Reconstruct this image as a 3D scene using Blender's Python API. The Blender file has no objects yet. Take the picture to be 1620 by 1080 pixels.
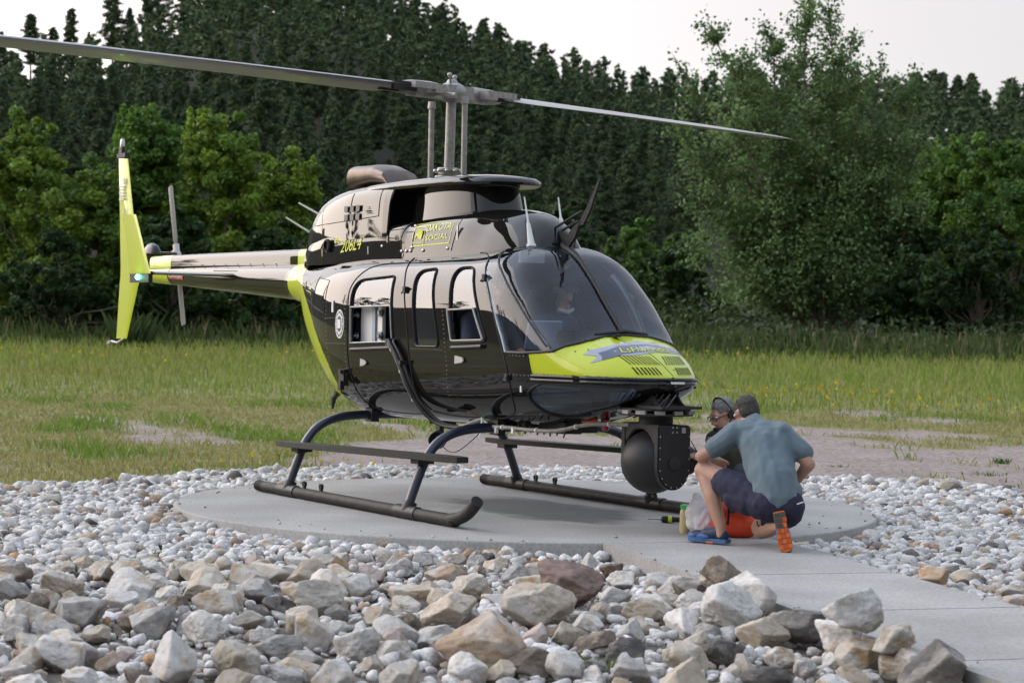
import bpy, bmesh, math, random
import numpy as np
from mathutils import Vector, Matrix, noise as mnoise
random.seed(7); rng = np.random.default_rng(7)
SC = bpy.context.scene
COL = SC.collection
R = math.radians

# ------------------------------------------------------------------ camera, sky, sun, exposure
CAM = np.array([15.0633, -8.7942, 1.5164])
cd = bpy.data.cameras.new('camera'); cam = bpy.data.objects.new('camera', cd); COL.objects.link(cam)
_y, _p, _r = R(147.8776), R(-0.5479), R(1.1109)
FWD = Vector((math.cos(_y)*math.cos(_p), math.sin(_y)*math.cos(_p), math.sin(_p)))
_rt = Vector((math.sin(_y), -math.cos(_y), 0)); _up = _rt.cross(FWD)
_r2 = _rt*math.cos(_r)+_up*math.sin(_r); _u2 = -_rt*math.sin(_r)+_up*math.cos(_r)
M = Matrix((( _r2.x, _u2.x, -FWD.x, CAM[0]), (_r2.y, _u2.y, -FWD.y, CAM[1]), (_r2.z, _u2.z, -FWD.z, CAM[2]), (0, 0, 0, 1)))
cam.matrix_world = M
cd.sensor_width = 36; cd.lens = 72.009; cd.clip_start = .1; cd.clip_end = 6000
cd.dof.use_dof = True; cd.dof.focus_distance = 16.2; cd.dof.aperture_fstop = 4.2
SC.camera = cam
SC.view_settings.view_transform = 'Standard'; SC.view_settings.look = 'None'
SC.view_settings.exposure = 2.05; SC.view_settings.gamma = 1
SUN_AZ, SUN_EL = 218.0, 7.0          # degrees, counter-clockwise from +x
W = bpy.data.worlds.new('World'); SC.world = W; W.use_nodes = True
nt = W.node_tree; nt.nodes.clear()
wo = nt.nodes.new('ShaderNodeOutputWorld'); bg = nt.nodes.new('ShaderNodeBackground')
sky = nt.nodes.new('ShaderNodeTexSky'); sky.sky_type = 'NISHITA'; sky.sun_disc = False
sky.sun_elevation = R(SUN_EL); sky.sun_rotation = R(90-SUN_AZ); sky.altitude = 1300
sky.air_density = 1.0; sky.dust_density = 0.6; sky.ozone_density = 1.0
# thin, even high cloud: a pale veil over the clear sky, thickest towards the horizon
tc = nt.nodes.new('ShaderNodeTexCoord'); sep = nt.nodes.new('ShaderNodeSeparateXYZ')
nt.links.new(tc.outputs['Generated'], sep.inputs[0])
mr = nt.nodes.new('ShaderNodeMapRange'); mr.inputs[1].default_value = 0; mr.inputs[2].default_value = .75
mr.inputs[3].default_value = .95; mr.inputs[4].default_value = .90
nt.links.new(sep.outputs['Z'], mr.inputs[0])
ns = nt.nodes.new('ShaderNodeTexNoise'); ns.inputs['Scale'].default_value = 2.2; ns.inputs['Detail'].default_value = 5
mpn = nt.nodes.new('ShaderNodeMapping'); mpn.inputs['Scale'].default_value = (1, 1, 4)
nt.links.new(tc.outputs['Generated'], mpn.inputs[0]); nt.links.new(mpn.outputs[0], ns.inputs['Vector'])
ml = nt.nodes.new('ShaderNodeMath'); ml.operation = 'MULTIPLY_ADD'; ml.inputs[1].default_value = .25; 
nt.links.new(ns.outputs[0], ml.inputs[0]); nt.links.new(mr.outputs[0], ml.inputs[2]); 
sb = nt.nodes.new('ShaderNodeMath'); sb.operation = 'SUBTRACT'; sb.inputs[1].default_value = .12; sb.use_clamp = True
nt.links.new(ml.outputs[0], sb.inputs[0])
mx = nt.nodes.new('ShaderNodeMixRGB'); vc = nt.nodes.new('ShaderNodeValToRGB'); ve = vc.color_ramp.elements; ve[0].position = 0; ve[0].color = (1.84, 1.71, 1.69, 1); ve[1].position = .75; ve[1].color = (1.95, 2.22, 2.75, 1); vk = ve.new(.2); vk.color = (1.80, 1.74, 1.80, 1); nt.links.new(sep.outputs['Z'], vc.inputs[0])
# the veil glows broadly towards the set sun
dt = nt.nodes.new('ShaderNodeVectorMath'); dt.operation = 'DOT_PRODUCT'; dt.inputs[1].default_value = (math.cos(R(SUN_AZ-4))*.96, math.sin(R(SUN_AZ-4))*.96, .28); nt.links.new(tc.outputs['Generated'], dt.inputs[0])
m1 = nt.nodes.new('ShaderNodeMath'); m1.operation = 'MULTIPLY_ADD'; m1.use_clamp = True; m1.inputs[1].default_value = .9; m1.inputs[2].default_value = .1; nt.links.new(dt.outputs['Value'], m1.inputs[0])
m2 = nt.nodes.new('ShaderNodeMath'); m2.operation = 'POWER'; m2.inputs[1].default_value = 2.7; nt.links.new(m1.outputs[0], m2.inputs[0])
gl_ = nt.nodes.new('ShaderNodeMixRGB'); gl_.inputs[1].default_value = (1, 1, 1, 1); gl_.inputs[2].default_value = (4.6, 4.4, 4.15, 1); nt.links.new(m2.outputs[0], gl_.inputs[0])
vm = nt.nodes.new('ShaderNodeMixRGB'); vm.blend_type = 'MULTIPLY'; vm.inputs[0].default_value = 1; nt.links.new(vc.outputs[0], vm.inputs[1]); nt.links.new(gl_.outputs[0], vm.inputs[2]); nt.links.new(vm.outputs[0], mx.inputs[2])
nt.links.new(sb.outputs[0], mx.inputs[0]); nt.links.new(sky.outputs[0], mx.inputs[1]); nt.links.new(mx.outputs[0], bg.inputs[0])
bg.inputs[1].default_value = 0.10
nt.links.new(bg.outputs[0], wo.inputs[0])
sd = bpy.data.lights.new('sun', 'SUN'); sun = bpy.data.objects.new('sun', sd); COL.objects.link(sun)
sd.energy = 0.6; sd.angle = R(75); sd.color = (1.0, .80, .62)
_s = Vector((math.cos(R(SUN_AZ))*math.cos(R(SUN_EL+7)), math.sin(R(SUN_AZ))*math.cos(R(SUN_EL+7)), math.sin(R(SUN_EL+7))))
sun.rotation_euler = _s.to_track_quat('Z', 'Y').to_euler()
SC.cycles.max_bounces = 8; SC.cycles.transparent_max_bounces = 16; SC.cycles.use_denoising = True
SC.cycles.caustics_reflective = False; SC.cycles.caustics_refractive = False
SC.cycles.use_adaptive_sampling = True; SC.cycles.adaptive_threshold = .02

# ------------------------------------------------------------------ helpers
def tag(o, label=None, cat=None, group=None, kind=None):
    if label: o['label'] = label
    if cat: o['category'] = cat
    if group: o['group'] = group
    if kind: o['kind'] = kind
    return o
def empty(name, loc=(0, 0, 0), parent=None, rz=0):
    o = bpy.data.objects.new(name, None); COL.objects.link(o); o.location = loc; o.rotation_euler[2] = rz
    o.empty_display_size = .1
    if parent: o.parent = parent
    return o
def link(name, me, parent=None, m=None):
    o = bpy.data.objects.new(name, me); COL.objects.link(o)
    if parent: o.parent = parent
    if m is not None:
        for x in (m if isinstance(m, (list, tuple)) else [m]): me.materials.append(x)
    return o
def mesh_np(name, V, F, m=None, parent=None, smooth=True, mi=None, normals=None, colors=None):
    """V n x 3 array, F m x k array (one k) or a list of lists."""
    me = bpy.data.meshes.new(name); V = np.asarray(V, float)
    if isinstance(F, np.ndarray):
        k = F.shape[1]; nF = len(F)
        me.vertices.add(len(V)); me.vertices.foreach_set('co', V.ravel())
        me.loops.add(nF*k); me.loops.foreach_set('vertex_index', F.astype(np.int32).ravel())
        me.polygons.add(nF); me.polygons.foreach_set('loop_start', np.arange(0, nF*k, k, dtype=np.int32))
        me.update(calc_edges=True)
    else:
        me.from_pydata([tuple(v) for v in V], [], [tuple(int(i) for i in f) for f in F]); me.update()
    if smooth: me.polygons.foreach_set('use_smooth', np.ones(len(me.polygons), bool))
    if mi is not None: me.polygons.foreach_set('material_index', np.asarray(mi, np.int32))
    if colors is not None:
        a = me.color_attributes.new('tint', 'FLOAT_COLOR', 'POINT'); a.data.foreach_set('color', np.asarray(colors, float).ravel())
    o = link(name, me, parent, m)
    if normals is not None: me.normals_split_custom_set_from_vertices([tuple(n) for n in normals])
    return o
class MB:
    """collects simple shapes and links them as ONE mesh"""
    def __init__(s): s.V = []; s.F = []; s.I = []; s.n = 0
    def add(s, V, F, mi=0):
        V = np.asarray(V, float).reshape(-1, 3); s.V.append(V)
        for f in F: s.F.append([int(i)+s.n for i in f]); s.I.append(mi)
        s.n += len(V); return s
    def box(s, c, d, rot=None, mi=0, taper=1.0):
        x, y, z = [k/2 for k in d]
        V = np.array([(-x, -y, -z), (x, -y, -z), (x, y, -z), (-x, y, -z), (-x*taper, -y*taper, z), (x*taper, -y*taper, z), (x*taper, y*taper, z), (-x*taper, y*taper, z)])
        if rot is not None: V = V @ np.array(rot).T
        return s.add(V+np.array(c), [(0, 3, 2, 1), (4, 5, 6, 7), (0, 1, 5, 4), (1, 2, 6, 5), (2, 3, 7, 6), (3, 0, 4, 7)], mi)
    def tube(s, P, r, n=12, mi=0, cap=True, flat=1.0):
        P = np.asarray(P, float); k = len(P); r = np.broadcast_to(np.asarray(r, float), (k,))
        T = np.gradient(P, axis=0); T /= np.linalg.norm(T, axis=1)[:, None]+1e-12
        up = np.array([0, 0, 1.]) if abs(T[0][2]) < .9 else np.array([1., 0, 0])
        a = np.cross(T[0], up); a /= np.linalg.norm(a); V = []
        for i in range(k):
            a = a-T[i]*(a@T[i]); a /= np.linalg.norm(a); b = np.cross(T[i], a)
            t = np.arange(n)*2*np.pi/n
            V.append(P[i]+r[i]*(np.cos(t)[:, None]*a+flat*np.sin(t)[:, None]*b))
        F = [(i*n+j, i*n+(j+1) % n, (i+1)*n+(j+1) % n, (i+1)*n+j) for i in range(k-1) for j in range(n)]
        if cap: F += [tuple(range(n))[::-1], tuple(range((k-1)*n, k*n))]
        return s.add(np.concatenate(V), F, mi)
    def lathe(s, prof, c=(0, 0, 0), axis=(0, 0, 1), n=24, mi=0):
        """prof: (radius, height) pairs along axis"""
        ax = Vector(axis).normalized(); q = np.array(ax.to_track_quat('Z', 'Y').to_matrix())
        t = np.arange(n)*2*np.pi/n; V = []
        for r_, h in prof: V.append(np.stack([r_*np.cos(t), r_*np.sin(t), np.full(n, h)], -1))
        V = np.concatenate(V) @ q.T+np.array(c); k = len(prof)
        F = [(i*n+j, i*n+(j+1) % n, (i+1)*n+(j+1) % n, (i+1)*n+j) for i in range(k-1) for j in range(n)]
        F += [tuple(range(n))[::-1], tuple(range((k-1)*n, k*n))]
        return s.add(V, F, mi)
    def ball(s, c, r, mi=0, n=14, rot=None):
        r = np.broadcast_to(np.asarray(r, float), (3,)); m = n
        ph = np.linspace(-np.pi/2, np.pi/2, m+1)[1:-1]; t = np.arange(n*2)*np.pi/n
        V = [(0, 0, -1)]+[(math.cos(p)*math.cos(a), math.cos(p)*math.sin(a), math.sin(p)) for p in ph for a in t]+[(0, 0, 1)]
        V = np.array(V)*r
        if rot is not None: V = V @ np.array(rot).T
        q = 2*n; F = [(0, 1+(j+1) % q, 1+j) for j in range(q)]
        F += [(1+i*q+j, 1+i*q+(j+1) % q, 1+(i+1)*q+(j+1) % q, 1+(i+1)*q+j) for i in range(m-2) for j in range(q)]
        F += [(1+(m-2)*q+j, 1+(m-2)*q+(j+1) % q, len(V)-1) for j in range(q)]
        return s.add(V+np.array(c), F, mi)
    def extrude(s, poly, a, b, f, mi=0):
        """poly 2-D outline; f(u, v, t) -> xyz; slab between t=a and t=b"""
        n = len(poly); V = [f(u, v, a) for u, v in poly]+[f(u, v, b) for u, v in poly]
        F = [tuple(range(n))[::-1], tuple(range(n, 2*n))]+[(i, (i+1) % n, n+(i+1) % n, n+i) for i in range(n)]
        return s.add(V, F, mi)
    def build(s, name, m=None, parent=None, smooth=True, bevel=0, autosmooth=40):
        me = bpy.data.meshes.new(name)
        me.from_pydata([tuple(v) for v in np.concatenate(s.V)], [], s.F); me.update()
        bm = bmesh.new(); bm.from_mesh(me); bmesh.ops.recalc_face_normals(bm, faces=bm.faces)
        if bevel: bmesh.ops.bevel(bm, geom=[e for e in bm.edges if e.calc_face_angle(0) > .5], offset=bevel, segments=2, affect='EDGES')
        if smooth:
            for f in bm.faces: f.smooth = True
            for e in bm.edges:
                if e.calc_face_angle(3.2) > R(autosmooth): e.smooth = False
        bm.to_mesh(me); bm.free()
        if not bevel: me.polygons.foreach_set('material_index', np.array(s.I, np.int32))
        return link(name, me, parent, m)
def _bs(s, name, m, parent=None, per=1, **k):
    """each shape (or each run of per shapes) that was added becomes an object of its own"""
    start = 0; fi = 0
    for i in range(0, len(s.V), per):
        c = MB(); c.V = s.V[i:i+per]; n = sum(len(v) for v in c.V)
        while fi < len(s.F) and max(s.F[fi]) < start+n: c.F.append([q-start for q in s.F[fi]]); c.I.append(s.I[fi]); fi += 1
        c.n = n; start += n; c.build(name, m, parent, **k)
MB.build_split = _bs
def rotz(a): c, s_ = math.cos(a), math.sin(a); return np.array([(c, -s_, 0), (s_, c, 0), (0, 0, 1)])
def rotx(a): c, s_ = math.cos(a), math.sin(a); return np.array([(1, 0, 0), (0, c, -s_), (0, s_, c)])
def roty(a): c, s_ = math.cos(a), math.sin(a); return np.array([(c, 0, s_), (0, 1, 0), (-s_, 0, c)])
def smoothpath(P, n=8):
    P = np.asarray(P, float); Q = np.concatenate([[2*P[0]-P[1]], P, [2*P[-1]-P[-2]]]); out = []
    for i in range(1, len(Q)-2):
        for t in np.arange(n)/n:
            a, b, c, d = Q[i-1:i+3]
            out.append(.5*((2*b)+(c-a)*t+(2*a-5*b+4*c-d)*t*t+(-a+3*b-3*c+d)*t**3))
    out.append(P[-1]); return np.array(out)
def copy_tree(o, parent=None):
    c = o.copy(); COL.objects.link(c); c.parent = parent
    for ch in list(o.children): copy_tree(ch, c)
    return c

# ------------------------------------------------------------------ materials
def mat(name, col, rough=.5, metal=0., coat=0., bump=0., bs=40., col2=None, ns=6., spec=.5, emit=None, es=0., alpha=1., trans=0., detail=6., attr=None, coords='Object', sheen=0.):
    m = bpy.data.materials.new(name); m.use_nodes = True; t = m.node_tree; b = t.nodes['Principled BSDF']
    b.inputs['Base Color'].default_value = (*col, 1); b.inputs['Roughness'].default_value = rough; b.inputs['Metallic'].default_value = metal
    b.inputs['Coat Weight'].default_value = coat; b.inputs['Coat Roughness'].default_value = .03
    b.inputs['Specular IOR Level'].default_value = spec; b.inputs['Sheen Weight'].default_value = sheen
    if emit: b.inputs['Emission Color'].default_value = (*emit, 1); b.inputs['Emission Strength'].default_value = es
    b.inputs['Transmission Weight'].default_value = trans; b.inputs['Alpha'].default_value = alpha
    tcn = t.nodes.new('ShaderNodeTexCoord')
    if col2 is not None:
        n = t.nodes.new('ShaderNodeTexNoise'); n.inputs['Scale'].default_value = ns; n.inputs['Detail'].default_value = detail
        t.links.new(tcn.outputs[coords], n.inputs['Vector'])
        r_ = t.nodes.new('ShaderNodeValToRGB'); r_.color_ramp.elements[0].position = .35; r_.color_ramp.elements[1].position = .65
        r_.color_ramp.elements[0].color = (*col, 1); r_.color_ramp.elements[1].color = (*col2, 1)
        t.links.new(n.outputs[0], r_.inputs[0]); t.links.new(r_.outputs[0], b.inputs['Base Color'])
    if bump:
        n = t.nodes.new('ShaderNodeTexNoise'); n.inputs['Scale'].default_value = bs; n.inputs['Detail'].default_value = 5
        t.links.new(tcn.outputs[coords], n.inputs['Vector'])
        bp = t.nodes.new('ShaderNodeBump'); bp.inputs['Strength'].default_value = bump; bp.inputs['Distance'].default_value = .01
        t.links.new(n.outputs[0], bp.inputs['Height']); t.links.new(bp.outputs[0], b.inputs['Normal'])
    return m
def glass_mat(name, tint=(.55, .62, .68), ior=1.75, rough=.0, dirt=.02):
    m = bpy.data.materials.new(name); m.use_nodes = True; t = m.node_tree; t.nodes.clear()
    o = t.nodes.new('ShaderNodeOutputMaterial'); tr = t.nodes.new('ShaderNodeBsdfTransparent'); gl = t.nodes.new('ShaderNodeBsdfGlossy')
    df = t.nodes.new('ShaderNodeBsdfDiffuse'); df.inputs[0].default_value = (.35, .42, .5, 1)  # patchy dirt film in pale blue, also imitating sky haze on the glass
    fr = t.nodes.new('ShaderNodeFresnel'); fr.inputs[0].default_value = ior; a = t.nodes.new('ShaderNodeMixShader'); b = t.nodes.new('ShaderNodeMixShader')
    tr.inputs[0].default_value = (*tint, 1); gl.inputs['Roughness'].default_value = rough; gl.inputs[0].default_value = (.95, .97, 1, 1)
    n = t.nodes.new('ShaderNodeTexNoise'); n.inputs['Scale'].default_value = 5; n.inputs['Detail'].default_value = 6
    mm = t.nodes.new('ShaderNodeMath'); mm.operation = 'MULTIPLY'; mm.inputs[1].default_value = dirt*2
    tcn = t.nodes.new('ShaderNodeTexCoord'); t.links.new(tcn.outputs['Object'], n.inputs['Vector'])
    t.links.new(n.outputs[0], mm.inputs[0]); t.links.new(mm.outputs[0], b.inputs[0])
    t.links.new(fr.outputs[0], a.inputs[0]); t.links.new(tr.outputs[0], b.inputs[1]); t.links.new(df.outputs[0], b.inputs[2])
    t.links.new(b.outputs[0], a.inputs[1]); t.links.new(gl.outputs[0], a.inputs[2]); t.links.new(a.outputs[0], o.inputs[0])
    return m
MT = {}
MT['black'] = mat('black_paint', (.009, .0085, .0075), .6, coat=1., spec=0.)
MT['black'].node_tree.nodes['Principled BSDF'].inputs['Coat Roughness'].default_value = .02
MT['yellow'] = mat('yellow_paint', (.44, .52, .006), .35, coat=.7, spec=.3)
MT['matte'] = mat('matte_black', (.015, .015, .016), .55)
MT['satin'] = mat('satin_black', (.018, .018, .019), .48, bump=.05, bs=300, spec=.35)
MT['seam'] = mat('seam_rubber', (.006, .006, .006), .7)
MT['navy'] = mat('navy_tube_paint', (.016, .021, .042), .3, coat=.3)
MT['skid'] = mat('worn_skid_paint', (.018, .017, .016), .6, col2=(.035, .032, .03), ns=14, bump=.1, spec=.25)
MT['step'] = mat('step_grey', (.022, .023, .019), .6, col2=(.03, .03, .025), ns=20, spec=.25)
MT['steel'] = mat('steel', (.48, .47, .45), .35, metal=.9, bump=.05, bs=60)
MT['greymetal'] = mat('grey_metal', (.36, .35, .33), .45, metal=.4, col2=(.26, .25, .24), ns=25)
MT['blade_top'] = mat('blade_grey', (.15, .155, .165), .35, coat=.25)
MT['tailblade'] = mat('tail_blade_grey', (.20, .20, .195), .4)
MT['screen'] = mat('intake_mesh', (.10, .10, .10), .5, metal=.5)
MT['white'] = mat('white_plastic', (.75, .75, .72), .4)
MT['exhaust'] = mat('heat_stained_exhaust', (.16, .125, .10), .38, metal=.75, col2=(.10, .075, .065), ns=7)
MT['interior'] = mat('cabin_lining_fabric', (.16, .19, .26), .8)
MT['seat'] = mat('seat_leather', (.03, .032, .04), .55, bump=.2, bs=60)
MT['cream'] = mat('headliner_cream', (.42, .40, .36), .7)
MT['panelgrey'] = mat('equipment_grey', (.34, .40, .47), .45)
MT['knob'] = mat('knob_chrome', (.4, .42, .45), .25, metal=.8)
MT['glass'] = glass_mat('window_glass', (.72, .79, .85), 1.9)
MT['wsglass'] = glass_mat('windshield_glass', (.93, .97, 1.0), 1.5, dirt=.016)
MT['chinglass'] = glass_mat('chin_glass', (.5, .6, .68), 1.5, dirt=.10)  # stronger blue film here, imitating sky reflected in the chin panes
MT['green_lamp'] = mat('green_nav_lamp', (.1, .8, .5), .2, emit=(.15, 1, .6), es=9)
MT['red_glass'] = mat('red_beacon_glass', (.35, .02, .02), .15, coat=1)
MT['orange_tape'] = mat('orange_tape', (.8, .16, .05), .4)
MT['cable'] = mat('grey_cable_sleeve', (.28, .27, .25), .5, col2=(.16, .15, .14), ns=30)
MT['decal_grey'] = mat('decal_grey', (.26, .28, .36), .35, coat=.6)
MT['decal_dark'] = mat('decal_dark', (.05, .06, .11), .35, coat=.6)
MT['decal_yellow'] = mat('decal_yellow', (.62, .68, .03), .4)
MT['decal_red'] = mat('decal_red', (.38, .03, .04), .4)
MT['decal_white'] = mat('decal_white', (.7, .7, .68), .4)
MT['wallofdark'] = mat('dark_recess', (.004, .004, .004), .8)


def pchip(xs,ys):
    xs=np.array(xs,float);ys=np.array(ys,float);h=np.diff(xs);d=np.diff(ys)/h
    m=np.zeros(len(xs));m[1:-1]=np.where(d[:-1]*d[1:]>0,2*d[:-1]*d[1:]/(d[:-1]+d[1:]+1e-12),0)
    m[0]=d[0];m[-1]=d[-1]
    def f(x):
        x=np.clip(np.asarray(x,float),xs[0],xs[-1]);i=np.clip(np.searchsorted(xs,x)-1,0,len(h)-1)
        t=(x-xs[i])/h[i]
        return ((2*t**3-3*t**2+1)*ys[i]+(t**3-2*t**2+t)*h[i]*m[i]+(-2*t**3+3*t**2)*ys[i+1]+(t**3-t**2)*h[i]*m[i+1])
    return f
#   x     zb    zt    W    zm   nt  nb
HK=[(-2.80,1.68,2.04,.180,1.86,2.0,2.0),
    (-2.50,1.62,2.045,.21,1.86,2.0,2.0),
    (-2.30,1.42,2.05,.27,1.84,2.1,2.0),
    (-2.10,1.17,2.05,.34,1.78,2.3,2.0),
    (-1.80,.93,2.06,.43,1.68,2.6,2.0),
    (-1.40,.74,2.06,.54,1.56,3.0,2.1),
    (-1.0,.68,2.07,.61,1.50,3.2,2.5),
    (-.5,.67,2.08,.65,1.45,3.4,3.0),
    (.5,.68,2.09,.66,1.40,3.4,3.2),
    (1.2,.70,2.10,.66,1.40,3.3,3.2),
    (1.7,.72,2.115,.66,1.36,3.3,3.0),
    (1.9,.73,2.06,.66,1.32,3.3,2.8),
    (2.17,.76,1.86,.66,1.25,3.3,2.6),
    (2.43,.80,1.61,.65,1.19,3.1,2.4),
    (2.64,.85,1.43,.64,1.13,2.8,2.4),
    (2.88,.90,1.35,.64,1.10,2.4,2.15),
    (3.08,.965,1.25,.64,1.09,2.2,2.0),
    (3.24,1.04,1.14,.64,1.09,2.0,1.9)]
_a=np.array(HK)
fzb,fzt,fW0,fzm,fnt,fnb=[pchip(_a[:,0],_a[:,k]) for k in range(1,7)]
XN=3.24
def fW(x):
    x=np.asarray(x,float);t=np.clip((x-1.8)/(XN-1.8),0,1)
    return fW0(x)*(1-t**2.2)**(1/2.2)
def hw(x,z):
    zt,zb,zm,W=fzt(x),fzb(x),fzm(x),fW(x)
    up=z>zm
    t=np.where(up,(z-zm)/(zt-zm+1e-9),(zm-z)/(zm-zb+1e-9));n=np.where(up,fnt(x),fnb(x))
    return W*np.clip(1-np.clip(t,0,1)**n,0,1)**(1/n)

# ------------------------------------------------------------------ helicopter hull
HELI = empty('helicopter', (0, 0, 0))
tag(HELI, 'glossy black and yellow helicopter standing on the round concrete pad', 'helicopter')
NX = 420
_s1 = np.linspace(-2.80, 1.6, 250); _s2 = 1.6+(XN-.0008-1.6)*np.sin(np.linspace(0, np.pi/2, 172)[1:])
HX = np.concatenate([_s1, _s2]); NT = 130
def ring(x, n=NT):
    """one side of a section, bottom centre to top centre, equal arc length; returns |y|, z"""
    th = np.linspace(-np.pi/2, np.pi/2, 2400)
    s, c = np.sin(th), np.cos(th); e = np.where(s > 0, fnt(x), fnb(x)); h = np.where(s > 0, fzt(x)-fzm(x), fzm(x)-fzb(x))
    z = fzm(x)+np.sign(s)*h*np.abs(s)**(2/e); y = fW(x)*np.abs(c)**(2/e)
    d = np.concatenate([[0], np.cumsum(np.hypot(np.diff(y), np.diff(z)))]); u = np.linspace(0, d[-1], n)
    return np.interp(u, d, y), np.interp(u, d, z)
GR = np.zeros((len(HX), 2*NT-1, 3))
for i, x in enumerate(HX):
    y, z = ring(x)
    GR[i, :NT, 0] = x; GR[i, :NT, 1] = -y; GR[i, :NT, 2] = z            # right side, bottom to top
    GR[i, NT:, 0] = x; GR[i, NT:, 1] = y[::-1][1:]; GR[i, NT:, 2] = z[::-1][1:]
GR[:, 0, 1] = 0; GR[:, NT-1, 1] = 0; GR[:, -1, 1] = 0
_du = np.gradient(GR, axis=0); _dv = np.gradient(GR, axis=1)
GN = np.cross(_dv, _du); GN /= np.linalg.norm(GN, axis=2)[:, :, None]+1e-12
if GN[100, 60, 1] > 0: GN = -GN
GC = (GR[:-1, :-1]+GR[1:, :-1]+GR[:-1, 1:]+GR[1:, 1:])/4
fx, fy, fz = GC[..., 0], GC[..., 1], GC[..., 2]; ay = np.abs(fy)
_nv = GR.shape[1]
_id = np.arange(GR.shape[0]*_nv).reshape(GR.shape[:2])
QF = np.stack([_id[:-1, :-1], _id[1:, :-1], _id[1:, 1:], _id[:-1, 1:]], -1)
def patch(name, mask, m, parent=HELI, off=0.0, step=1, flip=False):
    F = QF[mask]; u, inv = np.unique(F, return_inverse=True); F = inv.reshape(-1, 4)
    N = GN.reshape(-1, 3)[u]; V = GR.reshape(-1, 3)[u]+N*off
    if flip: F = F[:, ::-1]; N = -N
    e = np.cross(V[F[:, 1]]-V[F[:, 0]], V[F[:, 2]]-V[F[:, 0]]); 
    if (e*N[F[:, 0]]).sum() < 0: F = F[:, ::-1]
    return mesh_np(name, V, F, m, parent, normals=N)
def inpoly(px, pz, P):
    P = np.asarray(P); c = np.zeros(px.shape, bool); j = len(P)-1
    for i in range(len(P)):
        xi, zi = P[i]; xj, zj = P[j]
        if zi != zj:
            c ^= ((zi > pz) != (zj > pz)) & (px < (xj-xi)*(pz-zi)/(zj-zi)+xi)
        j = i
    return c
def rpoly(P, r):
    """outline with rounded corners"""
    P = [np.array(p, float) for p in P]; n = len(P); out = []
    for i in range(n):
        a, b, c = P[i-1], P[i], P[(i+1) % n]; rr = r[i] if hasattr(r, '__len__') else r
        u, v = a-b, c-b; lu, lv = np.linalg.norm(u), np.linalg.norm(v); k = min(rr, lu*.48, lv*.48); u /= lu; v /= lv
        for t in np.linspace(0, 1, 7): out.append((1-t)**2*(b+u*k)+2*t*(1-t)*b+t*t*(b+v*k))
    return np.array(out)
def surf(x, z, s=-1, off=0.0):
    """point on the hull's side at (x, z), pushed out by off"""
    e = .004; y = hw(x, z); gx = (hw(x+e, z)-hw(x-e, z))/(2*e); gz = (hw(x, z+e)-hw(x, z-e))/(2*e)
    n = np.array([-gx, 1., -gz]); n[0] = np.clip(n[0], -3, 3); n[2] = np.clip(n[2], -4, 4); n /= np.linalg.norm(n)
    p = np.array([x, float(y), z])+n*off; p[1] *= s; return p
def resample(P, d=.02, closed=False):
    P = np.asarray(P, float)
    if closed: P = np.concatenate([P, P[:1]])
    L = np.concatenate([[0], np.cumsum(np.linalg.norm(np.diff(P, axis=0), axis=1))]); n = max(3, int(L[-1]/d))
    u = np.linspace(0, L[-1], n); return np.stack([np.interp(u, L, P[:, k]) for k in range(P.shape[1])], -1)
def seam(name, P, r=.006, m=None, s=-1, off=.001, closed=False, parent=HELI, sm=True, flat=1.0, mb=None):
    Q = smoothpath(P, 6) if sm else np.asarray(P, float)
    Q = resample(Q, .02, closed); pts = [surf(x, z, s, off) for x, z in Q]
    if closed: pts[-1] = pts[0]
    b = mb or MB(); b.tube(pts, r, 6, cap=not closed, flat=flat)
    return b if mb else b.build(name, m or MT['seam'], parent)

rear_win = rpoly([(-.505, 1.30), (-.515, 1.845), (.18, 1.88), (.275, 1.32)], [.07, .17, .04, .04])
mid_win = rpoly([(.645, 1.305), (.535, 1.915), (.82, 1.935), (1.02, 1.31)], [.05, .10, .04, .05])
front_win = rpoly([(1.235, 1.345), (1.115, 1.935), (1.40, 1.937), (1.745, 1.365)], [.04, .12, .07, .05])
side = inpoly(fx, fz, rear_win) | inpoly(fx, fz, mid_win) | inpoly(fx, fz, front_win)
# windshield: ahead of the door post, above the hood line
xd = np.interp(fz, [1.28, 1.36, 1.65, 1.90, 2.0, 2.09, 2.14], [1.985, 1.945, 1.77, 1.59, 1.52, 1.56, 1.72])
xd = np.where(ay < .42, np.maximum(xd, 1.60+.14*(1-(ay/.42)**2)), xd)
zh = 1.287+.0*fx
zh = np.where(ay < .35, np.interp(ay, [0, .2, .35], [1.43, 1.42, 1.385]), zh)
zh = np.where((ay >= .35) & (ay < .6), np.interp(ay, [.35, .5, .58, .6], [1.385, 1.345, 1.30, 1.29]), zh)
ws = (fx > xd) & (fz > zh) & (fx < 2.75)
post = ws & (ay < .022)
chin_poly = rpoly([(2.385, 1.065), (2.22, .98), (2.25, .80), (2.6, .79), (3.13, .95), (3.13, 1.065)], [.05, .08, .08, .1, .02, .03])
chin = inpoly(fx, fz, chin_poly) & (ay > .16+np.clip((1.07-fz)*.5, 0, .2)) & (fz < fzm(fx)-.03)
hood = (fx > 2.285+(1.27-fz)*.30) & (fz > 1.135) & ~ws & (fx > 2.1)
stripe = inpoly(fx, fz, [(-2.27, 2.3), (-2.24, 1.99), (-2.10, 1.84), (-1.86, 1.70), (-1.58, 1.53), (-1.33, 1.31), (-1.12, 1.12), (-1.02, .93), (-1.3, .70), (-1.6, .5), (-3, .5), (-3, 2.3)]) & (fx > -2.72)
glassall = side | ws | chin
patch('cabin_body', ~(glassall | hood | stripe), MT['black'])
patch('yellow_hood', hood & ~chin, MT['yellow'])
patch('yellow_stripe', stripe, MT['yellow'])
lin = (fx > -.75) & ~glassall & (fx < 3.0)
patch('cabin_lining', lin, MT['interior'], off=-.02, flip=True)
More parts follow.
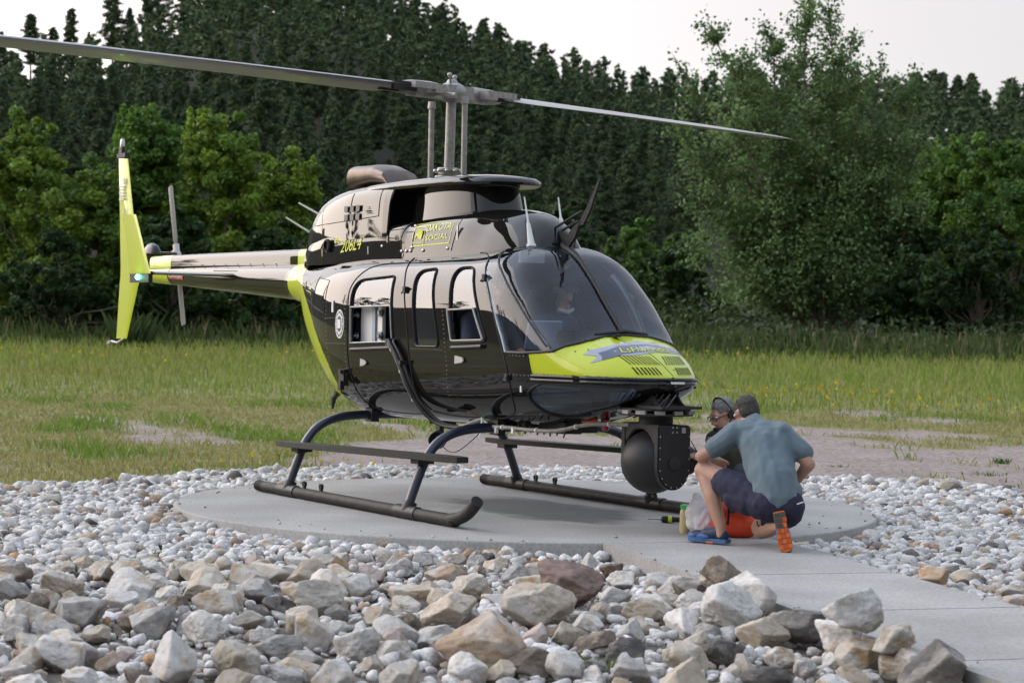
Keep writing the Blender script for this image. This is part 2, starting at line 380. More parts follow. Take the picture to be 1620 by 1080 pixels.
for s in (-1, 1):
    sm_ = (fy*s > 0)
    for nm, P in (('rear_window', rear_win), ('mid_window', mid_win), ('door_window', front_win)):
        gm_ = inpoly(fx, fz, P) & sm_
        if s < 0 and nm != 'mid_window': gm_ = gm_ & (fz > 1.61)      # the lower panes are slid open
        w = patch(nm, gm_, MT['glass'], off=-.006)
        seam('window_frame', P, .013, MT['satin'], s, .002, True, w, False, .6)
    patch('windshield', ws & ~post & sm_, MT['wsglass'], off=-.002)
    c = patch('chin_window', chin & sm_, MT['chinglass'], off=-.004)
    b = MB(); b.tube(smoothpath([surf(x_, z_, s, .003) for x_, z_ in ((3.10, 1.062), (2.9, 1.066), (2.6, 1.068), (2.42, 1.066), (2.30, 1.03), (2.225, .98), (2.225, .90), (2.26, .83), (2.36, .815), (2.55, .845))], 4), .009, 6); b.build('chin_window_frame', MT['seam'], HELI)
patch('centre_post', post, MT['matte'], off=.008)
# windshield edge strip, door post and the base trim below the glass
for s in (-1, 1):
    seam('windshield_strip', [(1.57, 2.06), (1.70, 1.97), (1.83, 1.88), (1.97, 1.77), (2.11, 1.654), (2.32, 1.468), (2.46, 1.34)], .009, MT['matte'], s, .003, flat=.5)
    b = MB(); b.tube([surf(x, z, s, -.02) for x, z in resample([(1.60, 1.90), (1.79, 1.65), (1.95, 1.40), (2.0, 1.29)], .03)], .022, 8); b.build('door_post', MT['panelgrey'], HELI)
def hoodline(s):
    out = []
    for y in np.linspace(.0, .60, 26):
        z = np.interp(y, [0, .2, .35, .5, .58, .6], [1.43, 1.42, 1.385, 1.345, 1.30, 1.29])
        xs = np.linspace(1.9, 3.2, 260); k = np.where(hw(xs, np.full_like(xs, z)) > y)[0]
        out.append((xs[k[-1]] if len(k) else 2.3, s*y, z+.003))
    return out
b = MB(); P = hoodline(-1)[::-1]+hoodline(1)[1:]; P = [(2.02, -.657, 1.287), (2.14, -.65, 1.287), (2.24, -.637, 1.288)]+P[1:-1]+[(2.24, .637, 1.288), (2.14, .65, 1.287), (2.02, .657, 1.287)]
P = smoothpath(P, 2); b.tube(P, .012, 8); b.build('windshield_base_trim', MT['matte'], HELI)
# nose lip: dark ledge between hood and chin
b = MB(); L = []
for x in np.concatenate([np.linspace(2.33, 3.1, 24), 3.1+(XN-3.1)*np.sin(np.linspace(0, np.pi/2, 14))[1:]]): L.append((x, float(fW(x))+.004))
P = [(x, -y, 1.105) for x, y in L]+[(x, y, 1.105) for x, y in L[::-1][1:]]
for dz, r_ in ((.018, .012), (-.012, .014)): b.tube([(p[0], p[1], p[2]+dz) for p in P], r_, 8)
b.build('nose_lip', MT['black'], HELI)
# door seams, rivets
mb = MB()
seam('', [(-.56, 1.02), (-.575, 1.30), (-.575, 1.62), (-.576, 1.755), (-.50, 1.87), (-.34, 1.96), (-.04, 1.985), (.26, 1.99)], .005, mb=mb)
seam('', [(-.56, 1.02), (-.50, .82), (-.3, .745), (.3, .74), (.63, .79)], .004, mb=mb)
seam('', [(.22, 2.03), (.30, 1.93), (.385, 1.80), (.472, 1.546), (.543, 1.187), (.584, .932), (.643, .79)], .006, mb=mb)
mb.build('rear_door_seam', MT['seam'], HELI)
mb = MB()
seam('', [(.25, 2.03), (.6, 2.045), (1.0, 2.055), (1.32, 2.05), (1.50, 2.0), (1.56, 1.93), (1.755, 1.701), (1.97, 1.30), (2.035, 1.12), (2.02, .98), (1.90, .84), (1.6, .77), (1.0, .755), (.643, .78)], .006, mb=mb)
mb.build('front_door_seam', MT['seam'], HELI)
def rivets(name, lines, d=.035, r_=.0045, m='greymetal', s=-1):
    V = []; F = []
    for L in lines:
        for x, z in resample(L, d):
            p = surf(x, z, s, .0); q = surf(x, z, s, 1.0)-p; q /= np.linalg.norm(q)
            a = np.cross(q, (0, 0, 1)); a /= np.linalg.norm(a); c = np.cross(q, a); k = len(V)
            for t in range(5): V.append(p+q*.0005+r_*(math.cos(t*1.2566)*a+math.sin(t*1.2566)*c))
            V.append(p+q*.0025); F += [(k+t, k+(t+1) % 5, k+5) for t in range(5)]
    o = mesh_np(name, V, F, MT[m], HELI); o['kind'] = 'stuff'; return o
rivets('body_rivets', [[(.98, 1.98), (1.0, 1.85), (1.09, 1.45), (1.14, 1.15), (1.06, .85)], [(.52, 1.285), (1.06, 1.285)], [(-.62, 1.0), (-.64, 1.9)], [(-1.05, 1.0), (-1.1, 1.95)], [(-.9, 1.93), (-.62, 1.97)],
    [(-2.0, 1.95), (-1.1, 1.99)], [(2.06, 1.265), (2.28, 1.265)], [(2.06, 1.12), (2.33, 1.12)], [(-.45, 1.94), (.2, 1.95)], [(-1.1, 1.52), (-.64, 1.52)], [(-1.1, 1.30), (-.64, 1.30)], [(.62, .80), (.98, .79)], [(-2.2, 1.98), (-2.3, 1.6)], [(-2.55, 2.0), (-2.55, 1.72)]])
b = MB()
for P in ([(-1.5, 1.62), (-1.12, 1.56), (-1.1, 1.85), (-1.45, 1.88), (-1.5, 1.62)], [(-1.9, 1.85), (-1.85, 1.70), (-1.12, 1.56)]): seam('', P, .003, mb=b, sm=False)
b.build('access_panel_seam', MT['seam'], HELI)
# door handles: pale tapered levers
for x, z, w in ((-.25, 1.148, .10), (1.36, 1.212, .13)):
    for s in (-1, 1):
        b = MB(); p = surf(x, z, s, .008)
        b.extrude([(-w/2, -.03), (w/2-.02, -.018), (w/2, 0), (w/2-.02, .022), (-w/2, .034)], 0, .012, lambda u, v, t: (p[0]+u, p[1]+s*t, p[2]+v)); b.build('door_handle', MT['cream'], HELI)
# sliding panes' frames
for P, nm in (([(-.50, 1.615), (.22, 1.63), (.265, 1.335), (-.49, 1.31)], 'slider_frame'), ([(1.15, 1.60), (1.54, 1.615), (1.70, 1.375), (1.225, 1.36)], 'slider_frame')):
    seam(nm, P, .011, MT['cream'] if P[0][0] > 0 else MT['greymetal'], -1, .010, True, HELI, False, .7)
    b = MB(); lo = [(P[3][0]+.02, P[3][1]-.055), (P[2][0], P[2][1]-.05)]
    b.tube([surf(x, z, -1, .015) for x, z in resample(lo, .05)], .018, 8); b.build('window_ledge', MT['satin'], HELI)
# hinges, vents and small fittings on the right side
b = MB()
for x, z in ((.435, 1.76), (1.63, 1.85), (2.03, 1.10), (-.62, 1.03)):
    p = surf(x, z, -1, .012); b.box(p, (.035, .03, .05)); b.tube([p+(-.05, -.005, -.03), p+(.03, -.012, .02)], .007, 6)
b.build_split('door_hinge', MT['matte'], HELI, 2)
b = MB(); p = surf(-.66, 1.02, -1, .03); b.box(p, (.09, .05, .14)); b.box(p+(0.01, -.03, -.07), (.05, .04, .08)); b.box(p+(.01, -.02, .05), (.04, .06, .03)); b.build('lever_fitting', MT['matte'], HELI)
b = MB(); p = surf(2.17, 1.02, -1, .004); b.box(p, (.018, .01, .05)); p = surf(-.9, 1.62, -1, .004); b.box(p, (.03, .01, .10)); b.build_split('small_placard', MT['decal_white'], HELI)
b = MB(); p = surf(-1.32, .86, -1, .02); b.tube([p, p+(-.03, -.02, -.05), p+(-.05, -.02, -.14)], [.03, .025, .01], 8); b.build('drain_fitting', MT['matte'], HELI)
# round eagle style emblem: plain ringed badge
b = MB(); c0 = (-.74, 1.47)
def badge(rad, off, mi, n=28, c0=c0):
    b.add([surf(c0[0], c0[1], -1, off)]+[surf(c0[0]+rad*.78*math.cos(t), c0[1]+rad*math.sin(t), -1, off) for t in np.arange(n)*2*np.pi/n], [(0, 1+i, 1+(i+1) % n) for i in range(n)], mi)
badge(.125, .002, 0); badge(.112, .003, 1); badge(.09, .004, 0); badge(.07, .005, 1)
for k in range(10):
    t = k*.628; p = surf(c0[0]+.101*.78*math.cos(t), c0[1]+.101*math.sin(t), -1, .005); b.box(p, (.012, .004, .012), mi=0)
b.box(surf(c0[0], c0[1], -1, .006), (.06, .004, .075), mi=0)
b.build('round_emblem', [MT['decal_white'], MT['decal_dark']], HELI)

# ------------------------------------------------------------------ lettering
def text_mesh(txt, size, shear=0.):
    cu = bpy.data.curves.new('t', 'FONT'); cu.body = txt; cu.size = size; cu.shear = shear; cu.resolution_u = 3
    o = bpy.data.objects.new('t', cu); COL.objects.link(o); me = o.to_mesh()
    V = np.array([v.co[:] for v in me.vertices]).reshape(-1, 3); F = [list(p.vertices) for p in me.polygons]
    bm = bmesh.new(); bm.from_mesh(me); bmesh.ops.triangulate(bm, faces=bm.faces[:])
    for _ in range(3):
        le_ = [e for e in bm.edges if e.calc_length() > .022]
        if not le_: break
        bmesh.ops.subdivide_edges(bm, edges=le_, cuts=1); bmesh.ops.triangulate(bm, faces=[f for f in bm.faces if len(f.verts) > 3])
    bm.verts.index_update(); V = np.array([v.co[:] for v in bm.verts]).reshape(-1, 3); F = [[v.index for v in f.verts] for f in bm.faces]; bm.free()
    o.to_mesh_clear(); bpy.data.objects.remove(o); bpy.data.curves.remove(cu); return V, F
def text_on(name, txt, size, f, m, parent=HELI, width=None, shear=0., mb=None, mi=0, bold=0.):
    V, F = text_mesh(txt, size, shear); w = V[:, 0].max()-V[:, 0].min(); V[:, 0] -= V[:, 0].min()
    if width: V[:, 0] *= width/w
    Q = [f(u, v) for u, v, _ in V]
    if mb: mb.add(Q, F, mi); return
    return mesh_np(name, Q, F, m, parent, smooth=False)

# ------------------------------------------------------------------ cowlings
def loft(name, secs, m, parent=HELI, n=44, cap=(True, True), cusp=None, mi=None, off=0):
    """secs: (x, zb, zt, halfwidth, n_exponent, top_inset) -> arch shaped cowl standing on zb"""
    V = []; F = []
    for x, zb, zt, w, e, ins in secs:
        t = np.linspace(0, np.pi, n); c, s = np.cos(t), np.sin(t)
        z = zb+(zt-zb)*np.abs(s)**(2/e); y = -w*np.sign(c)*np.abs(c)**(2/e)*(1-ins*(z-zb)/(zt-zb+1e-9))
        V.append(np.stack([np.full(n, x), y, z], -1))
    k = len(secs); V = np.concatenate(V)
    F = [(i*n+j, i*n+j+1, (i+1)*n+j+1, (i+1)*n+j) for i in range(k-1) for j in range(n-1)]
    if cap[0]: F.append(tuple(range(n)))
    if cap[1]: F.append(tuple(range((k-1)*n, k*n))[::-1])
    b = MB(); b.add(V, F); return b.build(name, m, parent, autosmooth=35)
def densify(K, n=10):
    K = np.array(K, float); out = [pchip(K[:, 0], K[:, c]) for c in range(1, K.shape[1])]
    xs = np.concatenate([np.linspace(K[i, 0], K[i+1, 0], n, endpoint=False) for i in range(len(K)-1)]+[[K[-1, 0]]])
    return [(x, *[float(f(x)) for f in out]) for x in xs]
# engine deck and forward fairing (carries the lettering)
DK = [(-2.42, 2.0, 2.16, .16, 2.6, .0), (-2.2, 2.0, 2.26, .26, 3, .0), (-1.9, 2.0, 2.31, .33, 4.4, .0), (-1.4, 2.0, 2.33, .39, 7, .0), (-.6, 2.0, 2.335, .43, 9, .0), (-.05, 2.0, 2.34, .445, 8, .0),
      (.05, 2.0, 2.36, .45, 5.0, .05), (.4, 2.0, 2.40, .45, 4.6, .07), (.9, 2.0, 2.42, .44, 3.8, .12), (1.2, 2.0, 2.415, .42, 2.8, .22), (1.4, 2.0, 2.39, .385, 2.6, .24), (1.55, 2.0, 2.34, .34, 2.5, .25), (1.68, 2.0, 2.26, .28, 2.3, .25), (1.76, 2.0, 2.17, .20, 2.2, .2), (1.79, 2.0, 2.09, .1, 2.0, .2)]
loft('transmission_fairing', densify(DK, 6), MT['black'])
def deck_y(x, z):
    K = np.array(DK); f = lambda c: float(np.interp(x, K[:, 0], K[:, c])); zb, zt, w, e, ins = [f(c) for c in range(1, 6)]
    q = np.clip((z-zb)/(zt-zb), 0, .995); return -(w*(1-q**e)**(1/e)*(1-ins*q))-.004
EC = [(-2.40, 2.10, 2.24, .08, 2.0, 0), (-2.36, 2.10, 2.36, .14, 2.2, 0), (-2.28, 2.12, 2.46, .20, 2.4, 0), (-2.1, 2.15, 2.545, .27, 2.6, 0), (-1.8, 2.18, 2.62, .335, 3.8, .02), (-1.4, 2.2, 2.67, .385, 5, .02), (-1.0, 2.21, 2.69, .42, 6, .02), (-.6, 2.22, 2.70, .44, 6, .02), (-.34, 2.22, 2.70, .455, 5.5, .03)]
loft('engine_cowl', densify(EC, 7), MT['black'], cap=(True, False))
# forward facing intake mouth of the engine cowl: slanted lip and a dark throat
b = MB(); n = 44; t = np.linspace(0, np.pi, n); c, s = np.cos(t), np.sin(t)
def arch(x, zb, zt, w, e, ins, slant=0):
    z = zb+(zt-zb)*np.abs(s)**(2/e); y = -w*np.sign(c)*np.abs(c)**(2/e)*(1-ins*(z-zb)/(zt-zb)); return np.stack([x+slant*(z-zb), y, z], -1)
A = [arch(-.34, 2.22, 2.70, .455, 5.5, .03), arch(-.27, 2.22, 2.70, .452, 5.5, .03, .10), arch(-.26, 2.235, 2.685, .44, 5.5, .03, .10), arch(-.34, 2.245, 2.67, .425, 5.5, .03, .08), arch(-.62, 2.26, 2.64, .38, 4, .06)]
V = np.concatenate(A); F = [(i*n+j, i*n+j+1, (i+1)*n+j+1, (i+1)*n+j) for i in range(4) for j in range(n-1)]+[tuple(range(4*n, 5*n))[::-1]]
I = [0]*(2*(n-1))+[1]*(2*(n-1)+1)
for f_, i_ in zip(F, I): b.F.append(list(f_)); b.I.append(i_)
b.V.append(V); b.n = len(V); b.build('intake_mouth', [MT['black'], MT['wallofdark']], HELI)
# roof plate over the pylon
def plate(t, z0, z1):
    out = []
    xs = [-.9, -.6, -.3, 0, .3, .6, .8, .95, 1.05, 1.12, 1.15]; ws_ = [.36, .40, .415, .42, .42, .405, .375, .32, .25, .15, .0]
    return [(x, -w) for x, w in zip(xs, ws_)]+[(x, w) for x, w in list(zip(xs, ws_))[::-1][1:]]
O = smoothpath(plate(0, 0, 0), 4); b = MB(); c0 = O.mean(0)
L = []
for k, (sc, z) in enumerate(((.90, 2.605), (.98, 2.618), (1.0, 2.638), (.985, 2.660), (.93, 2.680), (.70, 2.705), (.3, 2.715))): L.append(np.stack([c0[0]+(O[:, 0]-c0[0])*sc, O[:, 1]*sc, np.full(len(O), z)], -1))
n = len(O); b.add(np.concatenate(L), [(i*n+j, i*n+(j+1) % n, (i+1)*n+(j+1) % n, (i+1)*n+j) for i in range(len(L)-1) for j in range(n)]+[tuple(range(n))[::-1], tuple(range((len(L)-1)*n, len(L)*n))])
b.build('cowl_roof_plate', MT['black'], HELI)
b = MB(); t = np.arange(64)*2*np.pi/64; L = []
for z in np.linspace(2.30, 2.62, 9):
    q = (z-2.3)/.32; xc = .33-.03*q; a_ = .66-.07*q; w_ = .335-.035*q
    x = xc+a_*np.sign(np.cos(t))*np.abs(np.cos(t))**(.85); y = w_*np.sign(np.sin(t))*np.abs(np.sin(t))**(.72); L.append(np.stack([x, y, np.full(64, z)], -1))
b.add(np.concatenate(L), [(i*64+j, i*64+(j+1) % 64, (i+1)*64+(j+1) % 64, (i+1)*64+j) for i in range(8) for j in range(64)]); b.build('pylon_fairing', MT['black'], HELI)
# engine cowl side grille: recessed slots
for k in range(3):
    x = -1.13+k*.13; b = MB()
    for dz in (.0, .075):
        V = [(x+.005, -.414-.010*k, 2.38+dz), (x+.085, -.422-.010*k, 2.38+dz), (x+.085, -.420-.010*k, 2.435+dz), (x+.005, -.412-.010*k, 2.435+dz)]
        b.add(V, [(0, 1, 2, 3)])
    b.build('intake_screen', MT['screen'], HELI)
b = MB()
for P in ([(-1.9, 2.36), (-1.0, 2.38), (-.42, 2.40)], [(-1.72, 2.60), (-1.66, 2.25)], [(-1.0, 2.38), (-.99, 2.62)], [(-.42, 2.4), (-.42, 2.66)]):
    Q = resample(P, .03); pts = []
    for x, z in Q:
        K = np.array(EC); g = lambda c_: float(np.interp(x, K[:, 0], K[:, c_])); q = np.clip((z-g(1))/(g(2)-g(1)), 0, .97); pts.append((x, -(g(3)*(1-q**g(4))**(1/g(4))*(1-g(5)*q))-.001, z))
    b.tube(pts, .004, 5)
b.build('cowl_seam', MT['seam'], HELI)
b = MB(); D = lambda L, r_=.003: b.tube([(x, deck_y(x, z)+.002, z) for x, z in resample(L, .02)], r_, 5)
D([(.83, 2.37), (.82, 2.2), (.80, 2.08)], .004); D([(.03, 2.33), (-.02, 2.2), (-.02, 2.08)], .004); D([(.03, 2.25), (.17, 2.25), (.17, 2.1)]); D([(-.5, 2.26), (0, 2.28)]); D([(1.45, 2.36), (1.56, 2.25), (1.66, 2.12)], .004)
b.build('fairing_seam', MT['seam'], HELI)
b = MB()
for x, z in ((-.36, 2.14), (.0, 2.09), (.08, 2.09), (.15, 2.09), (.17, 2.12), (.14, 2.30), (.36, 2.09), (.74, 2.10)): b.ball((x, deck_y(x, z), z), (.018, .01, .014), n=5)
b.box((.86, deck_y(.86, 2.22)-.004, 2.22), (.018, .012, .13)); b.box((-.26, deck_y(-.26, 2.22), 2.2), (.01, .01, .06)); b.box((-.62, deck_y(-.62, 2.12), 2.11), (.01, .01, .07)); b.box((-1.62, deck_y(-1.6, 2.12), 2.11), (.01, .01, .07))
b.build_split('cowl_latch', MT['steel'], HELI)
b = MB(); b.lathe([(.055, 0), (.055, .02), (.04, .02), (.04, -.05)], (-1.46, -.40, 2.17), (0, -1, 0), 20); b.build('vent_port', MT['wallofdark'], HELI)
b = MB(); b.lathe([(.06, 0), (.06, .018), (.045, .018), (.045, 0)], (-1.455, -.397, 2.17), (0, -1, 0), 20); b.build('vent_ring', MT['satin'], HELI)
text_on('type_lettering', '206L4', .16, lambda u, v: (-1.20+u, deck_y(-1.20+u, 2.10+v+u*.06)-.003, 2.10+v+u*.06), MT['decal_yellow'], width=.46, shear=.5)
text_on('type_lettering', 'Bell', .09, lambda u, v: (-1.33+u, deck_y(-1.33+u, 2.19+v)-.003, 2.19+v), MT['decal_yellow'], width=.18, shear=.4)
text_on('logo_lettering', 'DAKOTA', .085, lambda u, v: (.37+u, deck_y(.37+u, 2.245+v+u*.04)-.003, 2.245+v+u*.04), MT['decal_yellow'], width=.36)
text_on('logo_lettering', 'SOCIAL', .062, lambda u, v: (.38+u, deck_y(.38+u, 2.17+v+u*.04)-.003, 2.17+v+u*.04), MT['decal_yellow'], width=.34)
text_on('logo_lettering', 'HELICOPTERS', .03, lambda u, v: (.175+u, deck_y(.175+u, 2.145+v)-.003, 2.145+v), MT['decal_yellow'], width=.16)
b = MB()
def bar(P, w):
    Q = resample(P, .04); 
    b.add([(x, deck_y(x, z)-.003, z-w/2) for x, z in Q]+[(x, deck_y(x, z+w)-.003, z+w/2) for x, z in Q], [(i, i+1, len(Q)+i+1, len(Q)+i) for i in range(len(Q)-1)])
bar([(.155, 2.125), (.75, 2.145)], .008); bar([(.165, 2.31), (.75, 2.335)], .005); bar([(.16, 2.285), (.345, 2.29)], .008)
for x in (.158, .345, .75):
    z0, z1 = (2.125, 2.31) if x < .7 else (2.145, 2.335); Q = np.linspace(z0, z1, 6)
    b.add([(x, deck_y(x, z)-.003, z) for z in Q]+[(x+.006, deck_y(x, z)-.003, z) for z in Q], [(i, i+1, 7+i, 6+i) for i in range(5)])
b.add([(.19+u*.14, deck_y(.25, 2.22)-.004-.004*abs(v-.5), 2.185+v*.09) for u, v in ((0, 0), (.12, .1), (.2, .3), (.38, .3), (.5, .08), (.8, .0), (.95, .3), (1, .7), (.85, .95), (.5, .9), (.42, .62), (.15, .5))], [tuple(range(12))])
b.build('logo_box', MT['decal_yellow'], HELI, smooth=False)

# exhaust stack on the engine cowl
b = MB(); S = []
for (cx, cz, a_, h_, tilt) in ((-.72, 2.66, .17, .05, 1.15), (-.86, 2.76, .18, .085, .45), (-1.1, 2.805, .18, .095, .05), (-1.34, 2.80, .185, .10, -.08), (-1.50, 2.79, .20, .115, -.12)):
    t = np.arange(32)*2*np.pi/32; y = a_*np.sign(np.cos(t))*np.abs(np.cos(t))**.6; z = h_*np.sign(np.sin(t))*np.abs(np.sin(t))**.7
    S.append(np.stack([cx-np.sin(tilt)*z+0*t, y, cz+z*np.cos(tilt)], -1))
I_ = [S[-1]*np.array([1, .93, 1])+np.array([.005, 0, .0]), S[-2]*np.array([1, .8, 1])]
S2 = S+I_; b.add(np.concatenate(S2), [(i*32+j, i*32+(j+1) % 32, (i+1)*32+(j+1) % 32, (i+1)*32+j) for i in range(len(S2)-1) for j in range(32)]+[tuple(range(32*(len(S2)-1), 32*len(S2)))])
b.build('exhaust_stack', MT['exhaust'], HELI)

# ------------------------------------------------------------------ tail
b = MB(); t = np.arange(36)*2*np.pi/36
def boom_r(x): return np.interp(x, [-6.45, -2.7], [.088, .182])
def boom_z(x): return np.interp(x, [-6.45, -2.7], [1.965, 1.862])
xs = np.linspace(-6.45, -2.7, 30); V = np.concatenate([np.stack([np.full(36, x), boom_r(x)*np.cos(t), boom_z(x)+boom_r(x)*np.sin(t)], -1) for x in xs])
BF = [(i*36+j, i*36+(j+1) % 36, (i+1)*36+(j+1) % 36, (i+1)*36+j) for i in range(29) for j in range(36)]
b.add(V, BF+[tuple(range(36))[::-1]]); b.build('tail_boom', MT['black'], HELI)
def boxcover(name, x0, x1, w, m, grow=0.):
    b = MB(); V = []
    prof = [(-w, 0), (-w*1.0, .10), (-w*.86, .145), (-w*.5, .165), (w*.5, .165), (w*.86, .145), (w, .10), (w, 0)]
    for x in (x0, x1):
        zb = boom_z(x)+boom_r(x)*.72
        for y, z in prof: V.append((x, y*(1+grow), zb+z*np.interp(x, [-6.45, -2.3], [.86, 1.12])*(1+grow*.3)))
    b.add(V, [(i, (i+1) % 8, 8+(i+1) % 8, 8+i) for i in range(8)]+[tuple(range(8))[::-1], tuple(range(8, 16))]); return b.build(name, m, HELI, autosmooth=50)
boxcover('driveshaft_cover', -5.85, -2.72, .075, MT['black'])
boxcover('driveshaft_cover_end', -6.45, -5.85, .077, MT['yellow']); boxcover('driveshaft_cover_root', -2.72, -2.28, .077, MT['yellow'])
V = np.concatenate([np.stack([np.full(36, x), (boom_r(x)+.003)*np.cos(t), boom_z(x)+(boom_r(x)+.003)*np.sin(t)], -1) for x in np.linspace(-6.46, -5.88, 6)])
b = MB(); b.add(V, [(i*36+j, i*36+(j+1) % 36, (i+1)*36+(j+1) % 36, (i+1)*36+j) for i in range(5) for j in range(36)]); b.build('boom_end_band', MT['yellow'], HELI)
def boomp(x, a, off=.004): r_ = boom_r(x)+off; return (x, -r_*math.cos(a), boom_z(x)+r_*math.sin(a))
b = MB(); k = 8; A = np.linspace(-.35, .35, k)
b.add([boomp(-5.84, a) for a in A]+[boomp(-5.42, a) for a in A], [(i, i+1, k+i+1, k+i) for i in range(k-1)]); b.build('warning_placard', MT['decal_red'], HELI)
text_on('warning_lettering', 'DANGER', .06, lambda u, v: boomp(-5.82+u, (v-.022)/.11, .007), MT['decal_white'], width=.38)
b = MB()
for x in np.arange(-4.6, -4.0, .045): b.ball(boomp(x, .55, .0), .007, n=4); b.ball(boomp(x, -.1, 0), .007, n=4)
for x in np.arange(-5.6, -2.9, .3): b.ball((x, -.077, boom_z(x)+boom_r(x)*.72+.04), .006, n=4)
o = b.build('boom_rivets', MT['satin'], HELI); o['kind'] = 'stuff'
def foil(P, th):
    """P: plan outline (u along chord start/end pairs) -> lens section panel"""
    return P
def wing(name, stations, m, parent=HELI, nrm='y', sections=14):
    """stations: (spanpoint leading edge xyz, trailing edge xyz, thickness)"""
    b = MB(); V = []; n = sections
    for le, te, th in stations:
        le, te = np.array(le, float), np.array(te, float); u = np.linspace(0, 1, n)
        t_ = th*2.6*(.2969*np.sqrt(u)-.126*u-.3516*u**2+.2843*u**3-.1015*u**4)*2
        N = np.array([0, 1, 0.]) if nrm == 'y' else np.array([0, 0, 1.])
        P = le+(te-le)*u[:, None]; V.append(np.concatenate([P+N*t_[:, None]/2, (P-N*t_[:, None]/2)[::-1][1:-1]]))
    k = 2*n-2; b.add(np.concatenate(V), [(i*k+j, i*k+(j+1) % k, (i+1)*k+(j+1) % k, (i+1)*k+j) for i in range(len(stations)-1) for j in range(k)]+[tuple(range(k))[::-1], tuple(range((len(stations)-1)*k, len(stations)*k))])
    return b.build(name, m, parent, autosmooth=50)
fin = wing('vertical_fin', [((-7.20, -.06, 3.30), (-7.49, -.06, 3.32), .035), ((-7.02, -.06, 2.70), (-7.43, -.06, 2.70), .05), ((-6.74, -.06, 2.02), (-7.37, -.06, 2.02), .06), ((-6.78, -.06, 1.92), (-7.385, -.06, 1.92), .06), ((-7.14, -.06, 1.24), (-7.47, -.06, 1.235), .04)], MT['yellow'])
b = MB(); b.box((-7.36, -.06, 3.345), (.26, .05, .05)); b.box((-7.40, -.06, 3.40), (.10, .04, .09)); b.build('fin_cap', MT['matte'], HELI)
b = MB(); b.lathe([(.028, 0), (.03, .03), (.026, .09), (.012, .11)], (-7.38, -.06, 3.43), (0, 0, 1), 12); b.build('tail_light', MT['steel'], HELI)
b = MB(); b.tube(smoothpath([(-7.2, -.06, 1.25), (-7.42, -.06, 1.19), (-7.62, -.06, 1.20), (-7.74, -.06, 1.17)], 4), .014, 8); b.box((-7.66, -.06, 1.19), (.08, .04, .03)); b.build('tail_skid', MT['greymetal'], HELI)
b = MB()
for k in range(5): b.box((-7.30+.0*k, -.0905, 2.98-k*.035), (.16-.02*(k % 2), .004, .02))
b.box((-7.24, -.09, 3.04), (.05, .004, .07)); b.box((-7.22, -.093, 2.66), (.025, .004, .16)); b.build('fin_placard', MT['decal_dark'], HELI)
for s in (-1, 1):
    fl = wing('stabilizer_endplate', [((-4.56+.06*(s+1), s*1.0, 2.53-.05*(s+1)), (-4.92+.14*(s+1), s*1.0, 2.54-.05*(s+1)), .03), ((-4.17, s*.99, 1.93), (-4.72, s*.99, 1.93), .04)], MT['yellow'])
    b = MB(); b.box((-4.42, s*.99, 1.885), (.50, .045, .09), taper=1.0); b.build('endplate_tip', MT['satin'], HELI)
    b = MB(); b.ball((-4.44, s*1.02, 1.895), (.035, .02, .025), n=8); b.build('navigation_light', MT['green_lamp'] if s < 0 else MT['red_glass'], HELI)
wing('horizontal_stabilizer', [((-4.08, -.985, 1.935), (-4.62, -.985, 1.935), .075), ((-4.0, 0, 1.935), (-4.55, 0, 1.935), .075), ((-4.08, .985, 1.935), (-4.62, .985, 1.935), .075)], MT['black'], nrm='z')
b = MB(); b.ball((-6.58, 0, 2.19), (.17, .085, .13), n=12); b.tube([(-6.6, 0, 1.98), (-6.6, 0, 2.18)], .07, 14); b.tube([(-6.6, .05, 2.2), (-6.6, .30, 2.2)], .03, 12); b.build('tail_gearbox', MT['black'], HELI)
b = MB(); b.tube([(-6.45, 0, 1.98), (-7.0, -.05, 1.985)], [.085, .05], 20); b.build('boom_tail_cone', MT['black'], HELI)
TR = empty('tail_rotor', (-6.70, .33, 2.2), HELI); TR.rotation_euler = (0, R(-16), 0)
b = MB(); b.lathe([(.05, -.04), (.065, 0), (.05, .05), (.02, .07)], (0, 0, 0), (0, 1, 0), 18); b.box((0, .02, 0), (.07, .05, .26)); b.build('tail_rotor_hub', MT['steel'], TR)
for s in (-1, 1):
    b = MB(); V = []
    for rr, ch in ((.11, .05), (.2, .10), (.5, .11), (.8, .105), (.825, .08)):
        for u, w_ in ((-.5, 0), (-.25, .006), (.1, .009), (.5, 0), (.1, -.009), (-.25, -.006)): V.append((u*ch, .02+w_*1.4+u*ch*.12, s*rr))
    b.add(V, [(i*6+j, i*6+(j+1) % 6, (i+1)*6+(j+1) % 6, (i+1)*6+j) for i in range(4) for j in range(6)]+[(0, 1, 2, 3, 4, 5)[::-1], (24, 25, 26, 27, 28, 29)]); b.build('tail_rotor_blade', MT['tailblade'], TR)
for P in (([-2.10, -.12, 2.46], [-2.43, -.22, 2.60]), ([-2.34, -.10, 2.30], [-2.66, -.24, 2.47])):
    b = MB(); b.tube([P[0], P[1]], [.012, .008], 8); b.build('whip_antenna', MT['cream'], HELI)
b = MB(); b.box((-2.36, 0, 2.45), (.12, .05, .012)); b.build('antenna_plate', MT['cream'], HELI)

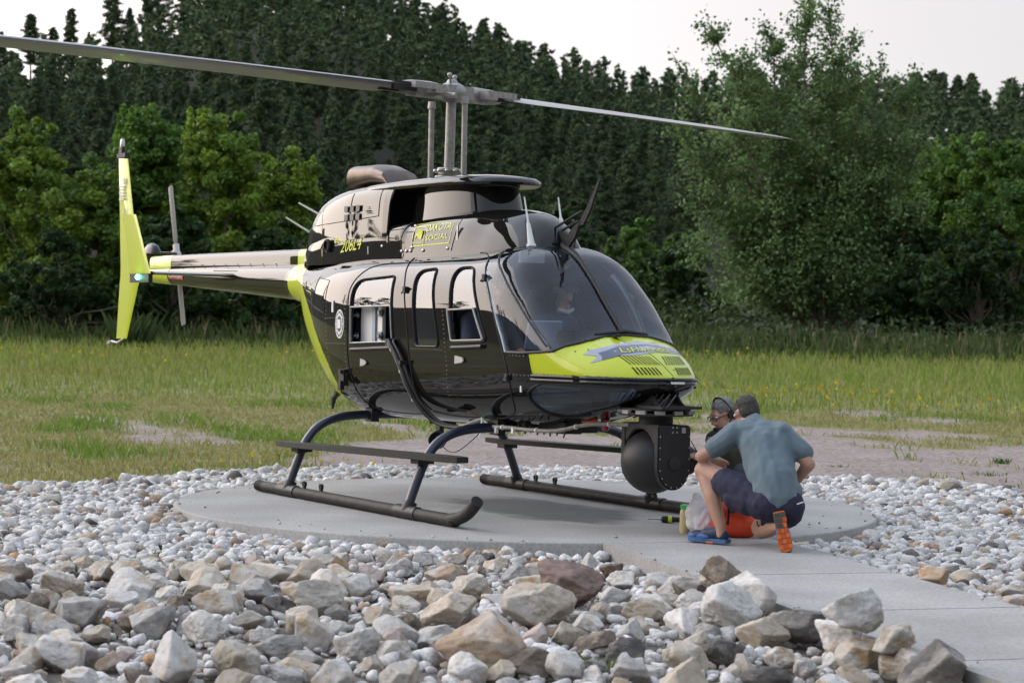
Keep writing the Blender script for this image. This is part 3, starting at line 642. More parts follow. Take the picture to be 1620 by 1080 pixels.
# ------------------------------------------------------------------ main rotor
MR = empty('main_rotor', (0.02, 0, 3.45), HELI)
MR.rotation_mode = 'QUATERNION'
az = R(-68.5); dirb = Vector((math.cos(az)*math.cos(R(1.3)), math.sin(az)*math.cos(R(1.3)), -math.sin(R(1.3))))
zax = Vector((.03, 0, 1)); yax = zax.cross(dirb).normalized(); zax = dirb.cross(yax)
MR.rotation_quaternion = Matrix((dirb, yax, zax)).transposed().to_quaternion()
b = MB(); b.tube([(-.01, 0, 2.64), (.015, 0, 3.42)], .043, 20); b.build('rotor_mast', MT['greymetal'], HELI)
b = MB(); b.lathe([(.10, 0), (.115, .02), (.115, .05), (.10, .06)], (-.02, 0, 2.69), (0, 0, 1), 28)
b.lathe([(.085, 0), (.095, .02), (.095, .05), (.08, .055)], (-.02, 0, 2.76), (0.05, 0, 1), 28)
for k in range(10):
    a = k*.628; b.ball((-.02+.113*math.cos(a), .113*math.sin(a), 2.785), .017, n=5)
b.build('swashplate', MT['steel'], HELI)
for x, y in ((-.33, 0), (.23, 0)):
    b = MB(); b.tube([(x, y, 2.64), (x+.01, y, 2.72), (x+.01, y, 3.34)], [.022, .024, .024], 12); b.tube([(x+.01, y, 3.34), (x+.01, y, 3.40)], [.035, .03], 12); b.build('control_rod', MT['greymetal'], HELI)
b = MB(); b.ball((0, 0, .0), (.13, .13, .09), n=12); b.box((0, 0, .0), (.36, .20, .11)); b.box((0, 0, -.03), (1.1, .12, .07))
b.lathe([(.05, 0), (.05, .05), (.035, .07), (.0, .075)], (0, 0, .04), (0, 0, 1), 16)
for s in (-1, 1): b.tube([(s*.05, s*.03, .06), (s*.10, s*.05, .13)], .010, 8); b.ball((s*.105, s*.055, .14), .022, n=7)
b.build('rotor_hub', MT['greymetal'], MR)
for s in (-1, 1):
    b = MB(); b.tube([(s*.16, 0, 0), (s*.30, 0, 0), (s*.55, 0, 0), (s*.66, 0, 0)], [.06, .072, .066, .05], 16)
    b.box((s*.50, .15, .015), (.40, .045, .05)); b.box((s*.50, -.15, -.005), (.40, .045, .05)); b.box((s*.36, 0, .0), (.14, .34, .07)); b.tube([(s*.30, s*.28, -.05), (s*.3, 0, -.02)], .02, 8)
    b.build('blade_grip', MT['greymetal'], MR, bevel=0)
    b = MB(); V = []; N8 = [(0, 0), (.06, .55), (.2, 1), (.4, .95), (.75, .35), (1, .0), (.75, -.22), (.4, -.5), (.2, -.5), (.06, -.35)]
    for rr, ch, th, tw in ((.62, .16, .05, 10), (.75, .30, .05, 10), (.9, .335, .042, 10), (2.5, .335, .04, 8), (4.2, .335, .04, 6.5), (5.55, .335, .038, 5), (5.64, .30, .02, 5)):
        droop = -.010*rr*rr*.12
        for u, w_ in N8:
            y = (u-.28)*ch*-1*s; z = w_*th/1.5; y2 = y*math.cos(R(tw))-z*math.sin(R(tw))*s; z2 = z*math.cos(R(tw))+y*s*math.sin(R(tw))
            V.append((s*rr, y2, z2+droop))
    k = 10; b.add(V, [(i*k+j, i*k+(j+1) % k, (i+1)*k+(j+1) % k, (i+1)*k+j) for i in range(6) for j in range(k)]+[tuple(range(k))[::-1], tuple(range(6*k, 7*k))]); b.build('rotor_blade', MT['blade_top'], MR, autosmooth=60)
    b = MB()
    for yy in (.07, -.07): b.box((s*.72, yy, .0), (.30, .03, .075))
    b.build_split('drag_brace', MT['satin'], MR)

# ------------------------------------------------------------------ landing gear
def sk(s):
    P = [(-1.10, s*1.15, .050), (-1.0, s*1.15, .050), (1.9, s*1.15, .050), (2.10, s*1.15, .058), (2.24, s*1.15, .085), (2.36, s*1.15, .14), (2.46, s*1.15, .22)]
    b = MB(); b.tube(smoothpath(P, 4), .047, 16); g = b.build('skid_tube', MT['skid'], HELI)
    for x in (-.33, -.02):
        b = MB(); b.box((x, s*1.15, .105), (.035, .02, .05)); b.lathe([(.024, -.012), (.024, .012), (.012, .012), (.012, -.012)], (x, s*1.15, .13), (0, 1, 0), 12); b.build('tie_down_ring', MT['matte'], HELI)
    for x in (-.63, 1.44):
        b = MB(); b.tube([(x-.16, s*1.15, .052), (x+.16, s*1.15, .052)], .053, 14); b.tube([(x, s*1.15, .06), (x, s*1.125, .13)], [.06, .05], 12); b.build('crosstube_saddle', MT['satin'], HELI)
    # step plank
    b = MB(); O = [(-1.0, .0), (-.80, .055), (1.95, .055), (2.13, .02), (2.13, -.05), (1.9, -.075), (-.75, -.075), (-1.0, -.03)]
    b.extrude(O, -.022, .022, lambda u, v, t_: (u, s*1.06+v*1.4, .46+t_+(u-.5)*.02)); b.build('entry_step', MT['step'], HELI, bevel=.004)
    for x in (-.63, 1.44):
        b = MB(); b.box((x, s*1.03, .425+(x-.5)*.02), (.12, .14, .05)); b.build('step_bracket', MT['matte'], HELI)
for s in (-1, 1): sk(s)
for x in (-.63, 1.44):
    half = [(x, 1.15, .09), (x, 1.07, .30), (x, .99, .47), (x, .88, .59), (x, .72, .66), (x, .52, .685), (x, .25, .69)]
    P = [(a, -b_, c_) for a, b_, c_ in half]+[(x, 0, .69)]+half[::-1]
    b = MB(); b.tube(smoothpath(P, 4), .038, 14); b.build('crosstube', MT['navy'], HELI)
    b = MB()
    for y in (-.36, .36): b.box((x, y, .69), (.12, .07, .12))
    b.build_split('crosstube_clamp', MT['matte'], HELI)

# ------------------------------------------------------------------ cables, lights and fittings under the belly
hose = [(.24, -.672, 1.345), (.27, -.70, 1.32), (.36, -.70, 1.24), (.45, -.69, 1.12), (.52, -.665, .98), (.60, -.60, .82), (.72, -.52, .70), (.92, -.47, .665), (1.1, -.45, .69), (1.3, -.42, .745), (1.45, -.42, .70), (1.68, -.40, .70), (1.95, -.36, .695), (2.2, -.30, .705), (2.45, -.22, .76), (2.62, -.15, .775), (2.85, -.10, .78)]
Q = smoothpath(hose, 6); b = MB(); b.tube(Q, .016, 8); b.build('camera_cable', MT['cable'], HELI)
b = MB(); b.tube(Q[:46]+np.array([.03, -.01, .0]), .018, 8); b.tube(Q[:44]+np.array([.055, .012, .01]), .012, 8); b.build('cable_bundle', MT['matte'], HELI)
b = MB(); p = surf(.26, 1.33, -1, .03); b.box(p, (.06, .05, .06)); p = surf(.47, 1.17, -1, .03); b.box(p, (.06, .07, .035)); b.build_split('cable_clip', MT['satin'], HELI)
b = MB()
for i in range(10, len(Q), 9): b.tube([Q[i]-(.006, 0, 0), Q[i]+(.006, 0, 0)], .021, 8)
b.tube([(1.3, -.44, .60), (1.31, -.42, .80)], .006, 6); b.box((1.52, -.42, .675), (.03, .02, .05)); b.box((1.75, -.41, .68), (.03, .02, .04)); b.build_split('cable_tie', MT['white'], HELI)
b = MB(); b.ball((1.36, -.33, .705), (.03, .03, .025), n=8); b.build('navigation_light', MT['green_lamp'], HELI)
b = MB(); b.lathe([(.035, 0), (.035, .05), (.025, .08), (.005, .09)], (2.43, -.02, .80), (0, 0, -1), 16); b.build('belly_beacon', MT['red_glass'], HELI)
b = MB(); b.tube([(2.28, -.12, .785), (2.42, -.10, .785)], .022, 10); b.build('orange_tape_wrap', MT['orange_tape'], HELI)
b = MB(); b.lathe([(.03, 0), (.065, .03), (.075, .10), (.07, .12), (.06, .11), (.02, .05)], (.77, -.50, .575), (.75, -.55, -.15), 18); b.box((.74, -.47, .64), (.05, .04, .1)); b.build('belly_spotlight', MT['satin'], HELI)
b = MB()
for (x, y, z, dx, dy, dz) in ((.2, 0, .683, 1.9, .24, .02), (1.9, -.1, .715, .35, .12, .09), (2.1, -.05, .72, .1, .3, .08), (1.65, -.25, .715, .12, .05, .05), (.9, -.2, .65, .2, .1, .05), (-.2, .1, .65, .25, .12, .05)): b.box((x, y, z), (dx, dy, dz))
for k in range(9): b.tube([(1.55+.09*k, -.30+.02*(k % 3), .72), (1.58+.09*k, -.31, .66+.01*(k % 2))], .007, 6)
b.build('belly_fittings', MT['matte'], HELI)
b = MB(); b.tube(smoothpath([(.95, -.62, .60), (1.05, -.6, .50), (1.2, -.58, .49), (1.36, -.5, .62), (1.38, -.45, .70)], 5), .004, 6); b.build('bonding_wire', MT['matte'], HELI)

# nose air outlets and decal
def hx(y, z):
    xs = np.linspace(2.0, XN-.001, 500); k = np.where(hw(xs, np.full_like(xs, z)) > abs(y))[0]; return xs[k[-1]] if len(k) else 2.2
def hood_pt(y, z, off=.004):
    e = .01; p = np.array([hx(y, z), y, z]); a = np.array([hx(y+e, z), y+e, z])-p; c = np.array([hx(y, z+e), y, z+e])-p; n = np.cross(a, c); n /= np.linalg.norm(n)+1e-9
    if n[0] < 0: n = -n
    return p+n*off
def slots(s):
    b = MB()
    for row, (z0, z1, cnt, y0) in enumerate(((1.225, 1.285, 9, .27), (1.155, 1.205, 7, .245))):
        for k in range(cnt):
            y = y0-k*.026; w_ = .0045 if row == 0 else .006
            ya, yb = s*(y), s*(y-.03 if row == 0 else y-.012)
            b.add([hood_pt(ya-w_, z1), hood_pt(ya+w_, z1), hood_pt(yb+w_, z0), hood_pt(yb-w_, z0)], [(0, 1, 2, 3)])
    return b.build_split('nose_vent', MT['wallofdark'], HELI)
slots(-1); slots(1)
def decal(P, m, off, name='nose_decal'):
    P = resample(P, .02, True)[:-1]; c = P.mean(0); n = len(P)
    bm = bmesh.new(); vs = [bm.verts.new((p[0], p[1], 0)) for p in P]; f = bm.faces.new(vs); bmesh.ops.triangulate(bm, faces=[f]); bmesh.ops.subdivide_edges(bm, edges=[e for e in bm.edges if e.calc_length() > .05], cuts=3, use_grid_fill=True); bmesh.ops.triangulate(bm, faces=bm.faces[:])
    for v in bm.verts: v.co = Vector(hood_pt(v.co.x, v.co.y, off))
    me = bpy.data.meshes.new(name); bm.to_mesh(me); bm.free(); return link(name, me, HELI, m)
decal([(-.45, 1.285), (-.40, 1.32), (-.2, 1.368), (.03, 1.388), (.25, 1.36), (.5, 1.29), (.55, 1.25), (.3, 1.30), (.05, 1.315), (-.15, 1.29), (-.27, 1.285), (-.36, 1.26), (-.45, 1.225), (-.385, 1.28)], MT['decal_grey'], .003)
decal([(-.37, 1.30), (-.2, 1.355), (.03, 1.368), (.25, 1.345), (.42, 1.30), (.25, 1.315), (.02, 1.325), (-.12, 1.31), (-.22, 1.30), (-.30, 1.275), (-.385, 1.25), (-.365, 1.275)], MT['decal_dark'], .0045)
text_on('nose_lettering', 'LsFlwendol', .062, lambda u, v: hood_pt(-.235+u, 1.318+v*.75-.05*abs(-.235+u), .0065), MT['decal_yellow'], width=.44, shear=.3)
b = MB()
for y, z in ((-.47, 1.31), (-.40, 1.325), (.38, 1.30), (.06, 1.19), (.16, 1.19)): b.ball(hood_pt(y, z, .0), .006, n=4)
b.build_split('hood_screw', MT['satin'], HELI)
b = MB(); p = hood_pt(.03, 1.10, .012); b.box(p, (.012, .12, .016)); b.build('nose_latch', MT['white'], HELI)
b = MB(); p = hood_pt(-.12, 1.41, .02); b.box(p, (.05, .05, .02)); p = np.array([2.55, -.20, 1.43]); b.tube([(2.60, -.25, 1.435), (2.63, 0, 1.462), (2.60, .22, 1.44)], .014, 6); b.build('cowl_vent_trim', MT['matte'], HELI)
for s in (-1, 1): seam('hood_edge_seal', [(2.283, 1.287), (2.30, 1.22), (2.328, 1.125)], .008, MT['seam'], s, .002, flat=.5)
# seam across the hood
b = MB(); b.tube([hood_pt(y, z, .0005) for y, z in resample([(-.12, 1.405), (-.02, 1.30), (.0, 1.19), (.01, 1.145)], .02)], .003, 5); b.build('hood_seam', MT['seam'], HELI)

# wire cutter and antennas on the cabin roof
b = MB(); b.extrude([(1.70, 2.12), (1.86, 2.10), (1.95, 2.17), (2.02, 2.30), (1.90, 2.24), (1.86, 2.20), (1.74, 2.24), (1.68, 2.20)], -.012, .012, lambda u, v, t_: (u, t_, v))
b.extrude([(1.93, 2.26), (2.01, 2.30), (2.11, 2.41), (2.255, 2.60), (2.27, 2.60), (2.15, 2.38), (2.06, 2.27)], -.008, .008, lambda u, v, t_: (u, t_, v))
b.tube([(1.28, -.02, 2.13), (2.05, -.01, 2.375)], .010, 6); b.tube([(1.70, 0, 2.22), (1.99, 0, 2.30)], .011, 6); b.tube([(1.93, 0, 2.10), (1.99, 0, 2.28)], .005, 6); b.build('wire_cutter', MT['seam'], HELI)
b = MB(); pts = []
for z in np.linspace(1.45, 2.10, 24):
    xs = np.linspace(1.5, 3, 400); k = np.where(hw(xs, np.full_like(xs, z)) > .001)[0]; pts.append((xs[k[-1]]+.012, 0, z))
b.tube(pts+[(1.70, 0, 2.155)], [.02]*20+[.024, .028, .03, .03, .03], 8); b.build('deflector_strip', MT['matte'], HELI)
for (bx, by, bz, tx, ty, tz) in ((1.70, -.24, 2.10, 1.58, -.24, 2.49), (1.44, .22, 2.20, 1.36, .22, 2.52)):
    B = np.array((bx, by, bz)); T_ = np.array((tx, ty, tz)); b = MB(); b.tube([B, B+(T_-B)*.03, B+(T_-B)*.08, B+(T_-B)*.45, B+(T_-B)*.5, T_], [.048, .045, .032, .018, .010, .006], 12, flat=.5); b.build('roof_antenna', MT['white'], HELI)

# ------------------------------------------------------------------ camera ball under the nose
BALL = empty('camera_ball', (3.04, 0, 0), HELI)
yb = R(84)
Rb = rotz(yb)
def bb(): return MB()
def fin_b(b, name, m, rot=True, **k):
    if rot: b.V = [v @ Rb.T for v in b.V]
    return b.build(name, m, BALL, **k)
b = bb(); b.ball((-.02, 0, .525), .232, n=24); fin_b(b, 'ball_shell', MT['satin'])
# yoke: top drum and two rounded arm plates either side of the ball
b = bb(); b.lathe([(.12, 0), (.125, .02), (.125, .085), (.11, .10)], (0, 0, .775), (0, 0, 1), 28); fin_b(b, 'yoke_drum', MT['matte'])
for s in (-1, 1):
    b = bb(); O = [(-.135, .80), (-.135, .50)]+[(.135*-math.cos(a), .50-.165*math.sin(a)) for a in np.linspace(.1, math.pi-.1, 12)]+[(.135, .50), (.135, .80)]
    b.extrude(O, .205, .275, lambda u, v, t_: (u, s*t_, v)); fin_b(b, 'yoke_arm', MT['satin'], bevel=.012)
    b = bb(); b.lathe([(.05, 0), (.05, .008), (.03, .010)], (.0, s*.275, .53), (0, s, 0), 24); fin_b(b, 'arm_motor', MT['matte'])
b = bb(); O = [(-.255, .80), (.255, .80), (.255, .70), (.20, .66)]+[(.225*math.cos(a), .53+.235*math.sin(a)) for a in np.linspace(.45, math.pi-.45, 12)]+[(-.20, .66), (-.255, .70)]
b.extrude(O, -.13, .10, lambda u, v, t_: (t_, u, v)); fin_b(b, 'yoke_bridge', MT['satin'], bevel=.008)
b = bb(); b.lathe([(.095, 0), (.105, .02), (.105, .12), (.09, .14), (.08, .10)], (.17, 0, .53), (1, 0, 0), 24); fin_b(b, 'lens_hood', MT['matte'])
b = bb(); b.lathe([(.075, 0), (.075, .01)], (.22, 0, .53), (1, 0, 0), 24); fin_b(b, 'camera_lens', MT['red_glass'] if False else MT['black'])
b = bb()
for k in range(4): b.box((.02+.035*(k % 2)-.04, -.278, .75+.035*(k//2)), (.012, .006, .012))
b.box((.07, -.278, .765), (.03, .006, .04)); b.V = [v @ Rb.T for v in b.V]; b.build_split('arm_screw', MT['greymetal'], BALL)
b = bb()
for a in np.linspace(.15, math.pi-.15, 8): b.ball((-.118*math.cos(a), -.277, .50-.147*math.sin(a)), (.006, .004, .006), n=4)
for z_ in (.56, .64, .72): b.ball((-.12, -.277, z_), (.006, .004, .006), n=4); b.ball((.12, -.277, z_), (.006, .004, .006), n=4)
b.V = [v @ Rb.T for v in b.V]; b.build_split('arm_screw', MT['greymetal'], BALL)
b = bb(); b.lathe([(.02, 0), (.02, .02), (.008, .035)], (0, 0, .265), (0, 0, 1), 10); fin_b(b, 'ball_foot', MT['matte'])
# isolator ring: two plates with wire-rope dampers between
b = bb(); b.lathe([(.27, 0), (.275, .008), (.275, .016), (.27, .02)], (0, 0, .862), (0, 0, 1), 40); b.lathe([(.25, 0), (.25, .014)], (0, 0, .90), (0, 0, 1), 40); fin_b(b, 'isolator_plate', MT['matte'], False)
b = bb()
for k in range(12):
    a = k*math.pi/6; c0 = np.array([.262*math.cos(a), .262*math.sin(a), .887])
    b.box(c0, (.075, .03, .026), rot=rotz(a+math.pi/2))
b.build_split('wire_damper', MT['greymetal'], BALL)
b = bb()
for s in (-1, 1):
    b.extrude([(-.24, .915), (.24, .915), (.16, .96), (.07, 1.05), (-.07, 1.05), (-.16, .96)], .10, .115, lambda u, v, t_: (u, s*t_, v))
b.box((0, 0, .99), (.16, .20, .12)); b.box((.16, 0, .925), (.3, .36, .02)); b.box((-.12, 0, .93), (.5, .26, .03))
for k in range(14): b.tube([(-.35+.05*k, -.12, .93), (-.30+.05*k, -.10+.02*(k % 3), 1.02)], .006, 5)
fin_b(b, 'mount_bracket', MT['matte'], False)
b = bb(); b.tube(smoothpath([(-.02, -.15, .97), (.03, -.17, 1.01), (.08, -.15, 1.06)], 4), .009, 6); fin_b(b, 'mount_cable', MT['white'], False)
b = bb(); b.tube([(-.75, -.12, .80), (-.35, -.12, .90), (-.1, -.1, .93)], .03, 8); b.tube([(-.75, .12, .80), (-.35, .12, .90), (-.1, .1, .93)], .03, 8); b.build_split('mount_strut', MT['matte'], BALL)

# ------------------------------------------------------------------ cabin interior
b = MB(); b.box((.7, 0, .86), (2.7, .92, .03)); b.build('cabin_floor', MT['interior'], HELI)
for y in (-.33, .33):
    b = MB(); b.box((1.22, y, 1.06), (.48, .44, .16)); b.box((1.0, y, 1.42), (.12, .42, .62), rot=roty(-.18)); b.box((.97, y, 1.82), (.08, .22, .14)); b.build('crew_seat', MT['seat'], HELI, bevel=.03)
b = MB(); b.box((2.32, -.05, 1.18), (.30, .5, .36)); b.box((2.36, -.05, 1.40), (.26, .62, .12)); b.box((2.0, -.0, 1.0), (.7, .16, .24)); b.build('instrument_panel', MT['matte'], HELI, bevel=.02)
b = MB(); b.box((1.98, -.30, 1.42), (.03, .30, .22), rot=roty(.25)); b.build('camera_monitor', MT['interior'], HELI)
b = MB(); b.box((-.35, 0, 1.10), (.5, 1.1, .30)); b.box((-.62, 0, 1.5), (.10, 1.1, .9)); b.build('rear_bench', MT['seat'], HELI, bevel=.03)
b = MB(); b.box((-.40, -.54, 1.46), (.22, .02, .32)); b.box((-.14, -.55, 1.47), (.08, .03, .30)); b.build('equipment_panel', MT['white'], HELI)
b = MB(); b.box((-.235, -.545, 1.46), (.05, .06, .38)); b.tube([(.20, -.6, 1.34), (.18, -.6, 1.60)], .012, 8); b.build_split('equipment_post', MT['panelgrey'], HELI)
b = MB()
for x, z in ((-.56, 1.55), (-.56, 1.37), (-.12, 1.57), (-.12, 1.38)): b.lathe([(.035, 0), (.035, .02), (.02, .02), (.02, .035), (.01, .035)], (x, -.56, z), (0, -1, 0), 18)
b.build_split('suction_knob', MT['knob'], HELI)
b = MB(); b.box((1.78, -.29, 2.015), (.03, .22, .085)); b.box((1.72, .03, 1.985), (.03, .12, .12), rot=rotx(.6)); b.build_split('sun_visor', MT['cream'], HELI)
b = MB(); b.tube([(1.45, -.52, 1.62), (1.60, -.50, 1.36)], .016, 8); b.build('door_strut', MT['panelgrey'], HELI)

# ------------------------------------------------------------------ ground frame: s = metres ahead of the camera station, t = metres to its right
F2 = np.array([-.8469, .5318]); R2 = np.array([.5318, .8469]); C2 = CAM[:2]
def w2(s, t): s = np.asarray(s, float); t = np.asarray(t, float); return C2[0]+s*F2[0]+t*R2[0], C2[1]+s*F2[1]+t*R2[1]
def st(x, y): dx = np.asarray(x)-C2[0]; dy = np.asarray(y)-C2[1]; return dx*F2[0]+dy*F2[1], dx*R2[0]+dy*R2[1]
_ang = [-60, -40, -17.4, -14.2, -12.7, -11.1, -9.1, -6.5, -4.2, -3.2, -1.05, 1.45, 4.3, 6.7, 10.7, 11.9, 13.9, 16.9, 40, 60]
_slp = [.03, .06, .104, .105, .107, .113, .138, .1500, .1440, .1310, .1160, .1010, .0930, .0930, .0930, .0924, .0864, .0821, .05, .03]
fsl = pchip(_ang, _slp)
def vnoise(x, y, seed=0):
    """cheap smooth value noise on arrays, about 0..1"""
    xi = np.floor(x).astype(np.int64); yi = np.floor(y).astype(np.int64); fx_ = x-xi; fy_ = y-yi; fx_ = fx_*fx_*(3-2*fx_); fy_ = fy_*fy_*(3-2*fy_)
    def h(a, b): n = (a*374761393+b*668265263+seed*1442695041) & 0xffffffff; n = ((n ^ (n >> 13))*1274126177) & 0xffffffff; return ((n ^ (n >> 16)) & 0xffff)/65535.
    return (h(xi, yi)*(1-fx_)+h(xi+1, yi)*fx_)*(1-fy_)+(h(xi, yi+1)*(1-fx_)+h(xi+1, yi+1)*fx_)*fy_
def fbm(x, y, seed=0, o=4): return sum(vnoise(x*2**i, y*2**i, seed+i)*.5**i for i in range(o))/(2-.5**(o-1))
def hill_z(s, t):
    d = np.hypot(s, t); a = np.degrees(np.arctan2(t, s)); front = np.abs(a) < 90
    zr = fsl(a)*400+1.0; u = np.clip((d-105)/(400-105), 0, 1)
    z = zr*u**1.12; z = np.where(d > 400, zr-(d-400)*.10, z)
    back = 40*np.clip((d-120)/190, 0, 1)**1.2
    k = np.clip((np.abs(a)-50)/25, 0, 1); z = z*(1-k)+back*k
    return z+np.where(d > 110, (fbm(s/40, t/40, 5)-.5)*5*np.clip((d-110)/120, 0, 1), 0)
WA = np.array([3.16, -.63]); WN = np.array([.279, .9603])
def ground_z(x, y):
    s, t = st(x, y); z = np.interp(s, [-30, 0, 5, 8, 9.5, 11, 13, 14.3, 24, 80], [-.4, -.4, -.4, -.26, -.16, -.13, -.14, -.1, -.1, .74])
    z = z+np.where((s > 22), (fbm(x/1.3, y/1.3, 9)-.5)*.10, 0)+(fbm(x*2.5, y*2.5, 3)-.5)*.03
    return z+np.where(np.hypot(s, t) > 105, hill_z(s, t), 0)
PADC, PADR = (.7255, .3676), 2.886
def in_pad(x, y, m=0): return np.hypot(x-PADC[0], y-PADC[1]) < PADR+m
WA_, WD = np.array([3.16, -.63]), np.array([.9603, -.279]); WN = np.array([.279, .9603]); WW = 1.33
def in_walk(x, y, m=0):
    dx, dy = x-WA[0], y-WA[1]; v = dx*WN[0]+dy*WN[1]; u = dx*WD[0]+dy*WD[1]; return (v > -m) & (v < WW+m) & (u > -1.5)
def back_edge(t): return np.interp(t, [-6, -4.7, -3.8, -2.7, -1.4, .6, 2, 3.3, 4.6, 5.1, 6.2, 9], [17.9, 18.8, 19.5, 21.2, 22.1, 22.4, 22.4, 21.5, 21.3, 20.3, 19.4, 18.5])
def heap_edge(t): return np.interp(t, [-4, -3.3, -2.5, -1.6, -.5, .9, 1.3, 1.7, 2.1, 2.4, 2.9, 4.2], [13.0, 13.4, 13.6, 13.9, 14.1, 14.5, 14.0, 13.4, 13.2, 12.6, 12.2, 12.2])
def grass_amount(s, t, x, y):
    """0 bare gravel .. 1 full grass"""
    n = fbm(x/1.9+t*.0, y/.9, 21); n2 = fbm(x/5., y/2.2, 31)
    base = np.interp(s, [19, 24, 29, 33, 36, 42], [.30, .36, .54, .72, .86, 1.0])
    side_ = np.interp(t/s, [-.25, -.12, -.06, .02, .10, .25], [.34, .24, .04, -.12, -.15, -.02])
    side_ = side_*np.interp(s, [18, 34, 40], [1, .8, .2])
    v = base+side_+(n-.5)*.9+(n2-.5)*.9
    return np.clip((v-.42)/.16, 0, 1)
# ------------------------------------------------------------------ ground sheet
aa = np.concatenate([np.linspace(-180, -24, 50, endpoint=False), np.linspace(-24, 24, 290), np.linspace(24, 180, 50)[1:]])
dd = np.concatenate([[.5, 2, 3.5, 5, 6.5], np.geomspace(7.5, 46, 190), np.geomspace(46.5, 110, 60), np.linspace(113, 430, 70), np.geomspace(445, 2500, 14)])
A_, D_ = np.meshgrid(np.radians(aa[:-1]), dd); S_, T_ = D_*np.cos(A_), D_*np.sin(A_)
X_, Y_ = w2(S_, T_); Z_ = ground_z(X_, Y_)
Z_ = np.where(in_pad(X_, Y_, -.06), -.16, Z_); Z_ = np.where(in_walk(X_, Y_, -.08) & (D_ < 60), np.minimum(Z_, -.15), Z_)
nr, nc = X_.shape; V = np.stack([X_, Y_, Z_], -1).reshape(-1, 3)
idx = np.arange(nr*nc).reshape(nr, nc); j2 = np.roll(idx, -1, axis=1)
Fg = np.stack([idx[:-1], j2[:-1], j2[1:], idx[1:]], -1).reshape(-1, 4)
ga = grass_amount(S_, T_, X_, Y_); ga = np.where(S_ < back_edge(T_)+.2, 0, ga); ga = np.where((D_ > 104) | (S_ < 0), 1., ga)
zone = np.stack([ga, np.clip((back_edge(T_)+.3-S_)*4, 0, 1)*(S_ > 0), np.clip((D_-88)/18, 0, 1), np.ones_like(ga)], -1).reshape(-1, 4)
def ground_mat():
    m = bpy.data.materials.new('field_soil'); m.use_nodes = True; t = m.node_tree; b = t.nodes['Principled BSDF']; b.inputs['Roughness'].default_value = .95; b.inputs['Specular IOR Level'].default_value = .2
    at = t.nodes.new('ShaderNodeVertexColor'); at.layer_name = 'tint'; sp = t.nodes.new('ShaderNodeSeparateColor'); t.links.new(at.outputs[0], sp.inputs[0])
    tcn = t.nodes.new('ShaderNodeTexCoord')
    def ramp(scale, cols, det=6, vor=False):
        n = t.nodes.new('ShaderNodeTexVoronoi' if vor else 'ShaderNodeTexNoise'); n.inputs['Scale'].default_value = scale
        if not vor: n.inputs['Detail'].default_value = det
        t.links.new(tcn.outputs['Object'], n.inputs['Vector']); r_ = t.nodes.new('ShaderNodeValToRGB'); e = r_.color_ramp.elements
        e[0].position, e[0].color = cols[0][0], (*cols[0][1], 1); e[1].position, e[1].color = cols[-1][0], (*cols[-1][1], 1)
        for p, c in cols[1:-1]: k = e.new(p); k.color = (*c, 1)
        t.links.new(n.outputs['Color' if vor else 0], r_.inputs[0]); return r_
    grav = ramp(22, [(.0, (.09, .07, .065)), (.35, (.21, .17, .155)), (.7, (.29, .24, .22)), (1., (.46, .42, .39))], vor=True)
    gr2 = ramp(1.2, [(.35, (.22, .18, .16)), (.65, (.30, .255, .235))])
    mg = t.nodes.new('ShaderNodeMixRGB'); mg.inputs[0].default_value = .45; t.links.new(grav.outputs[0], mg.inputs[1]); t.links.new(gr2.outputs[0], mg.inputs[2])
    gs = ramp(3, [(.3, (.11, .13, .04)), (.5, (.18, .18, .07)), (.7, (.23, .20, .10))])
    soil = ramp(9, [(.3, (.11, .095, .08)), (.7, (.22, .19, .165))])
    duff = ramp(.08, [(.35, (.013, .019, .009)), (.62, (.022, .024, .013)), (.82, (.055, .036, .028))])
    def mix(f, a, c): k = t.nodes.new('ShaderNodeMixRGB'); t.links.new(f, k.inputs[0]); t.links.new(a, k.inputs[1]); t.links.new(c, k.inputs[2]); return k.outputs[0]
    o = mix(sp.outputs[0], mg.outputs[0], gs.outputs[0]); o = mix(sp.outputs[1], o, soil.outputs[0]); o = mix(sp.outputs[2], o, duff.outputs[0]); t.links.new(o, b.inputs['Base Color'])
    n = t.nodes.new('ShaderNodeTexNoise'); n.inputs['Scale'].default_value = 30; n.inputs['Detail'].default_value = 8; t.links.new(tcn.outputs['Object'], n.inputs['Vector'])
    bp = t.nodes.new('ShaderNodeBump'); bp.inputs['Strength'].default_value = .7; bp.inputs['Distance'].default_value = .03; t.links.new(n.outputs[0], bp.inputs['Height']); t.links.new(bp.outputs[0], b.inputs['Normal'])
    return m
G = mesh_np('ground', V, Fg, ground_mat(), colors=zone); tag(G, kind='structure')

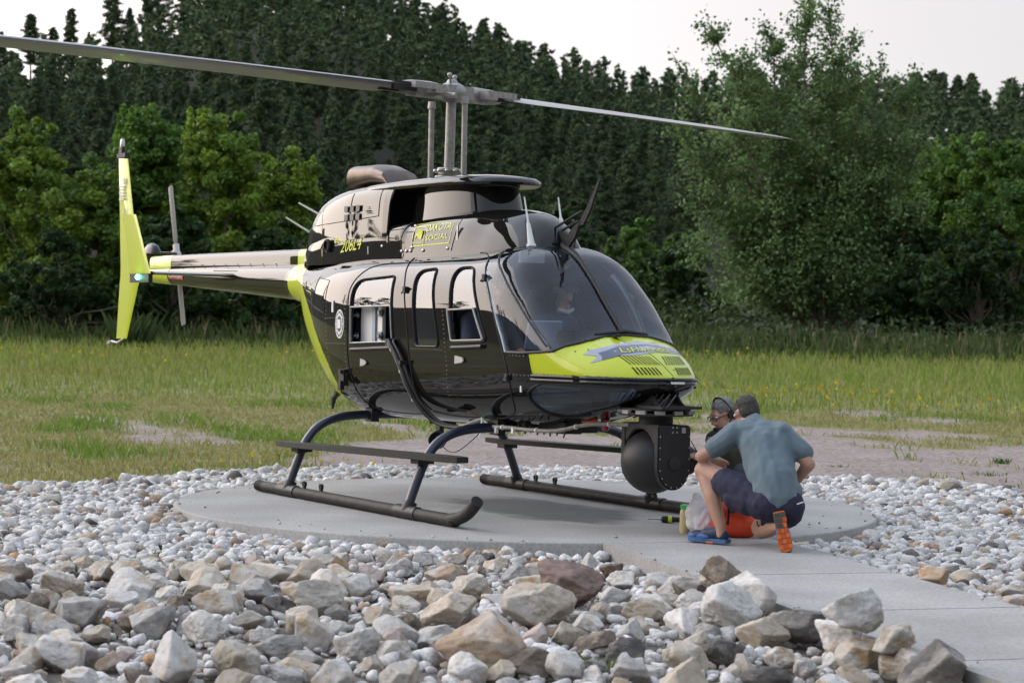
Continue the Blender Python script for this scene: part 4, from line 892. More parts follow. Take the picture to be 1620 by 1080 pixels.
# ------------------------------------------------------------------ pad and walkway
def concrete(name, stain=False):
    m = mat(name, (.295, .288, .275), .85, col2=(.385, .378, .362), ns=1.0, bump=.25, bs=160, spec=.3); t = m.node_tree; b = t.nodes['Principled BSDF']
    src = b.inputs['Base Color'].links[0].from_socket; tcn = t.nodes.new('ShaderNodeTexCoord')
    n = t.nodes.new('ShaderNodeTexNoise'); n.inputs['Scale'].default_value = 45; n.inputs['Detail'].default_value = 8; t.links.new(tcn.outputs['Object'], n.inputs['Vector'])
    r_ = t.nodes.new('ShaderNodeValToRGB'); r_.color_ramp.elements[0].position = .3; r_.color_ramp.elements[0].color = (.74, .735, .72, 1); r_.color_ramp.elements[1].position = .6; t.links.new(n.outputs[0], r_.inputs[0])
    k = t.nodes.new('ShaderNodeMixRGB'); k.blend_type = 'MULTIPLY'; k.inputs[0].default_value = 1; t.links.new(src, k.inputs[1]); t.links.new(r_.outputs[0], k.inputs[2]); out = k.outputs[0]
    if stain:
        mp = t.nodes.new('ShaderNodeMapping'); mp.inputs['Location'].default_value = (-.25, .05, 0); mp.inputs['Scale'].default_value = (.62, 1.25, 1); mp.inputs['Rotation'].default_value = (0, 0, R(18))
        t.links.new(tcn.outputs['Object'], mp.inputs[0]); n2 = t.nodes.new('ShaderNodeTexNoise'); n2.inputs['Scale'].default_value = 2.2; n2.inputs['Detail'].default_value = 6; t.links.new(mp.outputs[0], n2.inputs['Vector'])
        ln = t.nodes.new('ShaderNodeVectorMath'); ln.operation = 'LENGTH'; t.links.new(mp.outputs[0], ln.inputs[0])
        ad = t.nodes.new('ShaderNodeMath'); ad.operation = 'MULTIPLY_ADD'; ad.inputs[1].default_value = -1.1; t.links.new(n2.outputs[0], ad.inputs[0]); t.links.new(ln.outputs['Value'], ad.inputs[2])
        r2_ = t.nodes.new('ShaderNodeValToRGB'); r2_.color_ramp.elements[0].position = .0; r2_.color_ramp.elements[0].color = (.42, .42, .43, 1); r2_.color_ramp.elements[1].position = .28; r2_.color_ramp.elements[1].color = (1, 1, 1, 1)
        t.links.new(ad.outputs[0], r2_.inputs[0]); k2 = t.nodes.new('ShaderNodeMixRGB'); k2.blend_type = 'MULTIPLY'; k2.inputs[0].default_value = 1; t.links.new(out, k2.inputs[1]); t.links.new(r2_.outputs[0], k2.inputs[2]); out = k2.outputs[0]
    t.links.new(out, b.inputs['Base Color']); return m
MT['pad'] = concrete('pad_concrete', True); MT['walk'] = concrete('walkway_concrete')
b = MB(); b.lathe([(PADR-.02, -.22), (PADR, -.20), (PADR, -.014), (PADR-.004, -.006), (PADR-.014, 0)], (0, 0, 0), (0, 0, 1), 160)
pad = b.build('helipad', MT['pad'], autosmooth=30); pad.location = (PADC[0], PADC[1], 0); tag(pad, kind='structure')
cuts = [None, 2.05, 3.60, 5.20, 6.8, 8.4, 10.0, 11.6]
wk = empty('walkway'); tag(wk, kind='structure')
for k in range(len(cuts)-1):
    b = MB(); u1 = cuts[k+1]-.005; vs = np.linspace(0, WW, 14)
    if cuts[k] is None:  # first slab follows the rim of the pad
        near = []
        for v in vs:
            p = WA+WN*v-np.array(PADC); bq = p@WD; cq = p@p-(PADR+.006)**2; near.append(-bq+math.sqrt(max(bq*bq-cq, 0)))
    else: near = [cuts[k]+.005]*14
    top = [WA+WN*v+WD*u for v, u in zip(vs, near)]+[WA+WN*v+WD*u1 for v in vs[::-1]]
    n = len(top); V = [(p[0], p[1], -.2) for p in top]+[(p[0], p[1], -.003-.0012*k) for p in top]
    b.add(V, [tuple(range(n))[::-1], tuple(range(n, 2*n))]+[(i, (i+1) % n, n+(i+1) % n, n+i) for i in range(n)]); b.build('slab', MT['walk'], wk, smooth=False)

# ------------------------------------------------------------------ rocks
def ico(sub):
    bm = bmesh.new(); bmesh.ops.create_icosphere(bm, subdivisions=sub, radius=1); V = np.array([v.co[:] for v in bm.verts]); F = np.array([[v.index for v in f.verts] for f in bm.faces]); bm.free(); return V, F
I1, I4 = ico(2), ico(5)
def rock_shape(base, seed, planes=16, amp=.05, soft=14.):
    r_ = np.random.default_rng(seed); V, F = base; N = r_.normal(size=(planes, 3)); N /= np.linalg.norm(N, axis=1)[:, None]; H = r_.uniform(.62, 1.0, planes)
    d = V @ N.T; rad = np.where(d > .05, H/np.maximum(d, .05), 9.); rad = -np.log(np.exp(-soft*rad).sum(1))/soft; rad = np.minimum(rad, 1.25)
    P = V*rad[:, None]
    if amp:
        for f_, a in ((1.6, amp*1.2), (3.5, amp), (7, amp*.75), (15, amp*.5), (33, amp*.25)):
            P = P+V*np.array([mnoise.noise(Vector(tuple(v*f_+seed*3.1))) for v in P])[:, None]*a
    P /= np.abs(P).max(); return P, F
def rock_mat(name, c1, c2, stain, amt=.5, pit=(.20, .17, .13)):
    m = bpy.data.materials.new(name); m.use_nodes = True; t = m.node_tree; b = t.nodes['Principled BSDF']; b.inputs['Roughness'].default_value = .82; b.inputs['Specular IOR Level'].default_value = .3
    tcn = t.nodes.new('ShaderNodeTexCoord'); oi = t.nodes.new('ShaderNodeObjectInfo'); ad = t.nodes.new('ShaderNodeVectorMath'); ad.operation = 'ADD'
    mu = t.nodes.new('ShaderNodeMath'); mu.operation = 'MULTIPLY'; mu.inputs[1].default_value = 57.; t.links.new(oi.outputs['Random'], mu.inputs[0]); t.links.new(tcn.outputs['Object'], ad.inputs[0]); t.links.new(mu.outputs[0], ad.inputs[1])
    def noise(sc, det=8, ro=.6):
        n = t.nodes.new('ShaderNodeTexNoise'); n.inputs['Scale'].default_value = sc; n.inputs['Detail'].default_value = det; n.inputs['Roughness'].default_value = ro; t.links.new(ad.outputs[0], n.inputs['Vector']); return n
    def ramp(src, els):
        r_ = t.nodes.new('ShaderNodeValToRGB'); e = r_.color_ramp.elements; e[0].position, e[0].color = els[0][0], (*els[0][1], 1); e[1].position, e[1].color = els[1][0], (*els[1][1], 1); t.links.new(src, r_.inputs[0]); return r_.outputs[0]
    def mix(f, a, c, bl='MIX'):
        k = t.nodes.new('ShaderNodeMixRGB'); k.blend_type = bl
        if isinstance(f, float): k.inputs[0].default_value = f
        else: t.links.new(f, k.inputs[0])
        t.links.new(a, k.inputs[1])
        if isinstance(c, tuple): k.inputs[2].default_value = (*c, 1)
        else: t.links.new(c, k.inputs[2])
        return k.outputs[0]
    g = lambda v: (v, v, v)
    base = ramp(noise(1.6).outputs[0], [(.38, c2), (.62, c1)])
    s_ = ramp(noise(.9, 7).outputs[0], [(.62-.24*amt, g(0)), (.76-.18*amt, g(1))]); o = mix(s_, base, stain)
    p_ = ramp(noise(3.2, 12, .72).outputs[0], [(.31, g(.85)), (.43, g(0))]); o = mix(p_, o, pit)
    fi = ramp(noise(22, 9, .8).outputs[0], [(.32, g(.74)), (.62, g(1.12))]); o = mix(1.0, o, fi, 'MULTIPLY')
    vr = t.nodes.new('ShaderNodeMapRange'); vr.inputs[3].default_value = .78; vr.inputs[4].default_value = 1.12; t.links.new(oi.outputs['Random'], vr.inputs[0])
    k = t.nodes.new('ShaderNodeMixRGB'); k.blend_type = 'MULTIPLY'; k.inputs[0].default_value = 1; t.links.new(o, k.inputs[1]); t.links.new(vr.outputs[0], k.inputs[2]); t.links.new(k.outputs[0], b.inputs['Base Color'])
    h = t.nodes.new('ShaderNodeMath'); h.operation = 'MULTIPLY_ADD'; h.inputs[1].default_value = .5; t.links.new(noise(24, 8, .75).outputs[0], h.inputs[0]); t.links.new(noise(6, 8, .65).outputs[0], h.inputs[2])
    bp = t.nodes.new('ShaderNodeBump'); bp.inputs['Strength'].default_value = .8; bp.inputs['Distance'].default_value = .016; t.links.new(h.outputs[0], bp.inputs['Height']); t.links.new(bp.outputs[0], b.inputs['Normal'])
    return m
RM = dict(white=rock_mat('white_quartz', (.75, .735, .70), (.62, .595, .55), (.52, .39, .24), .32), pale=rock_mat('pale_rock', (.66, .63, .57), (.54, .495, .42), (.46, .32, .18), .5),
          tan=rock_mat('tan_rock', (.54, .48, .39), (.45, .38, .29), (.62, .59, .54), .5), rust=rock_mat('rusty_rock', (.47, .37, .27), (.38, .27, .18), (.60, .56, .50), .6),
          orange=rock_mat('orange_rock', (.44, .27, .13), (.46, .38, .29), (.50, .46, .40), .45), grey=rock_mat('grey_rock', (.50, .485, .455), (.31, .30, .285), (.55, .53, .5), .35),
          dark=rock_mat('dark_rock', (.12, .115, .11), (.19, .18, .165), (.40, .37, .33), .4), brown=rock_mat('brown_rock', (.24, .195, .155), (.16, .13, .105), (.38, .33, .27), .5),
          purple=rock_mat('purple_rock', (.21, .155, .15), (.29, .20, .16), (.17, .12, .11), .5), pink=rock_mat('pink_rock', (.52, .42, .37), (.58, .50, .46), (.28, .20, .16), .4))
ROCKM = []
for k in range(12):
    V, F = rock_shape(I4, 100+k, planes=[9, 13, 11, 16][k % 4], amp=[.045, .06, .04, .075][k % 4], soft=[80, 60, 110, 50][k % 4])
    me = bpy.data.meshes.new('rock_shape'); me.from_pydata([tuple(v) for v in V], [], F.tolist()); me.polygons.foreach_set('use_smooth', np.ones(len(F), bool)); me.materials.append(RM['pale']); me.update(); ROCKM.append(me)
def put_rock(name, x, y, z, size, kind, seed, flat=None):
    r_ = random.Random(seed); o = bpy.data.objects.new(name, ROCKM[r_.randrange(12)]); COL.objects.link(o); o.location = (x, y, z)
    o.scale = (size*.5*r_.uniform(.92, 1.15), size*.5*r_.uniform(.8, 1.05), size*.5*(flat or r_.uniform(.66, .9))); o.rotation_euler = (r_.uniform(-.35, .35), r_.uniform(-.35, .35), r_.uniform(0, 6.28))
    o.material_slots[0].link = 'OBJECT'; o.material_slots[0].material = RM[kind]; return o
ROCKS = [
(3.81, -4.76, 0.26, 'tan', 'pale tan block with an orange left face near the left edge', 0),
(4.77, -4.97, 0.25, 'grey', 'lumpy grey rock leaning on the orange-faced block', 0),
(5.82, -5.46, 0.23, 'white', 'clean white angular block low in the left corner', 0),
(5.46, -5.5, 0.14, 'pale', 'rounded pale rock left of the white corner block', 0),
(5.55, -4.6, 0.21, 'white', 'upright white slab standing above bare dirt', 0),
(6.37, -5.12, 0.28, 'white', 'broad white boulder at the bottom below the upright white slab', 0),
(6.5, -4.86, 0.28, 'tan', 'tan and white boulder right of the broad white boulder', 0),
(4.2, -4.26, 0.17, 'white', 'flat topped white rock above the bare dirt patch', 0),
(4.04, -3.95, 0.25, 'tan', 'grey tan rock with a green weed beside it', 0),
(4.67, -4.1, 0.17, 'pale', 'pale pointed rock behind the upright white slab', 0),
(3.72, -3.52, 0.21, 'pale', 'pale rock half buried where pebbles meet the heap', 0),
(3.33, -3.84, 0.18, 'pale', 'small pale rock at the pebble edge beside the green weed', 0),
(5.95, -5.26, 0.13, 'rust', 'rust orange rock right of the clean white corner block', 0),
(4.64, -5.09, 0.11, 'pink', 'pinkish slim rock under the orange-faced block', 0),
(2.67, -4.66, 0.18, 'grey', 'grey rock cut off by the frame at the pebble edge', 0),
(3.84, -5.04, 0.21, 'grey', 'dark grey rock below the grey rock at the frame edge', 0),
(5.06, -5.42, 0.19, 'grey', 'grey tan rock above the rounded pale rock at the frame edge', 0),
(6.02, -5.73, 0.15, 'grey', 'smooth grey rock in the extreme lower corner', 0),
(5.21, -5.04, 0.15, 'tan', 'tan rock with brown stains below the lumpy grey rock', 0),
(6.27, -5.53, 0.18, 'white', 'white rock cut by the bottom edge near the corner block', 0),
(5.25, -4.23, 0.17, 'pale', 'long pale rock right of the upright white slab', 0),
(4.59, -4.63, 0.12, 'pale', 'small pale rock at the top of the bare dirt patch', 0),
(4.78, -4.53, 0.12, 'grey', 'small grey cube shaped rock in the dirt', 0),
(6.32, -5.27, 0.14, 'brown', 'brown rock left of the broad white boulder', 0),
(5.01, -3.69, 0.34, 'pale', 'wide pale wedge shaped rock behind the heap', 0),
(4.39, -3.15, 0.2, 'white', 'tall narrow white rock standing on end', 0),
(3.42, -2.77, 0.16, 'orange', 'orange tan stone standing behind the tall narrow rock', 0),
(4.95, -3.08, 0.24, 'pale', "pitted pale rock in the middle of the heap's back row", 0),
(5.65, -3.24, 0.28, 'tan', 'big lumpy tan rock with holes in the centre of the heap', 0),
(4.05, -2.34, 0.2, 'rust', 'rust and white wedge stone at the pebble edge', 0),
(5.83, -2.79, 0.37, 'tan', 'big smooth tan boulder in front of the purple brown rock', 0),
(5.39, -2.29, 0.45, 'purple', 'large purple brown flat topped boulder', 0),
(6.28, -4.13, 0.24, 'white', 'greenish white pyramid shaped rock near the bottom', 0),
(5.89, -4.19, 0.25, 'white', 'oval white rock left of the pyramid shaped rock', 0),
(5.45, -4.01, 0.22, 'pale', 'pale rock stacked behind the oval white rock', 0),
(5.57, -3.62, 0.17, 'tan', 'rough tan stone above the pyramid shaped rock', 0),
(5.68, -3.5, 0.15, 'brown', 'dark brown rock between the rough tan stone and the lumpy tan rock', 0),
(6.16, -3.85, 0.16, 'pink', 'pinkish pale rock right of the pyramid shaped rock', 0),
(6.68, -3.68, 0.39, 'rust', 'largest rusty tan boulder lying across the lower heap', 0),
(6.95, -3.92, 0.19, 'white', 'white block below the largest rusty boulder', 0),
(6.97, -3.58, 0.22, 'brown', 'brown tan rock right of the white block at the bottom', 0),
(7.13, -3.46, 0.22, 'white', 'angular white rock at the bottom under the pale pink rock', 0),
(6.36, -3.15, 0.19, 'pink', 'pale pink rock in front of the big smooth tan boulder', 0),
(5.46, -2.84, 0.14, 'white', 'small white stone wedged beside the lumpy tan rock', 0),
(6.36, -4.44, 0.16, 'grey', 'grey rough rock below the oval white rock', 0),
(4.92, -3.89, 0.19, 'dark', 'dark grey rock at the left of the wide wedge rock', 0),
(5.2, -3.68, 0.15, 'grey', 'small grey rock under the wide wedge rock', 0),
(6.43, -3.01, 0.19, 'tan', 'tan grey rock below the big smooth tan boulder', 0),
(6.86, -4.54, 0.22, 'white', 'white rock cut by the bottom edge under the pyramid rock', 0),
(6.92, -4.24, 0.21, 'pale', 'grey white rock at the bottom left of the white block', 0),
(6.63, -4.69, 0.17, 'grey', 'grey rock at the bottom edge right of the tan and white boulder', 0),
(6.61, -2.96, 0.19, 'brown', 'brown rock left of the long white boulder row', 0),
(6.29, -1.71, 0.3, 'white', "big white boulder at the walkway's edge", 0.08),
(6.52, -2.07, 0.43, 'white', 'long low white boulder in front of the big white boulder', 0),
(6.03, -2.22, 0.27, 'tan', 'warm tan rock with orange stains left of the long white boulder', 0),
(7.61, -2.1, 0.33, 'white', 'large white and brown pitted boulder beside the walkway', 0.2),
(7.84, -2.1, 0.21, 'pale', 'cream boulder right of the large pitted boulder', 0.12),
(8.33, -2.27, 0.31, 'dark', 'dark grey craggy boulder at the bottom beside the walkway', 0.06),
(7.33, -1.97, 0.24, 'white', 'white rounded boulder in front of the large pitted boulder', 0.05),
(6.9, -2.13, 0.27, 'tan', 'tan boulder with a flat face below the big white boulder', 0),
(7.22, -2.86, 0.21, 'tan', 'upright tan rock with an orange top near the bottom', 0),
(5.78, -1.51, 0.22, 'brown', "dark brown pyramid rock at the walkway's edge", 0.16),
(5.57, -1.42, 0.16, 'pale', 'small pale rock leaning on the dark brown pyramid rock', 0.11),
(5.34, -1.38, 0.24, 'dark', 'dark flat rock below the dark brown pyramid rock', 0),
(4.92, -1.31, 0.22, 'white', 'white rock left of the dark flat rock', 0),
(6.94, -1.87, 0.26, 'dark', 'black and white veined rock between the two pale boulders', 0.04),
(7.17, -2.59, 0.2, 'dark', 'dark grey rock right of the upright tan rock', 0),
(6.53, -2.69, 0.19, 'white', 'white rock below the warm tan rock', 0),
(6.88, -2.98, 0.19, 'dark', 'charcoal rock below the white rock', 0),
(7.37, -3.28, 0.22, 'grey', 'grey white smooth rock at the bottom below the charcoal rock', 0),
(7.53, -2.2, 0.15, 'white', 'smooth white stone at the bottom below the rounded boulder', 0),
(7.38, -2.63, 0.13, 'tan', 'small tan rock at the bottom between dark rocks', 0),
(7.94, -2.1, 0.17, 'pale', 'pale rock between the cream boulder and the dark craggy boulder', 0.07),
(5.58, 0.31, 0.24, 'orange', 'orange tan lumpy rock across the walkway', 0),
(5.51, 0.68, 0.16, 'tan', 'tan rock right of the orange tan lumpy rock', 0),
(4.85, 1.24, 0.11, 'dark', 'small black rock in the white pebbles across the walkway', 0),
(6.06, 0.49, 0.18, 'pale', 'pale rock near the right frame edge across the walkway', 0),
(6.64, -0.09, 0.2, 'pink', "pinkish brown rock at the walkway's far edge", 0),
(6.02, 0.26, 0.12, 'white', "white stone at the walkway's far edge", 0),
(5.95, 0.13, 0.14, 'tan', "flat tan stone at the walkway's far edge", 0),
(0.34, 5.55, 0.27, 'pale', 'lone pale boulder where the pebbles meet the gravel field', 0),
(-2.7, -1.96, 0.15, 'brown', "small brown rock at the pebbles' back edge", 0),
(4.37, -1.28, 0.21, 'brown', 'dark brown slab behind the purple boulder', 0),
(5.19, 1.18, 0.14, 'brown', 'flat brown stone among the pebbles across the walkway', 0),
(7.28, -1.89, 0.09, 'white', 'little white stone under the white rounded boulder', 0.01),
(8.14, -1.85, 0.18, 'grey', 'grey rock at the foot of the walkway slab', 0),
(7.4, -2.42, 0.17, 'pale', 'pale low stone at the bottom left of the smooth white stone', 0),
(7.63, -2.45, 0.14, 'grey', 'small grey stone beside the pale low stone', 0),
(6.24, -3.63, 0.14, 'grey', 'grey stone tucked under the largest rusty boulder', 0),
(5.79, -2.36, 0.15, 'pale', 'pale stone right of the big smooth tan boulder', 0),
(6.36, -2.22, 0.2, 'white', "white stone below the warm tan rock's right side", 0),
(6.59, -2.24, 0.16, 'grey', 'grey stone under the long low white boulder', 0),
(5.73, -4.36, 0.15, 'grey', 'grey stone left of the oval white rock', 0),
(6.05, -5.65, 0.11, 'tan', 'tan stone squeezed below the clean white corner block', 0)]
WEEDS = [(2.30, -3.55, 0.16, 26, 0.02, (.09,.17,.03), 'thin green weed upright in the pebbles left of the heap', 0.012),
(3.37, -3.79, 0.26, 34, 0.022, (.08,.19,.03), 'bright green weed growing beside the grey tan rock', 0.012),
(2.37, -4.17, 0.14, 30, 0.05, (.07,.13,.03), 'low dark green weed at the pebble edge above the heap', 0.012),
(3.35, -3.00, 0.1, 24, 0.03, (.16,.2,.03), 'yellow green sprout behind the wide wedge rock', 0.012),
(4.01, 1.69, 0.1, 24, 0.05, (.09,.16,.04), 'small weed in the pebbles across the walkway', 0.012),
(4.18, 1.88, 0.07, 16, 0.03, (.09,.16,.04), 'tiny weed in the pebbles near the walkway far edge', 0.012),
(6.98, -3.20, 0.16, 40, 0.05, (.13,.16,.05), 'grassy weed between the rocks at the bottom of the heap', 0.012),
(5.14, -4.94, 0.1, 24, 0.05, (.06,.10,.03), 'dark low weed beside the rust orange rock', 0.012),
(4.40, -4.24, 0.12, 26, 0.04, (.08,.15,.03), 'weed in the dirt patch under the flat topped white rock', 0.012),
(-2.79, 9.43, 0.16, 70, 0.05, (.08,.16,.03), 'bushy green weed tuft in the gravel field', 0.012),
(-1.51, 7.91, 0.1, 60, 0.14, (.10,.16,.03), 'spreading low weed tuft in the gravel field', 0.012),
(-2.97, 7.05, 0.06, 50, 0.12, (.11,.15,.04), 'flat dry weed patch behind the kneeling men', 0.012),
(-0.23, 6.90, 0.08, 60, 0.2, (.10,.16,.03), 'wide weed mat by the lone pale boulder', 0.012),
(-40.75, 13.24, 1.3, 60, 0.25, (.04,.07,.02), 'tall dark weed at the foot of the tail side trees', 0.06),
]

import re
taken = []
for i, (x, y, sz, kind, lab, lift) in enumerate(ROCKS):
    fl = .62 if ('long' in lab or 'lying' in lab or 'flat' in lab) else (.95 if ('upright' in lab or 'tall' in lab or 'pyramid' in lab) else None)
    o = put_rock('rock', x, y, float(ground_z(x, y))+.34*sz+lift, sz*1.2, kind, 500+i, fl); tag(o, lab, 'rock', 'rocks of the foreground heap'); taken.append((x, y, sz))
    if lift > .045:
        o = put_rock('stone', x+.04, y-.02, float(ground_z(x, y))+.05+lift*.3, min(.30, sz*.9), 'pale', 900+i); tag(o, 'pale stone wedged underneath the '+re.split(r' (?:with|in|at|by|right|left|beside|between|leaning|under) ', lab)[0], 'stone', 'small stones in the foreground heap'); taken.append((x+.04, y-.02, .2))
TK = np.array(taken)
kinds = ['white']*7+['pale']*9+['tan']*6+['grey']*5+['rust', 'pink', 'dark', 'brown']
fr = random.Random(11); cnt = 0
def short(lab):
    return re.split(r' (?:with|near|leaning|low|above|right|left|below|standing|at|in|behind|half|under|cut|on|stacked|between|lying|where|wedged|across|among|of|the|that|beside|squeezed|tucked) ', lab)[0]
used_l = {}
def near_label(k, x, y, sz):
    d = [(math.hypot(q[0]-x, q[1]-y), q[4], q[0], q[1]) for q in ROCKS]; d.sort()
    for dd_, lab, qx, qy in d[:5]:
        s1, t1 = st(x, y); s0, t0 = st(qx, qy); rel = ('left of' if t1 < t0-.12 else 'right of' if t1 > t0+.12 else 'behind' if s1 > s0 else 'in front of')
        kk = {'rust': 'rusty', 'pink': 'pinkish'}.get(k, k); L = f"{'small' if sz > .18 else 'little'} {kk} stone just {rel} the {short(lab)}"
        if L not in used_l: used_l[L] = 1; return L
    return L
fl_labels = dict(white='small white stone filling a gap in the foreground rock heap', pale='small pale stone filling a gap in the foreground rock heap', tan='small tan stone filling a gap in the foreground rock heap', grey='small grey stone filling a gap in the foreground rock heap',
                 rust='small rusty stone filling a gap in the foreground rock heap', pink='small pinkish stone filling a gap in the foreground rock heap', dark='small dark stone filling a gap in the foreground rock heap', brown='small brown stone filling a gap in the foreground rock heap')
for tr_ in range(9000):
    if cnt >= 205: break
    t_ = fr.uniform(-3.6, 3.6); s_ = fr.uniform(8.3, float(heap_edge(t_))-.35); x, y = map(float, w2(s_, t_))
    if abs(t_) > .262*s_ or in_walk(x, y, .10) or in_pad(x, y, .2): continue
    dx_, dy_ = x-WA[0], y-WA[1]
    if dx_*WN[0]+dy_*WN[1] > WW and s_ > 12.0: continue
    if -2.1 < t_*13/s_ < -1.2 and 9.6 < s_ < 10.9 and fr.random() < .8: continue     # the bare dirt patch
    sz = fr.uniform(.13, .27) if fr.random() < .75 else fr.uniform(.25, .34); sz = min(sz, .10+.16*max(0, float(heap_edge(t_))-s_)); d = np.hypot(TK[:, 0]-x, TK[:, 1]-y)
    if (d < (TK[:, 2]+sz)*.33).any(): continue
    k = fr.choice(kinds); o = put_rock('stone', x, y, float(ground_z(x, y))+.22*sz, sz, k, 2000+cnt); tag(o, near_label(k, x, y, sz), 'stone', 'small stones in the foreground heap'); TK = np.concatenate([TK, [(x, y, sz)]]); cnt += 1
# white landscaping pebbles: jittered grid, the largest in view as objects, the rest one mass
pv = [rock_shape(I1, 300+k, planes=10, amp=0, soft=9) for k in range(10)]
ss, tt = np.meshgrid(np.arange(8.0, 23.2, .066), np.arange(-7.6, 7.8, .066)); ss = (ss+rng.uniform(-.03, .03, ss.shape)).ravel(); tt = (tt+rng.uniform(-.03, .03, tt.shape)).ravel()
X, Y = w2(ss, tt); wlk = (X-WA[0])*WN[0]+(Y-WA[1])*WN[1]
sz = np.exp(rng.normal(-2.62, .33, len(X))); sz = np.clip(sz, .035, .17)
band = (ss < back_edge(tt)+(fbm(X*1.5, Y*1.5, 77)-.5)*.9) & (ss > heap_edge(tt)-.25); far_ = (wlk > WW) & (ss > 9)
heap = (ss <= heap_edge(tt)-.25) & (rng.random(len(X)) < .55)
ok = (np.abs(tt) < .35*ss) & ~in_pad(X, Y, .015) & ~in_walk(X, Y, .015) & (band | heap | (far_ & (ss < back_edge(tt))))
ok &= ~((ss > 14.5) & (rng.random(len(X)) < .12))
keep = ok.nonzero()[0]; d2 = np.ones(len(keep), bool)
X, Y, ss, tt, sz = X[keep], Y[keep], ss[keep], tt[keep], sz[keep]
sz = np.where(ss <= heap_edge(tt)-.25, sz*.85, sz)
ZG = ground_z(X, Y)+sz*.14+rng.random(len(X))*.02
kind_p = rng.choice(12, len(X), p=[.40, .28, .13, .05, .035, .03, .02, .015, .015, .01, .01, .005])
PC = np.array([(.60, .59, .575), (.53, .52, .50), (.45, .44, .42), (.37, .355, .33), (.40, .33, .26), (.26, .25, .24), (.34, .24, .16), (.18, .16, .145), (.28, .21, .17), (.13, .12, .11), (.42, .27, .15), (.09, .085, .08)])
vis = np.argsort(-(sz/ss)*(ss > 11.5))[:300]; ism = np.ones(len(X), bool); ism[vis] = False
pk = ['white', 'white', 'pale', 'pale', 'tan', 'grey', 'rust', 'brown', 'pink', 'dark', 'orange', 'dark']
PMESH = []
for V, F in pv:
    me = bpy.data.meshes.new('pebble_shape'); me.from_pydata([tuple(v) for v in V], [], F.tolist()); me.polygons.foreach_set('use_smooth', np.ones(len(F), bool)); me.materials.append(RM['white']); me.update(); PMESH.append(me)
for i in vis:
    o = bpy.data.objects.new('pebble', PMESH[i % 10]); COL.objects.link(o); o.location = (X[i], Y[i], ZG[i]); k = sz[i]*.56; o.scale = (k*1.1, k*.95, k*.68); o.rotation_euler = (rng.uniform(-.4, .4), rng.uniform(-.4, .4), rng.uniform(0, 6.28))
    kk = pk[kind_p[i]]; o.material_slots[0].link = 'OBJECT'; o.material_slots[0].material = RM[kk]; zn = 'across the walkway' if (X[i]-WA[0])*WN[0]+(Y[i]-WA[1])*WN[1] > WW else 'left of the pad' if tt[i] < -2.4 else 'along the near rim of the pad' if ss[i] < 16 else 'behind the helicopter'; tag(o, f'larger {kk if kk != "rust" else "rusty"} pebble among the white pebbles {zn}', 'pebble', 'larger pebbles around the pad')
def rotmats(n, tilt=.5):
    a, b_, c_ = rng.uniform(-tilt, tilt, n), rng.uniform(-tilt, tilt, n), rng.uniform(0, 2*np.pi, n)
    ca, sa, cb, sb_, cc, sc = np.cos(a), np.sin(a), np.cos(b_), np.sin(b_), np.cos(c_), np.sin(c_); Rm = np.empty((n, 3, 3))
    Rm[:, 0, 0] = cc*cb; Rm[:, 0, 1] = cc*sb_*sa-sc*ca; Rm[:, 0, 2] = cc*sb_*ca+sc*sa; Rm[:, 1, 0] = sc*cb; Rm[:, 1, 1] = sc*sb_*sa+cc*ca; Rm[:, 1, 2] = sc*sb_*ca-cc*sa; Rm[:, 2, 0] = -sb_; Rm[:, 2, 1] = cb*sa; Rm[:, 2, 2] = cb*ca
    return Rm
ii = ism.nonzero()[0]; Vs = []; Fs = []; Cs = []; off = 0
_g = (1+5**.5)/2; V12 = np.array([(-1, _g, 0), (1, _g, 0), (-1, -_g, 0), (1, -_g, 0), (0, -1, _g), (0, 1, _g), (0, -1, -_g), (0, 1, -_g), (_g, 0, -1), (_g, 0, 1), (-_g, 0, -1), (-_g, 0, 1)])/math.hypot(1, _g)
F12 = np.array([(0, 11, 5), (0, 5, 1), (0, 1, 7), (0, 7, 10), (0, 10, 11), (1, 5, 9), (5, 11, 4), (11, 10, 2), (10, 7, 6), (7, 1, 8), (3, 9, 4), (3, 4, 2), (3, 2, 6), (3, 6, 8), (3, 8, 9), (4, 9, 5), (2, 4, 11), (6, 2, 10), (8, 6, 7), (9, 8, 1)])
pv = pv[:10]+[rock_shape((V12, F12), 400+k, planes=8, amp=0, soft=12) for k in range(6)]
fari = ii[ss[ii] > 12.4]; neari = ii[ss[ii] <= 12.4]
for k in range(16):
    q = neari[k::10] if k < 10 else fari[k-10::6]; V, F = pv[k]; Rm = rotmats(len(q)); sc = sz[q, None]*.56*np.stack([rng.uniform(.9, 1.2, len(q)), rng.uniform(.8, 1.0, len(q)), rng.uniform(.55, .85, len(q))], -1)
    P = np.einsum('nij,nvj->nvi', Rm, V[None]*sc[:, None, :])+np.stack([X[q], Y[q], ZG[q]], -1)[:, None, :]
    Vs.append(P.reshape(-1, 3)); Fs.append((F[None]+(np.arange(len(q))*len(V))[:, None, None]+off).reshape(-1, 3)); off += len(q)*len(V)
    col = PC[kind_p[q]]*rng.uniform(.82, 1.12, (len(q), 1)); Cs.append(np.repeat(np.concatenate([col, np.ones((len(q), 1))], 1), len(V), axis=0))
